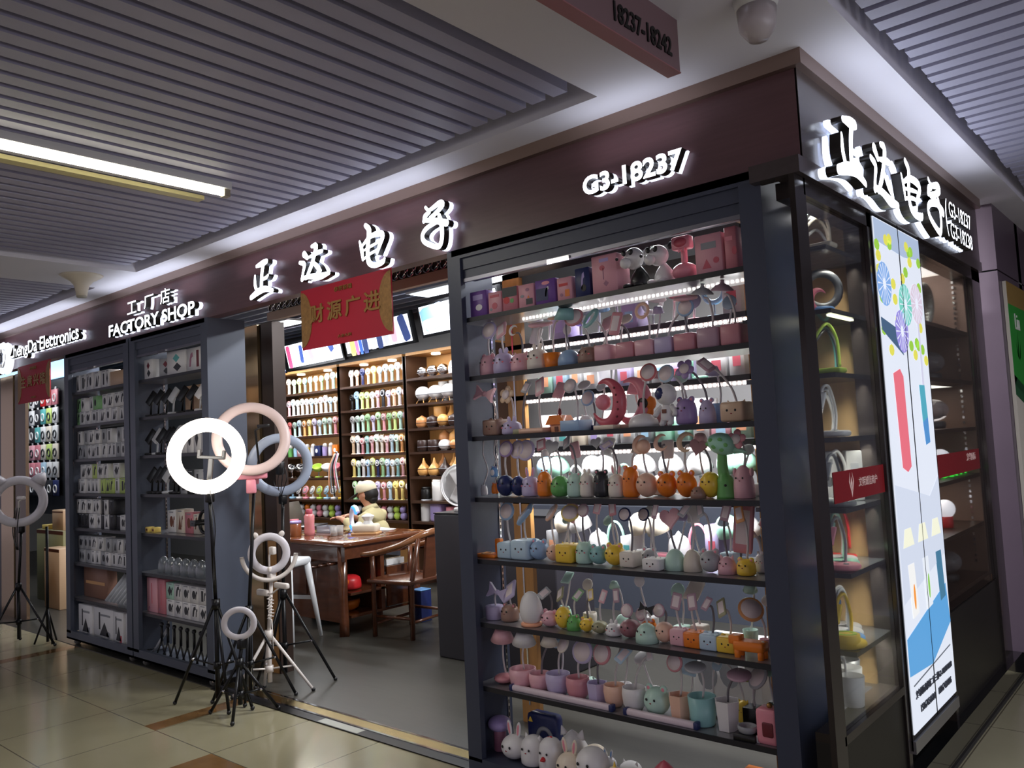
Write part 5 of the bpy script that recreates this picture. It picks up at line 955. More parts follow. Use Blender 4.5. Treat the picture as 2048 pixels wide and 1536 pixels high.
# shop front sign on the other side of the corridor, seen as a reflection in the side windows
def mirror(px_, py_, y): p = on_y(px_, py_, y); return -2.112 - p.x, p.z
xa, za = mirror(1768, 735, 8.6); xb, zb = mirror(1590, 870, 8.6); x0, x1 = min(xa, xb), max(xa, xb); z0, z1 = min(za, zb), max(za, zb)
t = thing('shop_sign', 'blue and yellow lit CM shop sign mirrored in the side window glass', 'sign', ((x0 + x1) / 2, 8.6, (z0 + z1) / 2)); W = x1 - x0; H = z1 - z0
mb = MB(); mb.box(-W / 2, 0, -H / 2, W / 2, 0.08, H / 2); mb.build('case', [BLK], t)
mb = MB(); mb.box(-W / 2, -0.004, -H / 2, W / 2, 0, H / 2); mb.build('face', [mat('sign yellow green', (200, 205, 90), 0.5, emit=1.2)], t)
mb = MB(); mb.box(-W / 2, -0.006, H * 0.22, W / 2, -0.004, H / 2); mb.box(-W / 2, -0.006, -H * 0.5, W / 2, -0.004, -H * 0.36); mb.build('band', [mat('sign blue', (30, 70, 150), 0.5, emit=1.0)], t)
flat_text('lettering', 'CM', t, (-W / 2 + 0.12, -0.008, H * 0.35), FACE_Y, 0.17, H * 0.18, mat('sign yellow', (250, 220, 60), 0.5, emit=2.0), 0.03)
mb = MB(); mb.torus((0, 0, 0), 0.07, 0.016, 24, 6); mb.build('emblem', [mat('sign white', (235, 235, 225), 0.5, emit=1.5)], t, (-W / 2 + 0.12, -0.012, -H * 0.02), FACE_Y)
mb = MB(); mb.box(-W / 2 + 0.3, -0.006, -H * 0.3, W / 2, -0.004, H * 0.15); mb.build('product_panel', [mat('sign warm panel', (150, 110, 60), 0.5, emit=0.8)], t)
mb = MB(); mb.box(-W / 2 + 0.06, 0.02, -H / 2 - za + z0 - 1.2, -W / 2 + 0.1, 0.06, -H / 2); mb.box(W / 2 - 0.1, 0.02, -H / 2 - 1.2, W / 2 - 0.06, 0.06, -H / 2); mb.build('post', [BLK], t)
# ================================================================== twin cases by the far doorway: boxed gadgets
random.seed(21)
GADGET = [('s', 0.5, 0.55, 0.42, 0.62), ('o', 0.5, 0.5, 0.4, 0.5), ('d', 0.5, 0.5, 0.5, 0.6), ('t', 0.5, 0.45, 0.4, 0.6), ('b', 0.5, 0.5, 0.24, 0.62)]
def gadget_box(label, x0, x1, y0, d, z, h, c='white', pc='dark', group=None, rz=0):
    g = random.choice(GADGET); pr = [(g[0], pc, g[1], g[2], g[3], g[4])]
    if x1 - x0 > 0.1: pr.append(('s', pc, 0.8, 0.5, 0.2, 0.5))
    pr.append(('b', 'grey', 0.5, 0.92, 0.5, 0.05))
    return carton(label, x0, x1, y0, d, z, h, c, pr, 'gadget_box', group, rz=rz)
AZ = SH
ACOL = [('white',), ('white', 'white', 'green'), ('white', 'white', 'grey'), ('white', 'lime', 'white'), ('white', 'white', 'dark'), ('white', 'grey', 'white')]
for s in range(6):
    z = AZ[s]; rows_ = 1 if s == 0 else 2; hs = {0: 0.15, 1: 0.115, 2: 0.118, 3: 0.12, 4: 0.118, 5: 0.11}[s]
    for r in range(rows_):
        x = -7.40; k = 0; xe = -6.29 if s else -6.75
        while x < xe - 0.05:
            w_ = random.uniform(0.075, 0.12); w_ = min(w_, xe - x); c = random.choice(ACOL[s]); 
            if r == 0 or random.random() < 0.85:
                pc = 'dark' if c in ('white', 'lime', 'grey') else 'black'
                gadget_box(f'{c} gadget box, {ORD[k]} in the {["lower", "upper"][r] if rows_ == 2 else "single"} layer, {["top", "second", "third", "fourth", "fifth", "sixth"][s]} shelf, far wheeled case', x + 0.002, x + w_ - 0.002, 2.83 + random.uniform(0, 0.02), 0.1, z + r * hs, hs - 0.001, c, pc, 'gadget boxes in the far wheeled case')
            x += w_; k += 1
carton('large tan carton at the end of the top shelf of the far case', -6.72, -6.3, 2.84, 0.14, SH[0], 0.12, 'tan', [('b', 'rose', 0.88, 0.5, 0.2, 0.9)], 'carton')
for i in range(7):
    t = thing('tripod_sleeve', f'clear sleeved silver selfie stick, {ORD[i]} in the pile, lowest shelf, far wheeled case', 'selfie stick', (-6.36 - i * 0.065, 2.86, SH[6]), 0, 'sleeved sticks in the far wheeled case')
    mb = MB(); mb.cyl((-0.09, -0.02, 0.016), (0.05, 0.08, 0.22), 0.016, n=8); mb.build('sleeve', [mat('clear sleeve', (205, 210, 214), 0.2, coat=0.8)], t); mb = MB(); mb.cyl((0.05, 0.08, 0.22), (0.066, 0.092, 0.244), 0.018, n=8); mb.build('grip', [BLKPL], t)
carton('brown flat carton leaning on the lowest shelf of the far case', -7.38, -6.92, 2.88, 0.08, SH[6], 0.25, 'brown', [('b', 'tan', 0.5, 0.5, 0.8, 0.1)], 'carton')
for i, (a, b) in enumerate(((-7.34, -7.08), (-7.06, -6.7), (-6.68, -6.5), (-6.48, -6.3))):
    carton(f'big white tripod carton, {ORD[i]} from the far doorway at the foot of the far case', a, b, 2.82 + 0.01 * (i % 2), 0.14, 0.066, 0.27, 'white', [('t', 'dark', 0.55, 0.4, 0.5, 0.4), ('b', 'dark', 0.3, 0.62, 0.07, 0.5), ('b', 'grey', 0.6, 0.8, 0.5, 0.06), ('o' if i % 2 else 'b', 'rose' if i == 2 else 'grey', 0.75, 0.25, 0.2, 0.2)], 'tripod_carton')
# near wheeled case
for i, (a, b, h, c, rz) in enumerate(((-6.1, -5.97, 0.15, 'white', 0), (-5.83, -5.7, 0.13, 'grey', 0.3), (-5.72, -5.49, 0.17, 'white', 0.1), (-5.45, -5.25, 0.165, 'white', 0))):
    carton(f'{c} phone holder box, {ORD[i]} from the middle post, top shelf, nearer case', a, b, 2.83, 0.09, SH[0], h, c, [('d', 'teal' if i == 2 else 'maroon', 0.5, 0.68, 0.36, 0.36), ('d', 'dark', 0.55, 0.3, 0.42, 0.36)] if i != 3 else [('b', 'maroon', 0.75, 0.5, 0.16, 0.7), ('s', 'mauve', 0.3, 0.5, 0.25, 0.6)], 'holder_box', rz=rz)
carton('wood tone carton above the holders in the nearer case', -5.68, -5.44, 2.93, 0.08, SH[1], 0.2, 'tan', [('b', 'brown', 0.5, 0.5, 0.05, 1.0)], 'carton')
carton('blue grey carton beside the wood tone one in the nearer case', -5.42, -5.22, 2.93, 0.08, SH[1], 0.22, 'grey', [('b', 'sky', 0.5, 0.5, 0.7, 0.5)], 'carton')
def holder(i, x, z, shelf, c='black'):
    t = thing('phone_holder', f'{c} phone holder, {ORD[i]} from the middle post on the {shelf} shelf of the nearer case', 'phone holder', (x, 2.87, z), 0, 'phone holders in the nearer case'); m = BLKPL if c == 'black' else P(c)
    put('base', 'disc', m, t, (0, 0, 0.01), (0.04, 0.04, 0.06)); mb = MB(); mb.tube([(0, 0, 0.015), (0.01, 0, 0.08), (0.03, 0, 0.12)], 0.007, 7); mb.build('arm', [m], t); mb = MB(); mb.rbox((0, 0, 0), (0.07, 0.014, 0.11), 0.005); mb.build('cradle', [m], t, (0.035, -0.01, 0.14), (-0.35, 0.5, 0))
for s, (z, sh, n) in enumerate(((SH[1], 'second', 7), (SH[2], 'third', 6), (SH[3], 'fourth', 6))):
    for i in range(n): holder(i, -6.1 + (0.87 if s == 0 else 0.5) * i / n + random.uniform(-0.02, 0.02), z, sh, random.choice(['black', 'black', 'black', 'white' if s == 0 else 'black', 'silver']))
for i in range(4): gadget_box(f'white long boxed holder seen through the lit ring, {ORD[i]} third shelf, nearer case', -5.62 + i * 0.1, -5.53 + i * 0.1, 2.85, 0.1, SH[2], 0.2, 'white', 'dark')
for i in range(4): gadget_box(f'grey boxed holder under the lit ring, {ORD[i]} fourth shelf, nearer case', -5.62 + i * 0.1, -5.53 + i * 0.1, 2.85, 0.1, SH[3], 0.17, ['grey', 'dark', 'grey', 'white'][i], 'dark')
for i in range(2): carton(f'small yellow clip box, {ORD[i]} from the middle post, fifth shelf, nearer case', -6.13 + i * 0.1, -6.08 + i * 0.1, 2.83, 0.05, SH[4], 0.04, 'yellow', [('b', 'brown', 0.5, 0.5, 0.5, 0.4)], 'clip_box')
for i, (a, b, h, c) in enumerate(((-5.92, -5.8, 0.16, 'white'), (-5.79, -5.68, 0.17, 'cream'), (-5.66, -5.55, 0.15, 'rose'), (-5.54, -5.46, 0.14, 'cream'))): gadget_box(f'{c} charger box, {ORD[i]} of the upright ones on the fifth shelf of the nearer case', a, b, 2.9, 0.08, SH[4], h, c, 'brown')
t = thing('head_strap', 'black head strap mount on the fifth shelf of the nearer case', 'strap', (-5.36, 2.89, SH[4])); mb = MB(); mb.torus((0, 0, 0.09), 0.08, 0.016, 20, 6); mb.M = Matrix.Rotation(R90, 4, 'X'); mb.torus((0, 0.09, 0), 0.075, 0.012, 20, 6); mb.build('strap', [BLKPL], t); put('buckle', 'sbox', P('dark'), t, (0, -0.085, 0.07), (0.03, 0.008, 0.02))
for i in range(6):
    t = thing('bagged_mount', f'clear bag with a camera mount, {ORD[i]} on the sixth shelf of the nearer case', 'bag', (-5.95 + i * 0.11, 2.88, SH[5]), 0, 'bagged mounts in the nearer case'); put('bag', 'dome', mat('clear bag', (130, 138, 146), 0.15, coat=1, alpha=0.75), t, (0, 0, 0), (0.055, 0.04, 0.075)); put('mount', 'sbox', BLKPL, t, (0, 0, 0.0), (0.02, 0.02, 0.03))
for i in range(2):
    t = thing('selfie_stick', f'{["dark", "pale"][i]} folded stick standing at the end of the sixth shelf of the nearer case', 'selfie stick', (-5.28 + i * 0.06, 2.88, SH[5])); mb = MB(); mb.rbox((0, 0, 0.09), (0.025, 0.025, 0.18), 0.006); mb.build('handle', [P(['dark', 'beige'][i])], t); mb = MB(); mb.rbox((0.01, 0, 0.2), (0.05, 0.02, 0.06), 0.006); mb.build('clamp', [P('dark')], t)
for i, (a, b) in enumerate(((-6.14, -5.98), (-5.97, -5.86))): carton(f'tall pink carton, {ORD[i]} from the middle post on the lowest shelf of the nearer case', a, b, 2.84, 0.1, SH[6], 0.25, ['pink', 'rose'][i], [('b', 'rose', 0.5, 0.55, 0.05, 0.6), ('o', 'mauve', 0.25, 0.12, 0.15, 0.08)], 'tall_carton')
for r in range(2):
    for i in range(5):
        c = random.choice(['white', 'white', 'mint' if r else 'white', 'orange' if i == 4 else 'white']); gadget_box(f'{c} mount box, {ORD[i]} in the {["lower", "upper"][r]} layer beside the pink cartons in the nearer case', -5.84 + i * 0.115, -5.73 + i * 0.115, 2.84, 0.1, SH[6] + r * 0.118, 0.116, c, 'dark')
for i in range(8):
    t = thing('folded_tripod', f'black folded mini tripod, {ORD[i]} from the middle post at the foot of the nearer case', 'tripod', (-6.0 + i * 0.095, 2.88, 0.066), 0, 'folded tripods at the foot of the nearer case')
    mb = MB(); mb.cyl((0, 0, 0.11), (0, 0, 0.22), 0.01, n=8); mb.build('column', [BLKPL], t)
    for q in range(3): a = q * 2.1; mb = MB(); mb.cyl((0, 0, 0.12), (0.045 * math.cos(a), 0.04 * math.sin(a), 0.0), 0.006, n=6); mb.build('leg', [BLKPL], t)
    put('ball_head', 'ball', P('dark'), t, (0, 0, 0.23), 0.016)
t = thing('selfie_stick', 'grey stick leaning at the foot of the nearer case', 'selfie stick', (-6.12, 2.87, 0.066)); mb = MB(); mb.cyl((0, 0, 0.01), (0.14, 0.05, 0.2), 0.011, n=8); mb.build('tube', [P('silver')], t); put('grip', 'ball', P('dark'), t, (0, 0, 0.012), 0.014)

# ================================================================== far doorway: wall of blister packs
t = thing('pegboard', 'black pegboard of hanging cable packs seen through the far doorway', 'pegboard', (-11.3, 3.9, 0)); mb = MB(); mb.box(-1.3, 0, 0.9, 1.7, 0.03, 2.6); mb.build('board', [mat('black pegboard', (22, 22, 25), 0.5)], t)
mb = MB(); mb.box(-1.3, -0.05, 2.55, 1.7, 0.0, 2.8); mb.build('light_box', [mat('blue white light box', (170, 205, 240), 0.5, emit=1.6)], t)
random.seed(9)
COLS = ['white', 'white', 'rose', 'sky', 'red', 'dark', 'pink', 'lime', 'teal', 'white', 'navy', 'cream']
for r in range(6):
    z = 2.42 - r * 0.22
    for k in range(6):
        x = -11.62 + k * 0.19; c = random.choice(COLS if r < 5 else ['dark', 'navy', 'dark'])
        t = thing('hanging_pack', f'{c} hanging cable pack, {ORD[k]} along the {["top", "second", "third", "fourth", "fifth", "lowest"][r]} row of the pegboard', 'blister pack', (x, 3.86, z), 0, 'packs on the pegboard'); mb = MB(); mb.rbox((0, 0, -0.1), (0.165, 0.02, 0.19), 0.006, n=2); mb.build('card', [mat('card ' + c, PAL[c], 0.4)], t)
        mb = MB(); mb.torus((0, -0.012, -0.11), 0.045, 0.008, 14, 6); mb.M = Matrix(); mb2 = MB(); mb2.M = Matrix.Translation((0, -0.012, -0.11)) @ Matrix.Rotation(R90, 4, 'X'); mb2.torus((0, 0, 0), 0.045, 0.009, 14, 6); mb2.build('cable', [P('white' if c in ('dark', 'navy', 'rose', 'red', 'sky', 'teal') else 'dark')], t)
        mb = MB(); mb.rbox((0, 0.002, 0.01), (0.05, 0.006, 0.03), 0.002, n=2); mb.build('hanger', [P('white')], t); mb = MB(); mb.cyl((0, 0.04, 0.015), (0, -0.01, 0.015), 0.004, n=6); mb.build('peg', [CHROME], t)
area('pegboard_light', (-11.2, 3.3, 2.5), (math.radians(-50), 0, 0), 1.6, 0.2, 10, (0.92, 0.96, 1))
area('pegboard_light', (-11.2, 3.3, 1.2), (math.radians(-90), 0, 0), 1.6, 0.2, 5, (0.92, 0.96, 1))
for i, (x0, x1, y, d, h, c) in enumerate(((-10.25, -9.5, 3.5, 0.3, 0.78, 'olive'), (-9.6, -9.2, 3.35, 0.3, 0.62, 'tan'))):
    carton(['olive brown counter carton in the far doorway', 'tan tall carton in front of the olive one in the far doorway'][i], x0, x1, y, d, 0.004, h, c, [('b', 'brown', 0.5, 0.97, 1.0, 0.05)], 'floor_carton')
carton('small tan carton on top of the olive carton in the far doorway', -9.85, -9.55, 3.52, 0.2, 0.784, 0.22, 'tan', [('b', 'brown', 0.5, 0.9, 1.0, 0.06)], 'floor_carton')
carton('small yellow pack lying on the olive carton in the far doorway', -10.15, -9.98, 3.52, 0.12, 0.784, 0.05, 'yellow', [], 'small_pack')

# ================================================================== ring lights on tripods
RINGW = mat('frosted ring diffuser', (205, 200, 206), 0.35); RINGP = mat('pale pink ring diffuser', (214, 190, 184), 0.4); RINGB = mat('blue grey ring diffuser', (165, 176, 196), 0.4)
LIT = mat('lit ring', (255, 240, 222), 0.5, emit=5.5)
def ring_light(label, c, R, r, m, ry_, tilt, feet, hub_z, mpole, pole_r=0.011, foot=None, pole_to=None, spread_z=None):
    """c: ring centre; feet: three points on the floor; the pole runs from the hub between the feet up to the ring"""
    fx = sum(f[0] for f in feet) / 3; fy = sum(f[1] for f in feet) / 3
    t = thing('ring_light', label, 'ring light', (fx, fy, 0)); o = Vector((fx, fy, 0)); cc = Vector(c) - o; ry = -ry_ + 0.35
    mb = MB(); mb.torus((0, 0, 0), R - r, r, 48, 12, flat=0.55); rot = Euler((R90 + tilt, 0, ry)); ring = mb.build('ring', [m], t, cc, rot)
    mb = MB(); mb.torus((0, 0, -r * 0.5), R - r, r * 0.85, 40, 8, flat=0.4); mb.build('rim', [mat('ring rear shell', (150, 146, 150), 0.45)], ring)
    bottom = cc + Vector((-0.01, 0.02, -R - 0.02)); pt = bottom
    mb = MB(); mb.tube([(0, 0, 0.07), (0, 0, hub_z)], pole_r * 1.25, 10); mb.tube([(0, 0, hub_z), (pt.x * 0.5, pt.y * 0.5, (hub_z + pt.z) / 2), (pt.x, pt.y, pt.z)], pole_r, 10); mb.build('pole', [mpole], t)
    mb = MB(); mb.rbox((pt.x, pt.y, pt.z), (0.045, 0.045, 0.06), 0.008); mb.build('bracket', [mpole if m is not RINGP else P('pink')], t)
    mb = MB(); mb.cyl((0, 0, hub_z - 0.03), (0, 0, hub_z + 0.03), pole_r * 2.2, n=12); mb.build('collar', [mpole], t)
    mb = MB(); mb.cyl((0, 0, hub_z * 0.42 - 0.02), (0, 0, hub_z * 0.42 + 0.02), pole_r * 2.0, n=12); mb.build('lower_collar', [mpole], t)
    for f in feet:
        d = Vector(f) - o; l = MB(); l.tube([(d.x * 0.04, d.y * 0.04, hub_z), (d.x, d.y, 0.012)], 0.0095, 8); lo = l.build('leg', [mpole], t)
        mid = Vector((d.x * 0.55, d.y * 0.55, hub_z * 0.46)); l = MB(); l.tube([(0, 0, hub_z * 0.42), tuple(mid)], 0.006, 6); l.build('brace', [mpole], lo)
        l = MB(); l.ell((d.x, d.y, 0.014), 0.013, 10, 6); l.build('rubber_foot', [BLKPL], lo); l = MB(); l.ell(tuple(mid), 0.011, 8, 6); l.build('rivet', [CHROME], lo)
    return t, ring, o, cc
fl = lambda x, y: tuple(on_z(x, y, 0.0))
cA = on_y(413, 912, 2.48); RA = (on_y(495, 912, 2.45).x - on_y(333, 912, 2.45).x) / 2 * 0.86
tA, rA, oA, ccA = ring_light('large glowing white ring light on a black tripod in front of the twin cases', cA, 0.225, 0.041, LIT, -0.55, 0.0, [fl(350, 1410), fl(458, 1430), (cA.x + 0.1, 2.68, 0)], 0.62, BLK)
mb = MB(); mb.rbox((0, 0, 0), (0.16, 0.03, 0.02), 0.006); mb.rbox((-0.07, 0, 0.02), (0.02, 0.03, 0.05), 0.005); mb.rbox((0.07, 0, 0.02), (0.02, 0.03, 0.05), 0.005); mb.rbox((0, 0.0, -0.07), (0.03, 0.03, 0.13), 0.006); mb.build('phone_clip', [BLKPL], tA, ccA + Vector((0, 0.03, -0.01)), (0, 0.1, 0.9))
mb = MB(); mb.tube(catmull([(ccA.x + 0.03, ccA.y, ccA.z - 0.2), (ccA.x + 0.08, ccA.y, ccA.z - 0.4), (ccA.x + 0.02, ccA.y + 0.02, ccA.z - 0.6), (ccA.x + 0.05, ccA.y, ccA.z - 0.75)], 5), 0.003, 5); mb.build('cable', [BLKPL], tA)
area('ring_light_glow', (cA.x + 0.06, cA.y - 0.08, cA.z), (R90, 0, -0.55), 0.3, 0.3, 3.0, (1, 0.94, 0.86)).rotation_euler = (R90, 0, 0.55)
cB = on_y(503, 877, 2.88)
tB, rB, oB, ccB = ring_light('unlit pale pink ring light standing just behind the glowing one', cB, 0.244, 0.034, RINGP, -0.75, -0.25, [fl(490, 1415), fl(425, 1408), fl(592, 1392)], 0.55, BLK)
mb = MB(); mb.rbox((0, 0, 0), (0.2, 0.05, 0.05), 0.01); mb.rbox((0, 0, -0.07), (0.06, 0.05, 0.09), 0.008); mb.build('control_box', [P('pink')], tB, ccB + Vector((0.0, -0.01, -0.235)), (0, 0, 0.9))
mb = MB(); mb.tube([(0.05, 0.02, -0.18), (0.03, 0.01, 0.05), (0.12, 0, 0.07)], 0.007, 7); mb.rbox((0.14, 0, 0.075), (0.12, 0.02, 0.02), 0.005); mb.build('phone_clip', [BLKPL], tB, ccB)
cC = on_y(560, 930, 3.12)
tC, rC, oC, ccC = ring_light('unlit blue grey ring light on a tall black tripod in the shop doorway', cC, 0.212, 0.032, RINGB, -0.7, 0.12, [fl(671, 1362), (cC.x - 0.2, cC.y - 0.02, 0), (cC.x - 0.04, cC.y - 0.2, 0)], 0.58, BLK)
for k in range(4): mb = MB(); mb.tube(catmull([(0.0 + 0.02 * k, 0, -0.02), (-0.05 + 0.05 * k, -0.02, -0.1), (-0.02 + 0.01 * k, 0, -0.2), (0.02, 0.0, -0.3)], 5), 0.0032, 5); mb.build('cable', [BLKPL], tC, ccC)
mb = MB(); mb.rbox((0, 0, -0.02), (0.06, 0.04, 0.09), 0.01); mb.build('phone_clip', [BLKPL], tC, ccC)
cD = on_y(538, 1107, 2.92); WHT = mat('white plastic stand', (214, 206, 200), 0.4)
tD, rD, oD, ccD = ring_light('white ring light with little horns on a short white tripod', cD, 0.13, 0.024, RINGW, -0.6, 0.0, [fl(627, 1383), fl(465, 1400), (-4.8, 2.97, 0)], 0.36, WHT, 0.012)
mb = MB(); mb.torus((0, 0, 0), 0.165, 0.014, 24, 8, a0=PI * 1.02, a1=PI * 1.98); mb.build('yoke', [WHT], tD, ccD, (R90, 0, 0.95))
for sx in (-1, 1): put('horn', 'ear', WHT, rD, (sx * 0.07, 0.1, 0), (0.05, 0.05, 0.02), (-R90, 0, -sx * 0.5))
mb = MB(); mb.tube([(0, 0, -0.1), (0.0, 0, -0.02), (0.02, 0, 0.02)], 0.006, 7); mb.rbox((0.04, 0, 0.02), (0.05, 0.03, 0.05), 0.008); mb.rbox((0, 0, -0.1), (0.035, 0.03, 0.03), 0.006); mb.build('phone_clip', [WHT], tD, ccD)
mb = MB(); mb.rbox((-0.08, 0, -0.25), (0.12, 0.03, 0.04), 0.01); mb.rbox((0.13, 0, -0.19), (0.14, 0.03, 0.035), 0.01); mb.tube([(-0.08, 0, -0.25), (0.02, 0, -0.25), (0.13, 0, -0.19)], 0.006, 6); mb.build('phone_arm', [WHT], tD, ccD)
mb = MB(); mb.tube([(0.02 * math.cos(q * 1.9), 0.02 * math.sin(q * 1.9), -0.27 - 0.006 * q) for q in range(24)] + [(0.015, 0, -0.5), (0.02, 0, -0.62)], 0.0035, 5); mb.build('cable', [WHT], tD, ccD)
cE = on_y(478, 1247, 2.58)
ring_light('small unlit white ring light on a short black tripod near the floor', cE, 0.101, 0.018, RINGW, -0.55, 0.15, [(cE.x - 0.2, 2.5, 0), (cE.x + 0.11, 2.46, 0), (cE.x + 0.09, 2.77, 0)], 0.3, BLK)
cF = on_y(38, 1003, 2.5)
tF, rF, oF, ccF = ring_light('white cat eared ring light by the bronze post at the far doorway', cF, 0.215, 0.036, RINGW, -0.95, 0.0, [(cF.x + 0.05, 2.2, 0), (cF.x - 0.3, 2.6, 0), (cF.x + 0.25, 2.68, 0)], 0.5, BLK)
for sx in (-1, 1): mb = MB(); mb.lathe([(0.065, 0), (0.045, 0.06), (0.01, 0.1), (0, 0.1)], 14); mb.build('cat_ear', [RINGW], rF, (sx * 0.135, 0.15, 0), (-R90, 0, -sx * 0.6))
mb = MB(); mb.tube([(0, 0, -0.2), (0, 0, 0.0), (0.06, 0, 0.02)], 0.008, 7); mb.rbox((0.05, 0, 0.03), (0.14, 0.03, 0.03), 0.008); mb.build('phone_clip', [WHT], tF, ccF)
for k in range(3): mb = MB(); mb.tube(catmull([(0.05 * k - 0.03, -0.02, -0.05), (0.05 * k - 0.06, -0.03, -0.25), (0.02 * k, -0.02, -0.4)], 5), 0.004, 5); mb.build('cable', [BLKPL], tF, ccF)
t = thing('tripod_pole', 'black folded light stand in the far doorway beside the cat eared ring', 'light stand', (-7.62, 2.68, 0)); mb = MB(); mb.tube([(0, 0, 0.02), (0, 0, 0.98)], 0.012, 8); mb.build('pole', [BLK], t)
for q in range(3): mb = MB(); mb.tube([(0, 0, 0.3), (0.1 * math.cos(q * 2.1), 0.1 * math.sin(q * 2.1), 0.01)], 0.008, 6); mb.build('leg', [BLK], t)
# ================================================================== back wall shelving of the shop
BYF, BYB = 6.0, 6.33
LV = [2.246, 1.966, 1.70, 1.447, 1.18, 0.92, 0.70]
BAYS = [(-9.2, -7.95, 'bay behind the ring lights'), (-7.90, -6.78, 'middle bay'), (-6.72, -5.45, 'bay beside the dark counter')]
BACKW = mat('honey wood back panel', (200, 146, 84), 0.5, noise=0.12, nscale=5, stretch=(6, 6, 0.7))
for bi, (x0, x1, bn) in enumerate(BAYS):
    t = thing('wall_shelving', f'dark framed wall shelves with honey wood backs, the {bn}', 'shelves', (x0, BYF, 0)); W = x1 - x0
    mb = MB(); mb.box(0, BYB - BYF - 0.015, 0.1, W, BYB - BYF, 2.5); mb.build('back_panel', [BACKW], t)
    for xx in (-0.05, W): mb = MB(); mb.box(xx, 0, 0, xx + 0.05, BYB - BYF, 2.5); mb.build('upright', [DARKWOOD], t)
    for z in LV: mb = MB(); mb.box(0, 0, z - 0.025, W, BYB - BYF - 0.015, z); mb.build('shelf', [DARKWOOD], t)
    mb = MB(); mb.box(0, 0, 2.5, W, BYB - BYF, 2.53); mb.build('top_panel', [WOODTRIM], t)
    for k in range(2):
        mb = MB(); xx = W * (0.28 + 0.45 * k); mb.cyl((xx, 0.12, 2.485), (xx, 0.12, 2.499), 0.05, n=18); mb.build('downlight', [mat('downlight', (255, 244, 220), 0.5, emit=8)], t)
    area('shelf_light', ((x0 + x1) / 2, BYF + 0.02, 2.47), (math.radians(-8), 0, 0), W * 0.9, 0.12, 3, (1, 0.95, 0.86))
    area('shelf_wash', ((x0 + x1) / 2, BYF - 0.35, 2.5), (math.radians(32), 0, 0), W * 0.9, 0.1, 7.5, (0.95, 0.97, 1))
    for z in LV[:5]: area('shelf_strip', ((x0 + x1) / 2, BYF + 0.03, z - 0.03), (math.radians(25), 0, 0), W * 0.9, 0.02, 0.9, (1, 0.96, 0.9))
carcass = MB(); carcass.box(-5.4, 6.0, 0, -1.2, 6.33, 0.9, 0); carcass.build('wall_cabinet', [mat('slate lacquer', (70, 74, 86), 0.4)]); tag(bpy.data.objects['wall_cabinet'], 'long slate base cabinet along the back wall behind the lit shelving', 'cabinet')
def fan(label, c, c2, x, z, h, group, y=6.1, style=0):
    t = thing('handheld_fan', label, 'fan', (x, y, z + 0.0015), 0, group); m = PP(c)
    R = h * 0.225; zc = h - R
    unit('fan_base', lambda b: b.lathe([(0, 0), (1, 0), (1, 0.25), (0.55, 0.4), (0, 0.4)], 16)); unit('fan_handle', lambda b: b.lathe([(0, 0), (0.85, 0), (1, 0.2), (0.9, 1), (0.95, 1.6), (0.7, 2), (0, 2)], 14))
    put('base', 'fan_base', m, t, (0, 0, 0), (R * 0.75, R * 0.6, 0.03)); put('handle', 'fan_handle', m, t, (0, 0, 0.008), (R * 0.42, R * 0.4, (zc - R * 0.5) / 2)); o = put('fan_head', 'disc', m, t, (0, -0.005, zc), (R, R, R * 1.6), FACE_Y)
    put('grille', 'ring', PP(c2), o, (0, 0, 0.1), (0.78, 0.78, 0.5)); put('hub', 'plate', PP(c2 if style else c), o, (0, 0, 0.17), (0.3, 0.3, 1))
    if style == 2: ears(t, 'cat', m, R * 0.9, h)
    return t
FR = {(1, 0): 'white peach navy peach yellow sky grey mint white grey', (1, 1): 'black blue lime lime white pink dark lilac peach white rose', (1, 2): 'grey mint mint green lilac green rose green lime mint mauve', (1, 3): 'tan white rose teal pink white cream pink sky mint orange green',
      (1, 4): 'yellow mint white blue lime navy green blue white teal pink lime', (1, 5): 'green white . . lilac rose sky yellow yellow grey', (0, 0): 'beige mint lime teal mint peach green grey mint white', (0, 1): 'pink white white white white sky white white white sky cream white', (0, 2): 'red mint sky orange yellow lilac sky mint mint rose pink'}
LN = ['top', 'second', 'third', 'fourth', 'fifth', 'sixth', 'lowest']
random.seed(4)
for (b, r), cs in FR.items():
    cs = cs.split(); x0, x1, bn = BAYS[b]
    for i, c in enumerate(cs):
        if c == '.': continue
        x = x0 + 0.05 + (x1 - x0 - 0.08) * (i + 0.5) / len(cs); h = random.uniform(0.19, 0.225); c2 = random.choice(['white', 'grey', c, 'white'])
        if c == 'white': c2 = random.choice(['grey', 'sky', 'mint', 'pink'])
        fan(f'{c} handheld fan, {ORD[i]} in the {LN[r]} row of the {bn}', c, c2, x, LV[r], h, 'handheld fans on the wall shelves', style=random.choice([0, 0, 1, 2]))
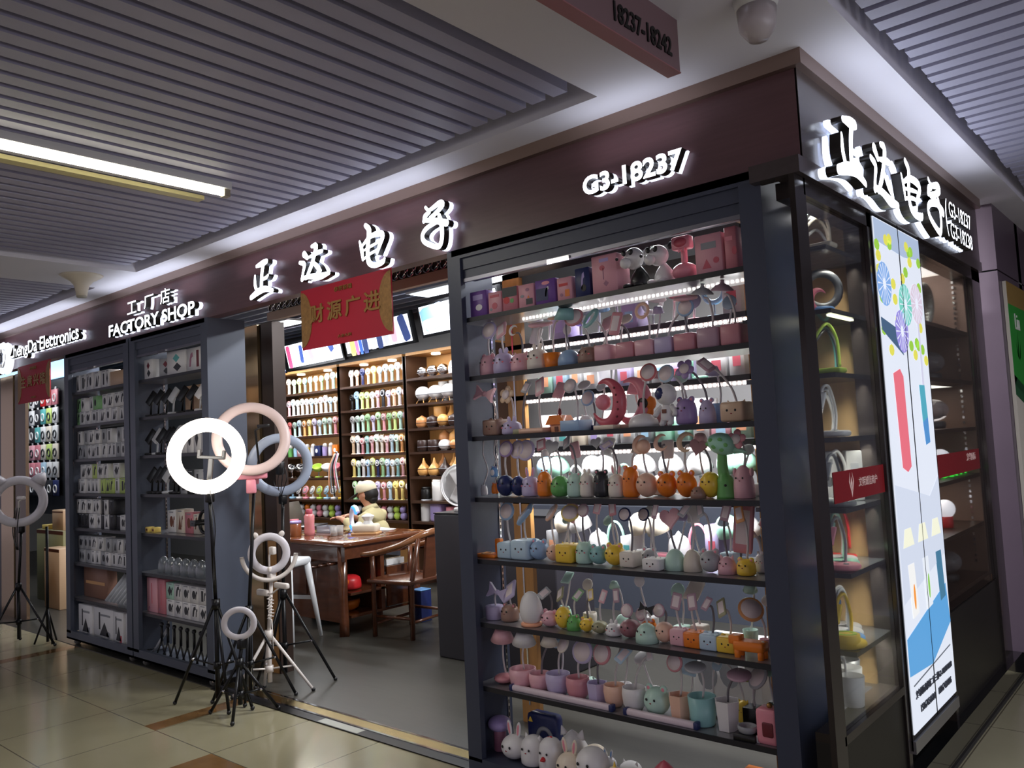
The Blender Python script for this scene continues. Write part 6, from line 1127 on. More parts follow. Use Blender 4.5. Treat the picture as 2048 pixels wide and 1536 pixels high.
# mixed goods of the first bay
x0, x1, bn = BAYS[0]
for i, c in enumerate('green sky pink yellow white navy lilac white orange'.split()):
    x = x0 + 0.1 + (x1 - x0 - 0.15) * i / 9
    if i % 3 == 2: carton(f'{c} small fan box, {ORD[i]} on the fourth shelf, bay behind the ring lights', x - 0.05, x + 0.05, 6.06, 0.08, LV[3], 0.13, c, [('o', 'white', 0.5, 0.5, 0.5, 0.4)], 'fan_box')
    else: t = thing('water_bottle', f'{c} bottle shaped fan, {ORD[i]} on the fourth shelf, bay behind the ring lights', 'fan', (x, 6.1, LV[3])); put('body', 'cyl', P(c), t, (0, 0, 0), (0.035, 0.035, 0.055)); put('cap', 'dome', P('white'), t, (0, 0, 0.11), (0.03, 0.03, 0.03))
for i in range(6):
    x = x0 + 0.12 + 0.19 * i; c = ['silver', 'white', 'sky', 'lime', 'white', 'pink'][i]
    t = thing('mirror_lamp', f'{c} dish lamp, {ORD[i]} item on the fifth shelf of the bay behind the ring lights', 'lamp', (x, 6.1, LV[4])); put('base', 'disc', CHROME if i < 3 else P(c), t, (0, 0, 0.01), (0.05, 0.05, 0.06)); put('stem', 'cyl', CHROME, t, (0, 0, 0.015), (0.008, 0.008, 0.04)); put('dish', 'bowl', CHROME if i < 2 else P(c), t, (0, 0, 0.09), (0.08, 0.06, 0.06), (0.5, 0.2, 0))
for i, c in enumerate('sky white pink white lime sky white yellow'.split()):
    x = x0 + 0.12 + 0.145 * i; t = thing('desk_fan', f'{c} low desk fan, {ORD[i]} on the sixth shelf, bay behind the ring lights', 'fan', (x, 6.1, LV[5])); put('base', 'disc', P(c), t, (0, 0, 0.012), (0.05, 0.045, 0.09)); put('stem', 'cyl', P(c), t, (0, 0, 0.02), (0.014, 0.014, 0.02)); o = put('fan_head', 'disc', P(c), t, (0, -0.01, 0.11), 0.055, (R90 - 0.4, 0.3 * (-1) ** i, 0)); put('grille', 'ring', P('grey'), o, (0, 0, 0.1), 0.8)
for b in (0, 1):
    for i, c in enumerate('white black white orange white pink white lime lilac'.split()):
        x0, x1, bn = BAYS[b]; x = x0 + 0.1 + (x1 - x0 - 0.2) * i / 8.5
        t = thing('plush_charm', f'{c} small plush figure, {ORD[i]} on the lowest shelf of the {bn}', 'toy', (x, 6.08, LV[6]), 0, 'plush figures on the lowest wall shelf'); put('body', 'ballbase', P(c), t, (0, 0, 0), (0.045, 0.04, 0.045)); put('head', 'ball', P('white' if c == 'black' else c), t, (0, -0.01, 0.115), 0.038); ears(t, 'round', P(c), 0.038, 0.15)
t = thing('hair_brush_bundle', 'bundle of hanging lanyards and tools on the upright between the first and middle bays', 'lanyards', (-7.98, 5.95, 1.25))
for k, c in enumerate(('peach', 'grey', 'black', 'pink', 'silver')): mb = MB(); mb.tube(catmull([(0.02 * k - 0.04, 0.03, 0.22), (0.03 * k - 0.08, -0.02, 0.05), (0.05 * k - 0.1, -0.02, -0.2 - 0.04 * (k % 3))], 5), 0.008, 6); mb.build('lanyard', [P(c)], t)
put('hook', 'ball', CHROME, t, (0, 0.035, 0.23), 0.018)
# humidifiers of the third bay
x0, x1, bn = BAYS[2]
unit('onion', lambda b: b.lathe([(0, 0), (0.6, 0), (0.85, 0.2), (1, 0.65), (0.92, 1.05), (0.6, 1.45), (0.3, 1.8), (0.14, 2.3), (0.1, 2.5), (0, 2.5)], 18))
unit('gourd', lambda b: b.lathe([(0, 0), (0.75, 0), (0.97, 0.3), (1, 0.8), (0.9, 1.15), (0.35, 1.35), (0.12, 1.5), (0, 1.5)], 18))
OAK = mat('pale oak plastic', (222, 165, 96), 0.35, noise=0.15, nscale=8, stretch=(6, 6, 0.6)); WEN = mat('dark wenge plastic', (52, 34, 30), 0.35, noise=0.2, nscale=8, stretch=(6, 6, 0.6)); TAN2 = mat('tan oak plastic', (196, 134, 84), 0.35, noise=0.15, nscale=8, stretch=(6, 6, 0.6))
HM = {'o': (OAK, 'pale oak'), 'w': (WEN, 'dark wenge'), 't': (TAN2, 'tan oak'), 'p': (P('white'), 'white'), 'g': (P('grey'), 'grey'), 'c': (CHROME, 'chrome'), 'k': (P('dark'), 'charcoal')}
def humid(code, key, i, r, x, y, R, H, word):
    m, cn = HM[code]; t = thing('humidifier', f'{cn} {word} humidifier, {ORD[i]} in the {"front" if y < 6.13 else "rear"} row, {LN[r]} shelf, third bay', 'humidifier', (x, y, LV[r] + 0.0015), 0, 'humidifiers on the wall shelves')
    put('body', key, m, t, (0, 0, 0.006), (R, R, H / {'onion': 2.5, 'gourd': 1.5, 'ballbase': 2, 'cyl': 2, 'egg': 2, 'dome': 1.6, 'rbox': 2}[key])); put('base', 'plate', WEN if code != 'w' else P('black'), t, (0, 0, 0.004), (R * 0.75, R * 0.75, 0.08))
    mb = MB(); mb.torus((0, 0, H * 0.42), R * 0.985, 0.003, 20, 5); mb.build('seam', [WEN if code in 'ot' else P('grey')], t); return t
for i, c in enumerate('ccc'): humid(c, 'ballbase', i, 0, x0 + 0.16 + 0.16 * i, 6.1, 0.065, 0.12, 'globe')
for i, c in enumerate('ppp'): humid('g' if i % 2 else 'p', 'dome', i + 3, 0, x0 + 0.64 + 0.15 * i, 6.1, 0.06, 0.15, 'bell')
for i in range(5): humid('p', 'cyl', i, 1, x0 + 0.35 + 0.16 * i, 6.22, 0.055, 0.22, 'tall cylinder')
for i in range(4):
    t = humid('p' if i < 3 else 'k', 'ballbase', i, 1, x0 + 0.16 + 0.2 * i, 6.09, 0.085, 0.15, 'globe'); t.location.z += 0.03
    for sx in (-1, 1): mb = MB(); mb.cyl((sx * 0.03, -0.03, 0.02), (sx * 0.06, -0.05, -0.03), 0.005, n=6); mb.build('wooden_leg', [OAK], t)
for i in range(2): humid('o', 'gourd', i + 4, 1, x0 + 0.95 + 0.14 * i, 6.09, 0.06, 0.12, 'petal')
for i, (c, k) in enumerate(zip('oopppo', ('cyl', 'onion', 'egg', 'egg', 'gourd', 'cyl'))): humid(c, k, i, 2, x0 + 0.28 + 0.17 * i, 6.22, 0.07, 0.22, {'cyl': 'block', 'onion': 'onion shaped', 'egg': 'egg shaped', 'gourd': 'squat'}[k])
for i, (c, k) in enumerate(zip('twowkwo', ('gourd', 'gourd', 'ballbase', 'gourd', 'cyl', 'gourd', 'onion'))): humid(c, k, i, 2, x0 + 0.14 + 0.165 * i, 6.08, 0.068, 0.13 if k != 'onion' else 0.17, {'gourd': 'squat', 'ballbase': 'ball', 'cyl': 'drum', 'onion': 'onion shaped'}[k])
for i, (c, k) in enumerate(zip('totwoo', ('gourd', 'gourd', 'cyl', 'onion', 'ballbase', 'ballbase'))): humid(c, k, i, 3, x0 + 0.34 + 0.16 * i, 6.22, 0.07, 0.22, {'gourd': 'squat', 'ballbase': 'ball', 'cyl': 'drum', 'onion': 'onion shaped'}[k])
for i, (c, k) in enumerate(zip('wwptkgw', ('cyl', 'cyl', 'ballbase', 'ballbase', 'gourd', 'ballbase', 'ballbase'))): humid(c, k, i, 3, x0 + 0.15 + 0.165 * i, 6.08, 0.07, 0.115, {'gourd': 'squat', 'ballbase': 'ball', 'cyl': 'drum'}[k])
for i, c in enumerate('tototo'): humid(c, 'onion', i, 4, x0 + 0.3 + 0.17 * i, 6.22, 0.07, 0.24, 'teardrop')
for i, c in enumerate('oowowoo'): humid(c, 'onion', i, 4, x0 + 0.14 + 0.165 * i, 6.08, 0.072, 0.19, 'teardrop')
def jar(name, key, c, x, y, z, r, h, lab, lid=None):
    t = thing(name, lab, 'container', (x, y, z)); put('body', key, P(c), t, (0, 0, 0), (r, r, h / {'cyl': 2, 'rbox': 2, 'cup': 2, 'onion': 2.5, 'blob': 2, 'egg': 2}[key]))
    if lid: put('lid', 'cyl', P(lid), t, (0, 0, h), (r * 0.9, r * 0.9, 0.012))
    return t
for i, (k, c, r, h, l, w_) in enumerate((('cyl', 'black', 0.06, 0.12, 'black', 'black canister'), ('cyl', 'white', 0.07, 0.2, 'white', 'white tall canister'), ('onion', 'white', 0.08, 0.22, None, 'white spouted jug'), ('rbox', 'white', 0.08, 0.13, None, 'white square tub'), ('rbox', 'mint', 0.07, 0.11, 'sky', 'mint square tub'), ('rbox', 'sky', 0.06, 0.16, 'white', 'blue and white tub'))): jar('storage_jar', k, c, x0 + 0.12 + 0.19 * i, 6.12, LV[5], r, h, f'{w_} on the sixth shelf of the bay beside the dark counter', l)
for i, (k, c, r, h, l, w_) in enumerate((('cyl', 'white', 0.075, 0.21, 'grey', 'white pail with a grey rim'), ('rbox', 'lilac', 0.08, 0.2, None, 'lilac square bin'), ('cyl', 'pink', 0.07, 0.16, None, 'pink round bin'), ('cyl', 'cream', 0.07, 0.2, None, 'cream round bin'), ('blob', 'dark', 0.07, 0.22, 'white', 'dark glass lantern'), ('rbox', 'white', 0.07, 0.18, None, 'white cube bin'))): jar('storage_jar', k, c, x0 + 0.13 + 0.19 * i, 6.12, LV[6], r, h, f'{w_} on the lowest shelf, bay beside the counter', l)
# tilted light boxes above the shelves
PIC = {'rose': (225, 70, 110), 'navy': (50, 70, 130), 'yellow': (235, 225, 120), 'pinkish': (240, 130, 190), 'blue': (60, 110, 220), 'pale': (225, 228, 235), 'pale pink': (240, 205, 225), 'sky': (130, 180, 235)}
def pic_box(label, u0, u1, items):
    t = thing('advert_light_box', label, 'light box', ((u0 + u1) / 2, 5.99 - 0.1 * ((u0 + u1) / 2 + 8.9), 2.53 + 0.022 * ((u0 + u1) / 2 + 8.9))); t.rotation_euler = (math.radians(12), 0, -0.1); hw = (u1 - u0) / 2; H = 0.345
    mb = MB(); mb.box(-hw, 0, 0, hw, 0.05, H); mb.build('case', [BLK], t); mb = MB(); mb.box(-hw + 0.03, -0.004, 0.03, hw - 0.03, 0, H - 0.03); mb.build('face', [mat('light box face', (235, 240, 250), 0.5, emit=1.05)], t)
    for (c, x, z, a, b, rot) in items:
        mb = MB(); mb.M = Matrix.Translation((x * hw, -0.004, H / 2 + z * H)) @ Euler((R90, 0, 0)).to_matrix().to_4x4() @ Matrix.Rotation(rot, 4, 'Z'); mb.prism([(-a, -b * 0.8), (-a * 0.7, -b), (a * 0.7, -b), (a, -b * 0.8), (a, b * 0.8), (a * 0.7, b), (-a * 0.7, b), (-a, b * 0.8)], 0, 0.002); mb.build('print', [mat('light box ' + c, PIC[c], 0.5, emit=0.7)], t)
pic_box('white light box with a diagonal dark strap picture, farthest toward the ring lights', -9.6, -8.97, [('navy', 0.1, 0.0, 0.02, 0.22, 0.7), ('navy', 0.5, -0.1, 0.015, 0.18, 0.8)])
pic_box('white light box with pink and blue power banks over the first bay', -8.93, -7.6, [('rose', -0.86, -0.02, 0.045, 0.14, 0), ('navy', -0.4, 0.0, 0.04, 0.11, -0.1), ('pinkish', -0.08, 0.02, 0.045, 0.11, 0.35), ('navy', 0.6, 0.2, 0.05, 0.12, 0.5), ('pale', -0.62, 0, 0.05, 0.1, 0), ('pale', 0.25, 0.05, 0.06, 0.12, 0.2)])
pic_box('white light box with a row of coloured handsets over the middle bay', -7.56, -6.25, [('yellow', -0.75, -0.05, 0.05, 0.16, 0), ('pinkish', -0.62, -0.05, 0.03, 0.16, 0), ('blue', -0.5, -0.05, 0.03, 0.16, 0), ('navy', -0.36, -0.05, 0.05, 0.16, 0), ('pale', -0.12, -0.03, 0.05, 0.14, 0), ('navy', 0.08, -0.02, 0.05, 0.15, 0), ('pale', 0.28, 0.02, 0.05, 0.14, 0), ('pale pink', 0.5, 0.03, 0.05, 0.13, 0), ('navy', 0.8, 0.02, 0.06, 0.14, 0.25), ('navy', 0.27, 0.2, 0.025, 0.05, 0)])
pic_box('white light box with a blue sky picture over the bay beside the dark counter', -6.12, -4.9, [('sky', -0.6, 0.05, 0.2, 0.12, 0.1), ('pale', -0.5, -0.15, 0.25, 0.06, 0)])
# flat ceiling panels
for (x, y, w_) in PANELS:
    t = thing('ceiling_panel_light', f'white flat ceiling panel light in the shop, {w_}', 'ceiling light', (x, y, 2.98)); mb = MB(); mb.box(-0.6, -0.15, 0.0, 0.6, 0.15, 0.02); mb.build('frame', [WHITEMET], t); mb = MB(); mb.box(-0.57, -0.12, -0.004, 0.57, 0.12, 0.0); mb.build('diffuser', [mat('panel light', (245, 250, 255), 0.5, emit=6)], t)

# ================================================================== desk, chairs, person
DX0, DX1, DY0, DY1, DZ = -7.45, -5.42, 4.10, 5.05, 0.76
t = thing('tea_table', 'large carved rosewood desk with a glossy top inside the shop', 'desk', (DX1, DY0, 0)); W = DX1 - DX0; D = DY1 - DY0
GLOSSTOP = mat('glossy rosewood top', (104, 58, 32), 0.12, noise=0.3, nscale=4, stretch=(0.7, 6, 6), coat=0.8)
mb = MB(); mb.rbox((-W / 2, D / 2, DZ - 0.02), (W, D, 0.04), 0.012); mb.build('tabletop', [GLOSSTOP], t)
for (y0, y1) in ((0.03, 0.05), (D - 0.05, D - 0.03)): mb = MB(); mb.box(-W + 0.03, y0, DZ - 0.16, -0.03, y1, DZ - 0.04); mb.build('apron', [ROSEWOOD], t)
mb = MB(); mb.box(-0.05, 0.05, DZ - 0.14, -0.03, D - 0.05, DZ - 0.04); mb.build('apron', [ROSEWOOD], t)
for x in (-0.1, -W + 0.1):
    for y in (0.06, D - 0.1): mb = MB(); mb.tube([(x, y, DZ - 0.04), (x, y, 0.3), (x + 0.005, y, 0.12), (x, y, 0.0)], [0.05, 0.045, 0.05, 0.055], 4); mb.build('leg', [ROSEWOOD], t)
mb = MB(); mb.box(-1.3, 0.06, 0.1, -0.16, 0.08, DZ - 0.16); mb.box(-1.3, 0.05, 0.3, -0.6, 0.06, 0.5); mb.build('front_panel', [ROSEWOOD], t)
mb = MB()
for k in range(9): mb.torus((-0.2 - k * 0.12, 0.03, DZ - 0.18 - 0.02 * (k % 3)), 0.035, 0.01, 10, 5)
mb.build('carving', [ROSEWOOD], t)
for z in (0.16, 0.34): mb = MB(); mb.box(-0.6, 0.1, z - 0.02, -0.06, D - 0.12, z); mb.build('shelf', [ROSEWOOD], t)
mb = MB(); mb.box(-0.1, 0.42, 0.16, -0.06, 0.46, DZ - 0.14); mb.box(-0.58, 0.44, 0.1, -0.1, 0.46, DZ - 0.14); mb.build('divider', [ROSEWOOD], t)
mb = MB(); mb.box(-0.07, 0.48, 0.17, -0.05, D - 0.14, 0.5); mb.build('drawer_front', [ROSEWOOD], t)
t = thing('red_bundle', 'red and orange cloth bundle on the desk shelf', 'bundle', (-5.66, 4.33, 0.342)); put('cloth', 'blob', P('red'), t, (0, 0, 0), (0.1, 0.1, 0.06)); put('tag', 'ball', P('orange'), t, (0.05, -0.08, 0.07), 0.03)
t = thing('storage_basket', 'orange brown basket on the lowest desk shelf', 'basket', (-5.72, 4.33, 0.163)); put('basket', 'bowl', P('orange'), t, (0, 0, 0), (0.12, 0.12, 0.08)); put('rim', 'ring', P('brown'), t, (0, 0, 0.09), (0.12, 0.12, 0.05))
t = thing('paper_stack', 'loose stack of papers under the desk top', 'papers', (-5.62, 4.72, 0.5)); mb = MB(); mb.box(-0.12, -0.1, 0, 0.1, 0.1, 0.05); mb.build('sheets', [PAPER], t); mb = MB(); mb.box(-0.1, -0.08, 0.05, 0.08, 0.08, 0.06); mb.build('cover', [P('beige')], t)
t = thing('waste_bin', 'blue box bin standing beside the desk foot', 'bin', (-5.37, 4.87, 0.004)); put('body', 'sbox', P('navy'), t, (0, 0, 0), (0.06, 0.06, 0.13)); put('lid', 'sbox', P('blue'), t, (0, 0, 0.26), (0.06, 0.06, 0.006))
t = thing('cable_box', 'black cable box on the floor under the desk', 'box', (-6.3, 4.6, 0.004)); put('shell', 'rbox', BLKPL, t, (0, 0, 0), (0.16, 0.12, 0.06)); put('lid', 'sbox', P('dark'), t, (0, 0, 0.12), (0.15, 0.11, 0.008))
def chair(label, x, y, rz):
    t = thing('tea_chair', label, 'chair', (x, y, 0.004), rz); S = 0.25                                  # local front = -Y
    mb = MB(); mb.rbox((0, 0, 0.44), (0.52, 0.46, 0.035), 0.01); mb.build('seat', [ROSEWOOD], t)
    for sx in (-1, 1):
        mb = MB(); mb.tube([(sx * 0.22, -0.19, 0), (sx * 0.22, -0.19, 0.44), (sx * 0.235, -0.185, 0.66)], 0.02, 8); mb.build('leg', [ROSEWOOD], t)
        mb = MB(); mb.tube([(sx * 0.2, 0.19, 0), (sx * 0.2, 0.2, 0.44), (sx * 0.16, 0.25, 0.78)], 0.02, 8); mb.build('leg', [ROSEWOOD], t)
    arm = catmull([(-0.27, -0.26, 0.65), (-0.265, -0.1, 0.67), (-0.23, 0.12, 0.73), (-0.12, 0.25, 0.8), (0, 0.28, 0.82), (0.12, 0.25, 0.8), (0.23, 0.12, 0.73), (0.265, -0.1, 0.67), (0.27, -0.26, 0.65)], 5)
    mb = MB(); mb.tube(arm, [0.02 + 0.008 * math.sin(PI * i / (len(arm) - 1)) for i in range(len(arm))], 10); mb.build('horseshoe_arm', [mat('worn rosewood arm', (128, 82, 50), 0.25, noise=0.3, nscale=6, coat=0.4)], t)
    mb = MB(); mb._add([(-0.07, 0.2, 0.45), (0.07, 0.2, 0.45), (0.08, 0.255, 0.8), (-0.08, 0.255, 0.8), (-0.07, 0.22, 0.45), (0.07, 0.22, 0.45), (0.08, 0.275, 0.8), (-0.08, 0.275, 0.8)], [(0, 1, 2, 3), (7, 6, 5, 4), (0, 4, 5, 1), (1, 5, 6, 2), (2, 6, 7, 3), (3, 7, 4, 0)]); mb.build('back_splat', [ROSEWOOD], t)
    for z, y0, y1, k in ((0.1, -0.19, -0.19, 0), (0.16, -0.19, 0.19, 1), (0.13, 0.19, 0.19, 0)):
        if k: 
            for sx in (-1, 1): mb = MB(); mb.cyl((sx * 0.215, -0.19, z), (sx * 0.2, 0.19, z), 0.012, n=7); mb.build('stretcher', [ROSEWOOD], t)
        else: mb = MB(); mb.cyl((-0.215, y0, z), (0.215, y1, z), 0.012, n=7); mb.build('stretcher', [ROSEWOOD], t)
chair('rosewood horseshoe back chair drawn up to the near end of the desk', -5.12, 4.52, -1.45)
chair('rosewood horseshoe back chair farther along the desk behind the first one', -5.1, 5.25, -1.6)
def stool(label, x, y, rz, c):
    t = thing('metal_stool', label, 'stool', (x, y, 0.004), rz); mb = MB(); mb.rbox((0, 0, 0.62), (0.3, 0.3, 0.06), 0.02); mb.build('seat', [c], t)
    for sx in (-1, 1):
        for sy in (-1, 1): mb = MB(); mb.tube([(sx * 0.12, sy * 0.12, 0.6), (sx * 0.19, sy * 0.19, 0)], [0.035, 0.018], 4); mb.build('leg', [c], t)
    mb = MB()
    for s in (-1, 1): mb.box(-0.16, s * 0.155 - 0.004, 0.3, 0.16, s * 0.155 + 0.004, 0.33)
    mb.build('brace', [c], t)
stool('white pressed metal stool standing behind the ring light tripods', -5.82, 3.82, 0.35, mat('white enamel metal', (222, 224, 226), 0.3)); stool('grey pressed metal stool behind the white one', -6.25, 3.8, 0.3, mat('galvanised metal', (150, 154, 156), 0.3, 0.7))
# things on the desk
def px(x, y): p = on_z(x, y, DZ); return p.x, p.y
x, y = -7.08, 4.80; t = thing('laptop', 'open grey laptop in front of the person on the desk', 'laptop', (x, y, DZ + 0.001), math.radians(-62)); mb = MB(); mb.rbox((0, 0.12, 0.009), (0.36, 0.25, 0.016), 0.005, n=2); mb.build('base', [P('dark')], t); mb = MB(); mb.M = Matrix.Translation((0, 0, 0.01)) @ Matrix.Rotation(math.radians(18), 4, 'X'); mb.rbox((0, 0, 0.125), (0.36, 0.012, 0.25), 0.004, n=2); mb.build('screen', [mat('laptop lid', (128, 120, 112), 0.3, 0.6)], t)
x, y = px(610, 1072); t = thing('pink_bottle', 'translucent pink drink bottle on the desk', 'bottle', (x, y + 0.05, DZ)); mb = MB(); mb.lathe([(0, 0), (0.045, 0), (0.048, 0.03), (0.044, 0.1), (0.048, 0.17), (0.036, 0.19), (0, 0.19)], 16); mb.build('body', [mat('pink translucent', (228, 140, 140), 0.2, coat=0.6)], t); put('cap', 'cyl', P('rose'), t, (0, 0, 0.19), (0.03, 0.03, 0.022))
x, y = px(592, 1072); t = thing('snack_jar', 'clear jar of wrapped snacks with a lilac lid on the desk', 'jar', (x, y, DZ)); put('body', 'cyl', mat('amber sweets', (170, 100, 60), 0.25, noise=0.6, nscale=60, coat=1), t, (0, 0, 0), (0.05, 0.05, 0.055)); put('lid', 'cyl', P('lilac'), t, (0, 0, 0.11), (0.05, 0.05, 0.012))
x, y = px(577, 1072); t = thing('canister', 'peach canister behind the snack jar on the desk', 'jar', (x - 0.02, y + 0.08, DZ)); put('body', 'cyl', P('peach'), t, (0, 0, 0), (0.04, 0.04, 0.06)); put('lid', 'cyl', P('rose'), t, (0, 0, 0.12), (0.04, 0.04, 0.01))
x, y = px(648, 1066); t = thing('acrylic_tray', 'clear acrylic tray on the desk behind the glass cups', 'tray', (x, y + 0.05, DZ)); mb = MB(); mb.box(-0.1, -0.06, 0, 0.1, 0.06, 0.006); 
for (a, b, c, d) in ((-0.1, -0.06, 0.1, -0.055), (-0.1, 0.055, 0.1, 0.06), (-0.1, -0.06, -0.095, 0.06), (0.095, -0.06, 0.1, 0.06)): mb.box(a, b, 0, c, d, 0.06)
mb.build('tray', [mat('clear acrylic', (170, 172, 180), 0.08, alpha=0.5)], t); put('papers', 'sbox', PAPER, t, (0, 0, 0.006), (0.07, 0.04, 0.008))
for i, (a, b) in enumerate(((668, 1072), (680, 1070))):
    x, y = px(a, b); t = thing('glass_cup', f'clear tea glass, {["nearer the tray", "nearer the blue lamp"][i]} on the desk', 'cup', (x, y, DZ)); put('glass', 'cup', mat('tea glass', (200, 196, 190), 0.05, alpha=0.45), t, (0, 0, 0), (0.034, 0.034, 0.042)); put('tea', 'plate', mat('tea', (150, 90, 50), 0.2), t, (0, 0, 0.02), (0.027, 0.027, 0.1))
x, y = px(722, 1070); t = thing('tissue_box', 'white tissue box with a wooden foot on the desk', 'tissue box', (x, y + 0.06, DZ), 0.5); mb = MB(); mb.rbox((0, 0, 0.01), (0.24, 0.13, 0.02), 0.005); mb.build('base', [P('tan')], t); mb = MB(); mb.rbox((0, 0, 0.055), (0.23, 0.125, 0.07), 0.02); mb.build('cover', [P('cream')], t); mb = MB(); mb.lathe([(0.05, 0), (0.035, 0.03), (0.06, 0.07), (0.02, 0.09), (0, 0.09)], 7, smooth=False); mb.build('tissue', [PAPER], t, (0.02, 0, 0.088))
x, y = px(758, 1061); t = thing('paper_sheet', 'white folded paper beside the tissue box on the desk', 'paper', (x, y + 0.06, DZ), 0.3); mb = MB(); mb._add([(-0.09, -0.05, 0.002), (0.09, -0.05, 0.002), (0.1, 0.05, 0.004), (-0.08, 0.05, 0.02)], [(0, 1, 2, 3)]); mb._add([(-0.09, -0.05, 0.0), (0.09, -0.05, 0.0), (0.1, 0.05, 0.0), (-0.08, 0.05, 0.0)], [(3, 2, 1, 0)]); mb.build('sheet', [PAPER], t)
x, y = px(700, 1066); t = thing('curved_lamp', 'white curved desk lamp with glowing blue light arcs on the desk', 'lamp', (x + 0.0, y + 0.06, DZ), -0.35)
mb = MB(); mb.torus((0, 0, 0), 0.1, 0.022, 28, 8, a0=0.6, a1=4.4); mb.build('arch', [P('white')], t, (0, 0.0, 0.125), FACE_Y); mb = MB(); mb.torus((0, 0, 0), 0.1, 0.012, 20, 6, a0=0.45, a1=1.7); mb.torus((0.0, 0, 0), 0.1, 0.014, 20, 6, a0=3.9, a1=5.7); mb.build('light_arc', [mat('blue glow', (40, 110, 255), 0.5, emit=2.5)], t, (0, -0.018, 0.125), FACE_Y); put('speaker', 'dome', P('white'), t, (0.05, 0.02, 0.0), (0.07, 0.05, 0.06)); put('base', 'disc', P('grey'), t, (0.03, 0, 0.008), (0.09, 0.06, 0.06))
# person
FX = Matrix.Rotation(0, 4, 'Z')
def skin(name, verts, edges, root, parent, m, sub=2):
    me = bpy.data.meshes.new(name); me.from_pydata([v[:3] for v in verts], edges, []); o = obj(name, me, None, parent); me.materials.append(m)
    md = o.modifiers.new('skin', 'SKIN'); md.use_smooth_shade = True; md.branch_smoothing = 0.5
    for i, v in enumerate(verts): r = v[3]; me.skin_vertices[0].data[i].radius = r if hasattr(r, '__len__') else (r, r); me.skin_vertices[0].data[i].use_root = (i == root)
    o.modifiers.new('sub', 'SUBSURF').levels = sub; o.modifiers['sub'].render_levels = sub; return o
def body_graph():
    v = [(0, 0, .46, (.13, .09)), (0, -.02, .6, (.12, .085)), (0, -.06, .76, (.135, .085)), (0, -.085, .86, (.11, .07)), (0, -.125, .925, .05), (0, -.15, .975, (.06, .07)), (0, -.165, 1.04, (.075, .09)), (0, -.155, 1.11, (.075, .088)), (0, -.15, 1.16, (.05, .06))]; e = [(i, i + 1) for i in range(8)]
    def add(p, par): v.append(p); e.append((par, len(v) - 1)); return len(v) - 1
    add((0, -.262, 1.035, .012), 6)                                       # nose
    for s in (-1, 1):
        add((s * .084, -.15, 1.035, .014), 6)                             # ear
        a = add((s * .16, -.09, .83, .05), 3); b = add((s * .235, -.14, .65, .04), a); c = add((s * .13, -.37, .82, .03), b); d = add((s * .11, -.42, .83, (.03, .018)), c)
        for k in range(4): f = add((s * (.085 + .018 * k), -.47 - .004 * (k in (1, 2)), .83, .008), d); add((s * (.083 + .018 * k), -.50 - .006 * (k in (1, 2)), .815, .007), f)
        f = add((s * .075, -.435, .82, .009), d); add((s * .058, -.455, .81, .008), f)
        h = add((s * .09, -.02, .44, .085), 0); k = add((s * .13, -.4, .46, .06), h); n = add((s * .13, -.36, .1, .042), k); add((s * .13, -.5, .05, .035), n)
    return v, e
t = thing('person', 'person in a cream cap and khaki jacket sitting at the desk over a laptop', 'person', (-6.5, 5.40, 0.0), math.radians(-62))
v, e = body_graph(); skin('body', v, e, 0, t, SKIN)
JK = mat('khaki jacket cloth', (196, 184, 140), 0.8, bump=0.4, nscale=18, noise=0.08)
jv = [(0, 0, .47, (.165, .13)), (0, -.02, .6, (.165, .125)), (0, -.055, .76, (.185, .13)), (0, -.085, .86, (.155, .105)), (0, -.11, .905, (.085, .075))]; je = [(0, 1), (1, 2), (2, 3), (3, 4)]
for s in (-1, 1):
    b = len(jv); jv += [(s * .175, -.09, .835, .082), (s * .24, -.14, .64, .065), (s * .15, -.33, .82, .046)]; je += [(3, b), (b, b + 1), (b + 1, b + 2)]
jk = skin('jacket', jv, je, 0, t, JK)
mb = MB(); mb.lathe([(.075, 0), (.09, .0), (.075, .05), (.066, .05)], 18); mb.build('collar', [JK], jk, (0, -.115, .885), (0.35, 0, 0))
mb = MB(); mb.tube([(-0.0, -.20, .9), (0, -.205, .8), (0, -.17, .62)], 0.005, 6); mb.build('zip', [P('brown')], jk)
tv = [(0, .0, .47, (.165, .13))]; te = []
for s in (-1, 1): b = len(tv); tv += [(s * .095, -.03, .45, .1), (s * .13, -.4, .465, .075), (s * .13, -.36, .14, .06)]; te += [(0, b), (b, b + 1), (b + 1, b + 2)]
skin('trousers', tv, te, 0, t, mat('dark trousers', (44, 44, 52), 0.8))
CAP = mat('cream cap cloth', (226, 214, 184), 0.8)
cap = MB(); cap.lathe([(.098, -.012), (.104, 0), (.103, .03), (.092, .066), (.065, .092), (.03, .104), (0, .106)], 22); capo = cap.build('cap', [CAP], t, (0, -.155, 1.085), (0.22, 0, 0)); capo.scale = (0.93, 1.05, 0.95)
mb = MB(); mb.prism([(.085 * math.cos(a), .03 - .14 * abs(math.sin(a)) ** 0.8 - .03) for a in [PI + PI * i / 14 for i in range(15)]], -.004, .004); mb.build('visor', [mat('dark cap peak', (60, 58, 62), 0.7)], capo, (0, -.06, -.004), (0.3, 0, 0))
o = flat_text('letter_badge', 'C', capo, (0.0, -.098, .05), (math.radians(68), 0, 0), .032, .038, mat('badge black', (25, 25, 28)), 0.03)
mb = MB(); mb.ell((0, 0, 0), (.086, .088, .085), 18, 12); mb.ell((0, .03, -.05), (.066, .05, .05), 14, 8); mb.build('hair', [mat('black hair', (22, 18, 17), 0.6)], t, (0, -.118, 1.05))
for s in (-1, 1): put('eye', 'ball', EYEM, t, (s * .034, -.245, 1.055), (.011, .006, .006))
put('mouth', 'ball', mat('lips', (170, 95, 85), 0.5), t, (0, -.243, .985), (.02, .007, .006))
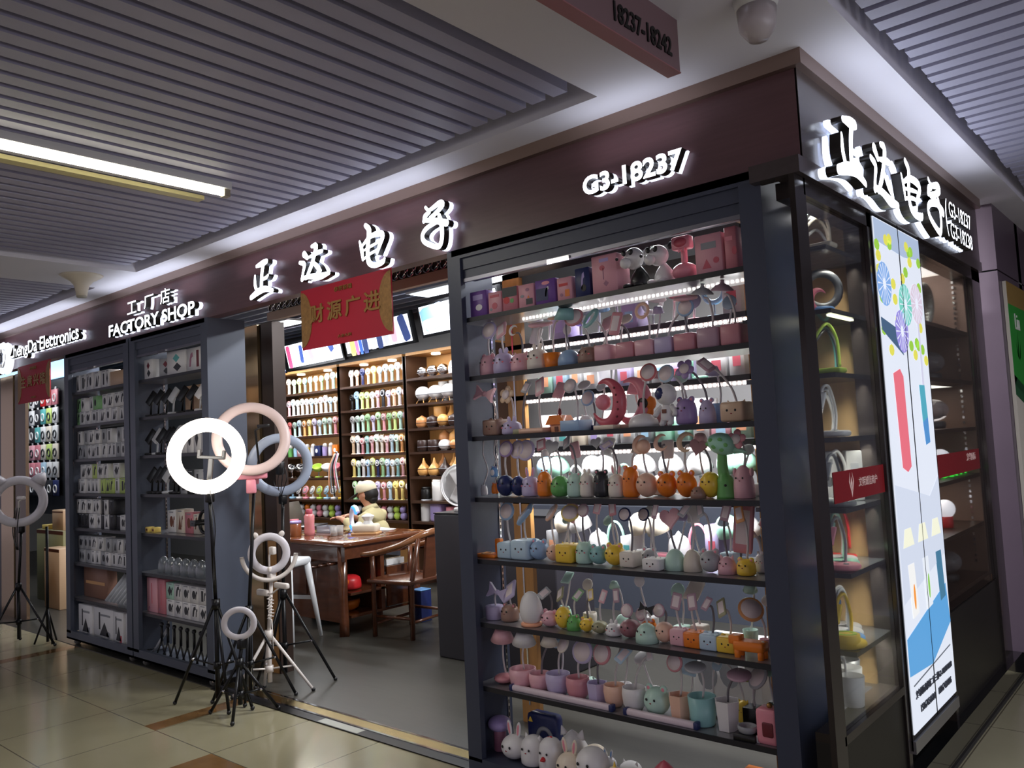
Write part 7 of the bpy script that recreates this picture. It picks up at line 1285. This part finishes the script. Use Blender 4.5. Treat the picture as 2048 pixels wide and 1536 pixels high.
t = thing('metal_stool', 'low stool under the seated person', 'stool', (-6.5, 5.42, 0.004)); put('seat', 'disc', P('dark'), t, (0, 0, 0.265), (0.17, 0.17, 0.2))
for q in range(4): mb = MB(); mb.cyl((0.12 * math.cos(q * R90 + .7), 0.12 * math.sin(q * R90 + .7), 0.255), (0.17 * math.cos(q * R90 + .7), 0.17 * math.sin(q * R90 + .7), 0), 0.014, n=8); mb.build('leg', [P('dark')], t)
# dark counter, pedestal fan, bin
x0_, y0_ = -4.36, 4.1
t = thing('counter', 'plain dark counter end panel inside the doorway', 'counter', (x0_, y0_, 0.004)); mb = MB(); mb.rbox((0.55, 0.2, 0.505), (1.1, 0.4, 1.01), 0.012); mb.build('body', [mat('charcoal laminate', (54, 52, 60), 0.5)], t); mb = MB(); mb.box(0, 0, 1.01, 1.1, 0.4, 1.018); mb.build('worktop', [P('dark')], t)
t = thing('pedestal_fan', 'white round fan standing on the dark counter', 'fan', (-4.38 + 0.16, 4.28, 1.02), 0.5); put('base', 'disc', P('white'), t, (0, 0, 0.014), (0.08, 0.08, 0.1)); put('pole', 'cyl', P('white'), t, (0, 0.02, 0.02), (0.02, 0.02, 0.08)); mb = MB(); mb.rbox((0, 0.04, 0.19), (0.08, 0.1, 0.1), 0.03); mb.build('motor', [P('white')], t); mb = MB(); mb.torus((0, 0, 0), 0.15, 0.008, 30, 6); mb.torus((0, 0, 0.035), 0.15, 0.005, 30, 6); mb.lathe([(0.15, -0.01), (0.1, -0.03), (0, -0.035)], 26); mb.build('guard', [P('white')], t, (0, -0.04, 0.19), (R90, 0, 0)); o = put('hub', 'disc', P('grey'), t, (0, -0.075, 0.19), (0.03, 0.03, 0.05), FACE_Y)
for k in range(3): put('blade', 'pill', P('white'), t, (0.07 * math.cos(k * 2.09), -0.05, 0.19 + 0.07 * math.sin(k * 2.09)), (0.06, 0.035, 0.02), (R90, k * -2.09, 0))
p_ = on_z(857, 1225, 0); t = thing('waste_bin', 'lilac waste bin with a bag liner behind the near chair', 'bin', (-5.35, 5.0 + 0.15, 0.004)); t.location = (-5.62 + 0.12, 5.55, 0.004); put('body', 'cup', mat('lilac bin', (190, 140, 205), 0.5), t, (0, 0, 0), (0.15, 0.15, 0.15)); put('liner', 'ring', mat('bin liner', (225, 200, 225), 0.4), t, (0, 0, 0.3), (0.16, 0.16, 0.06))
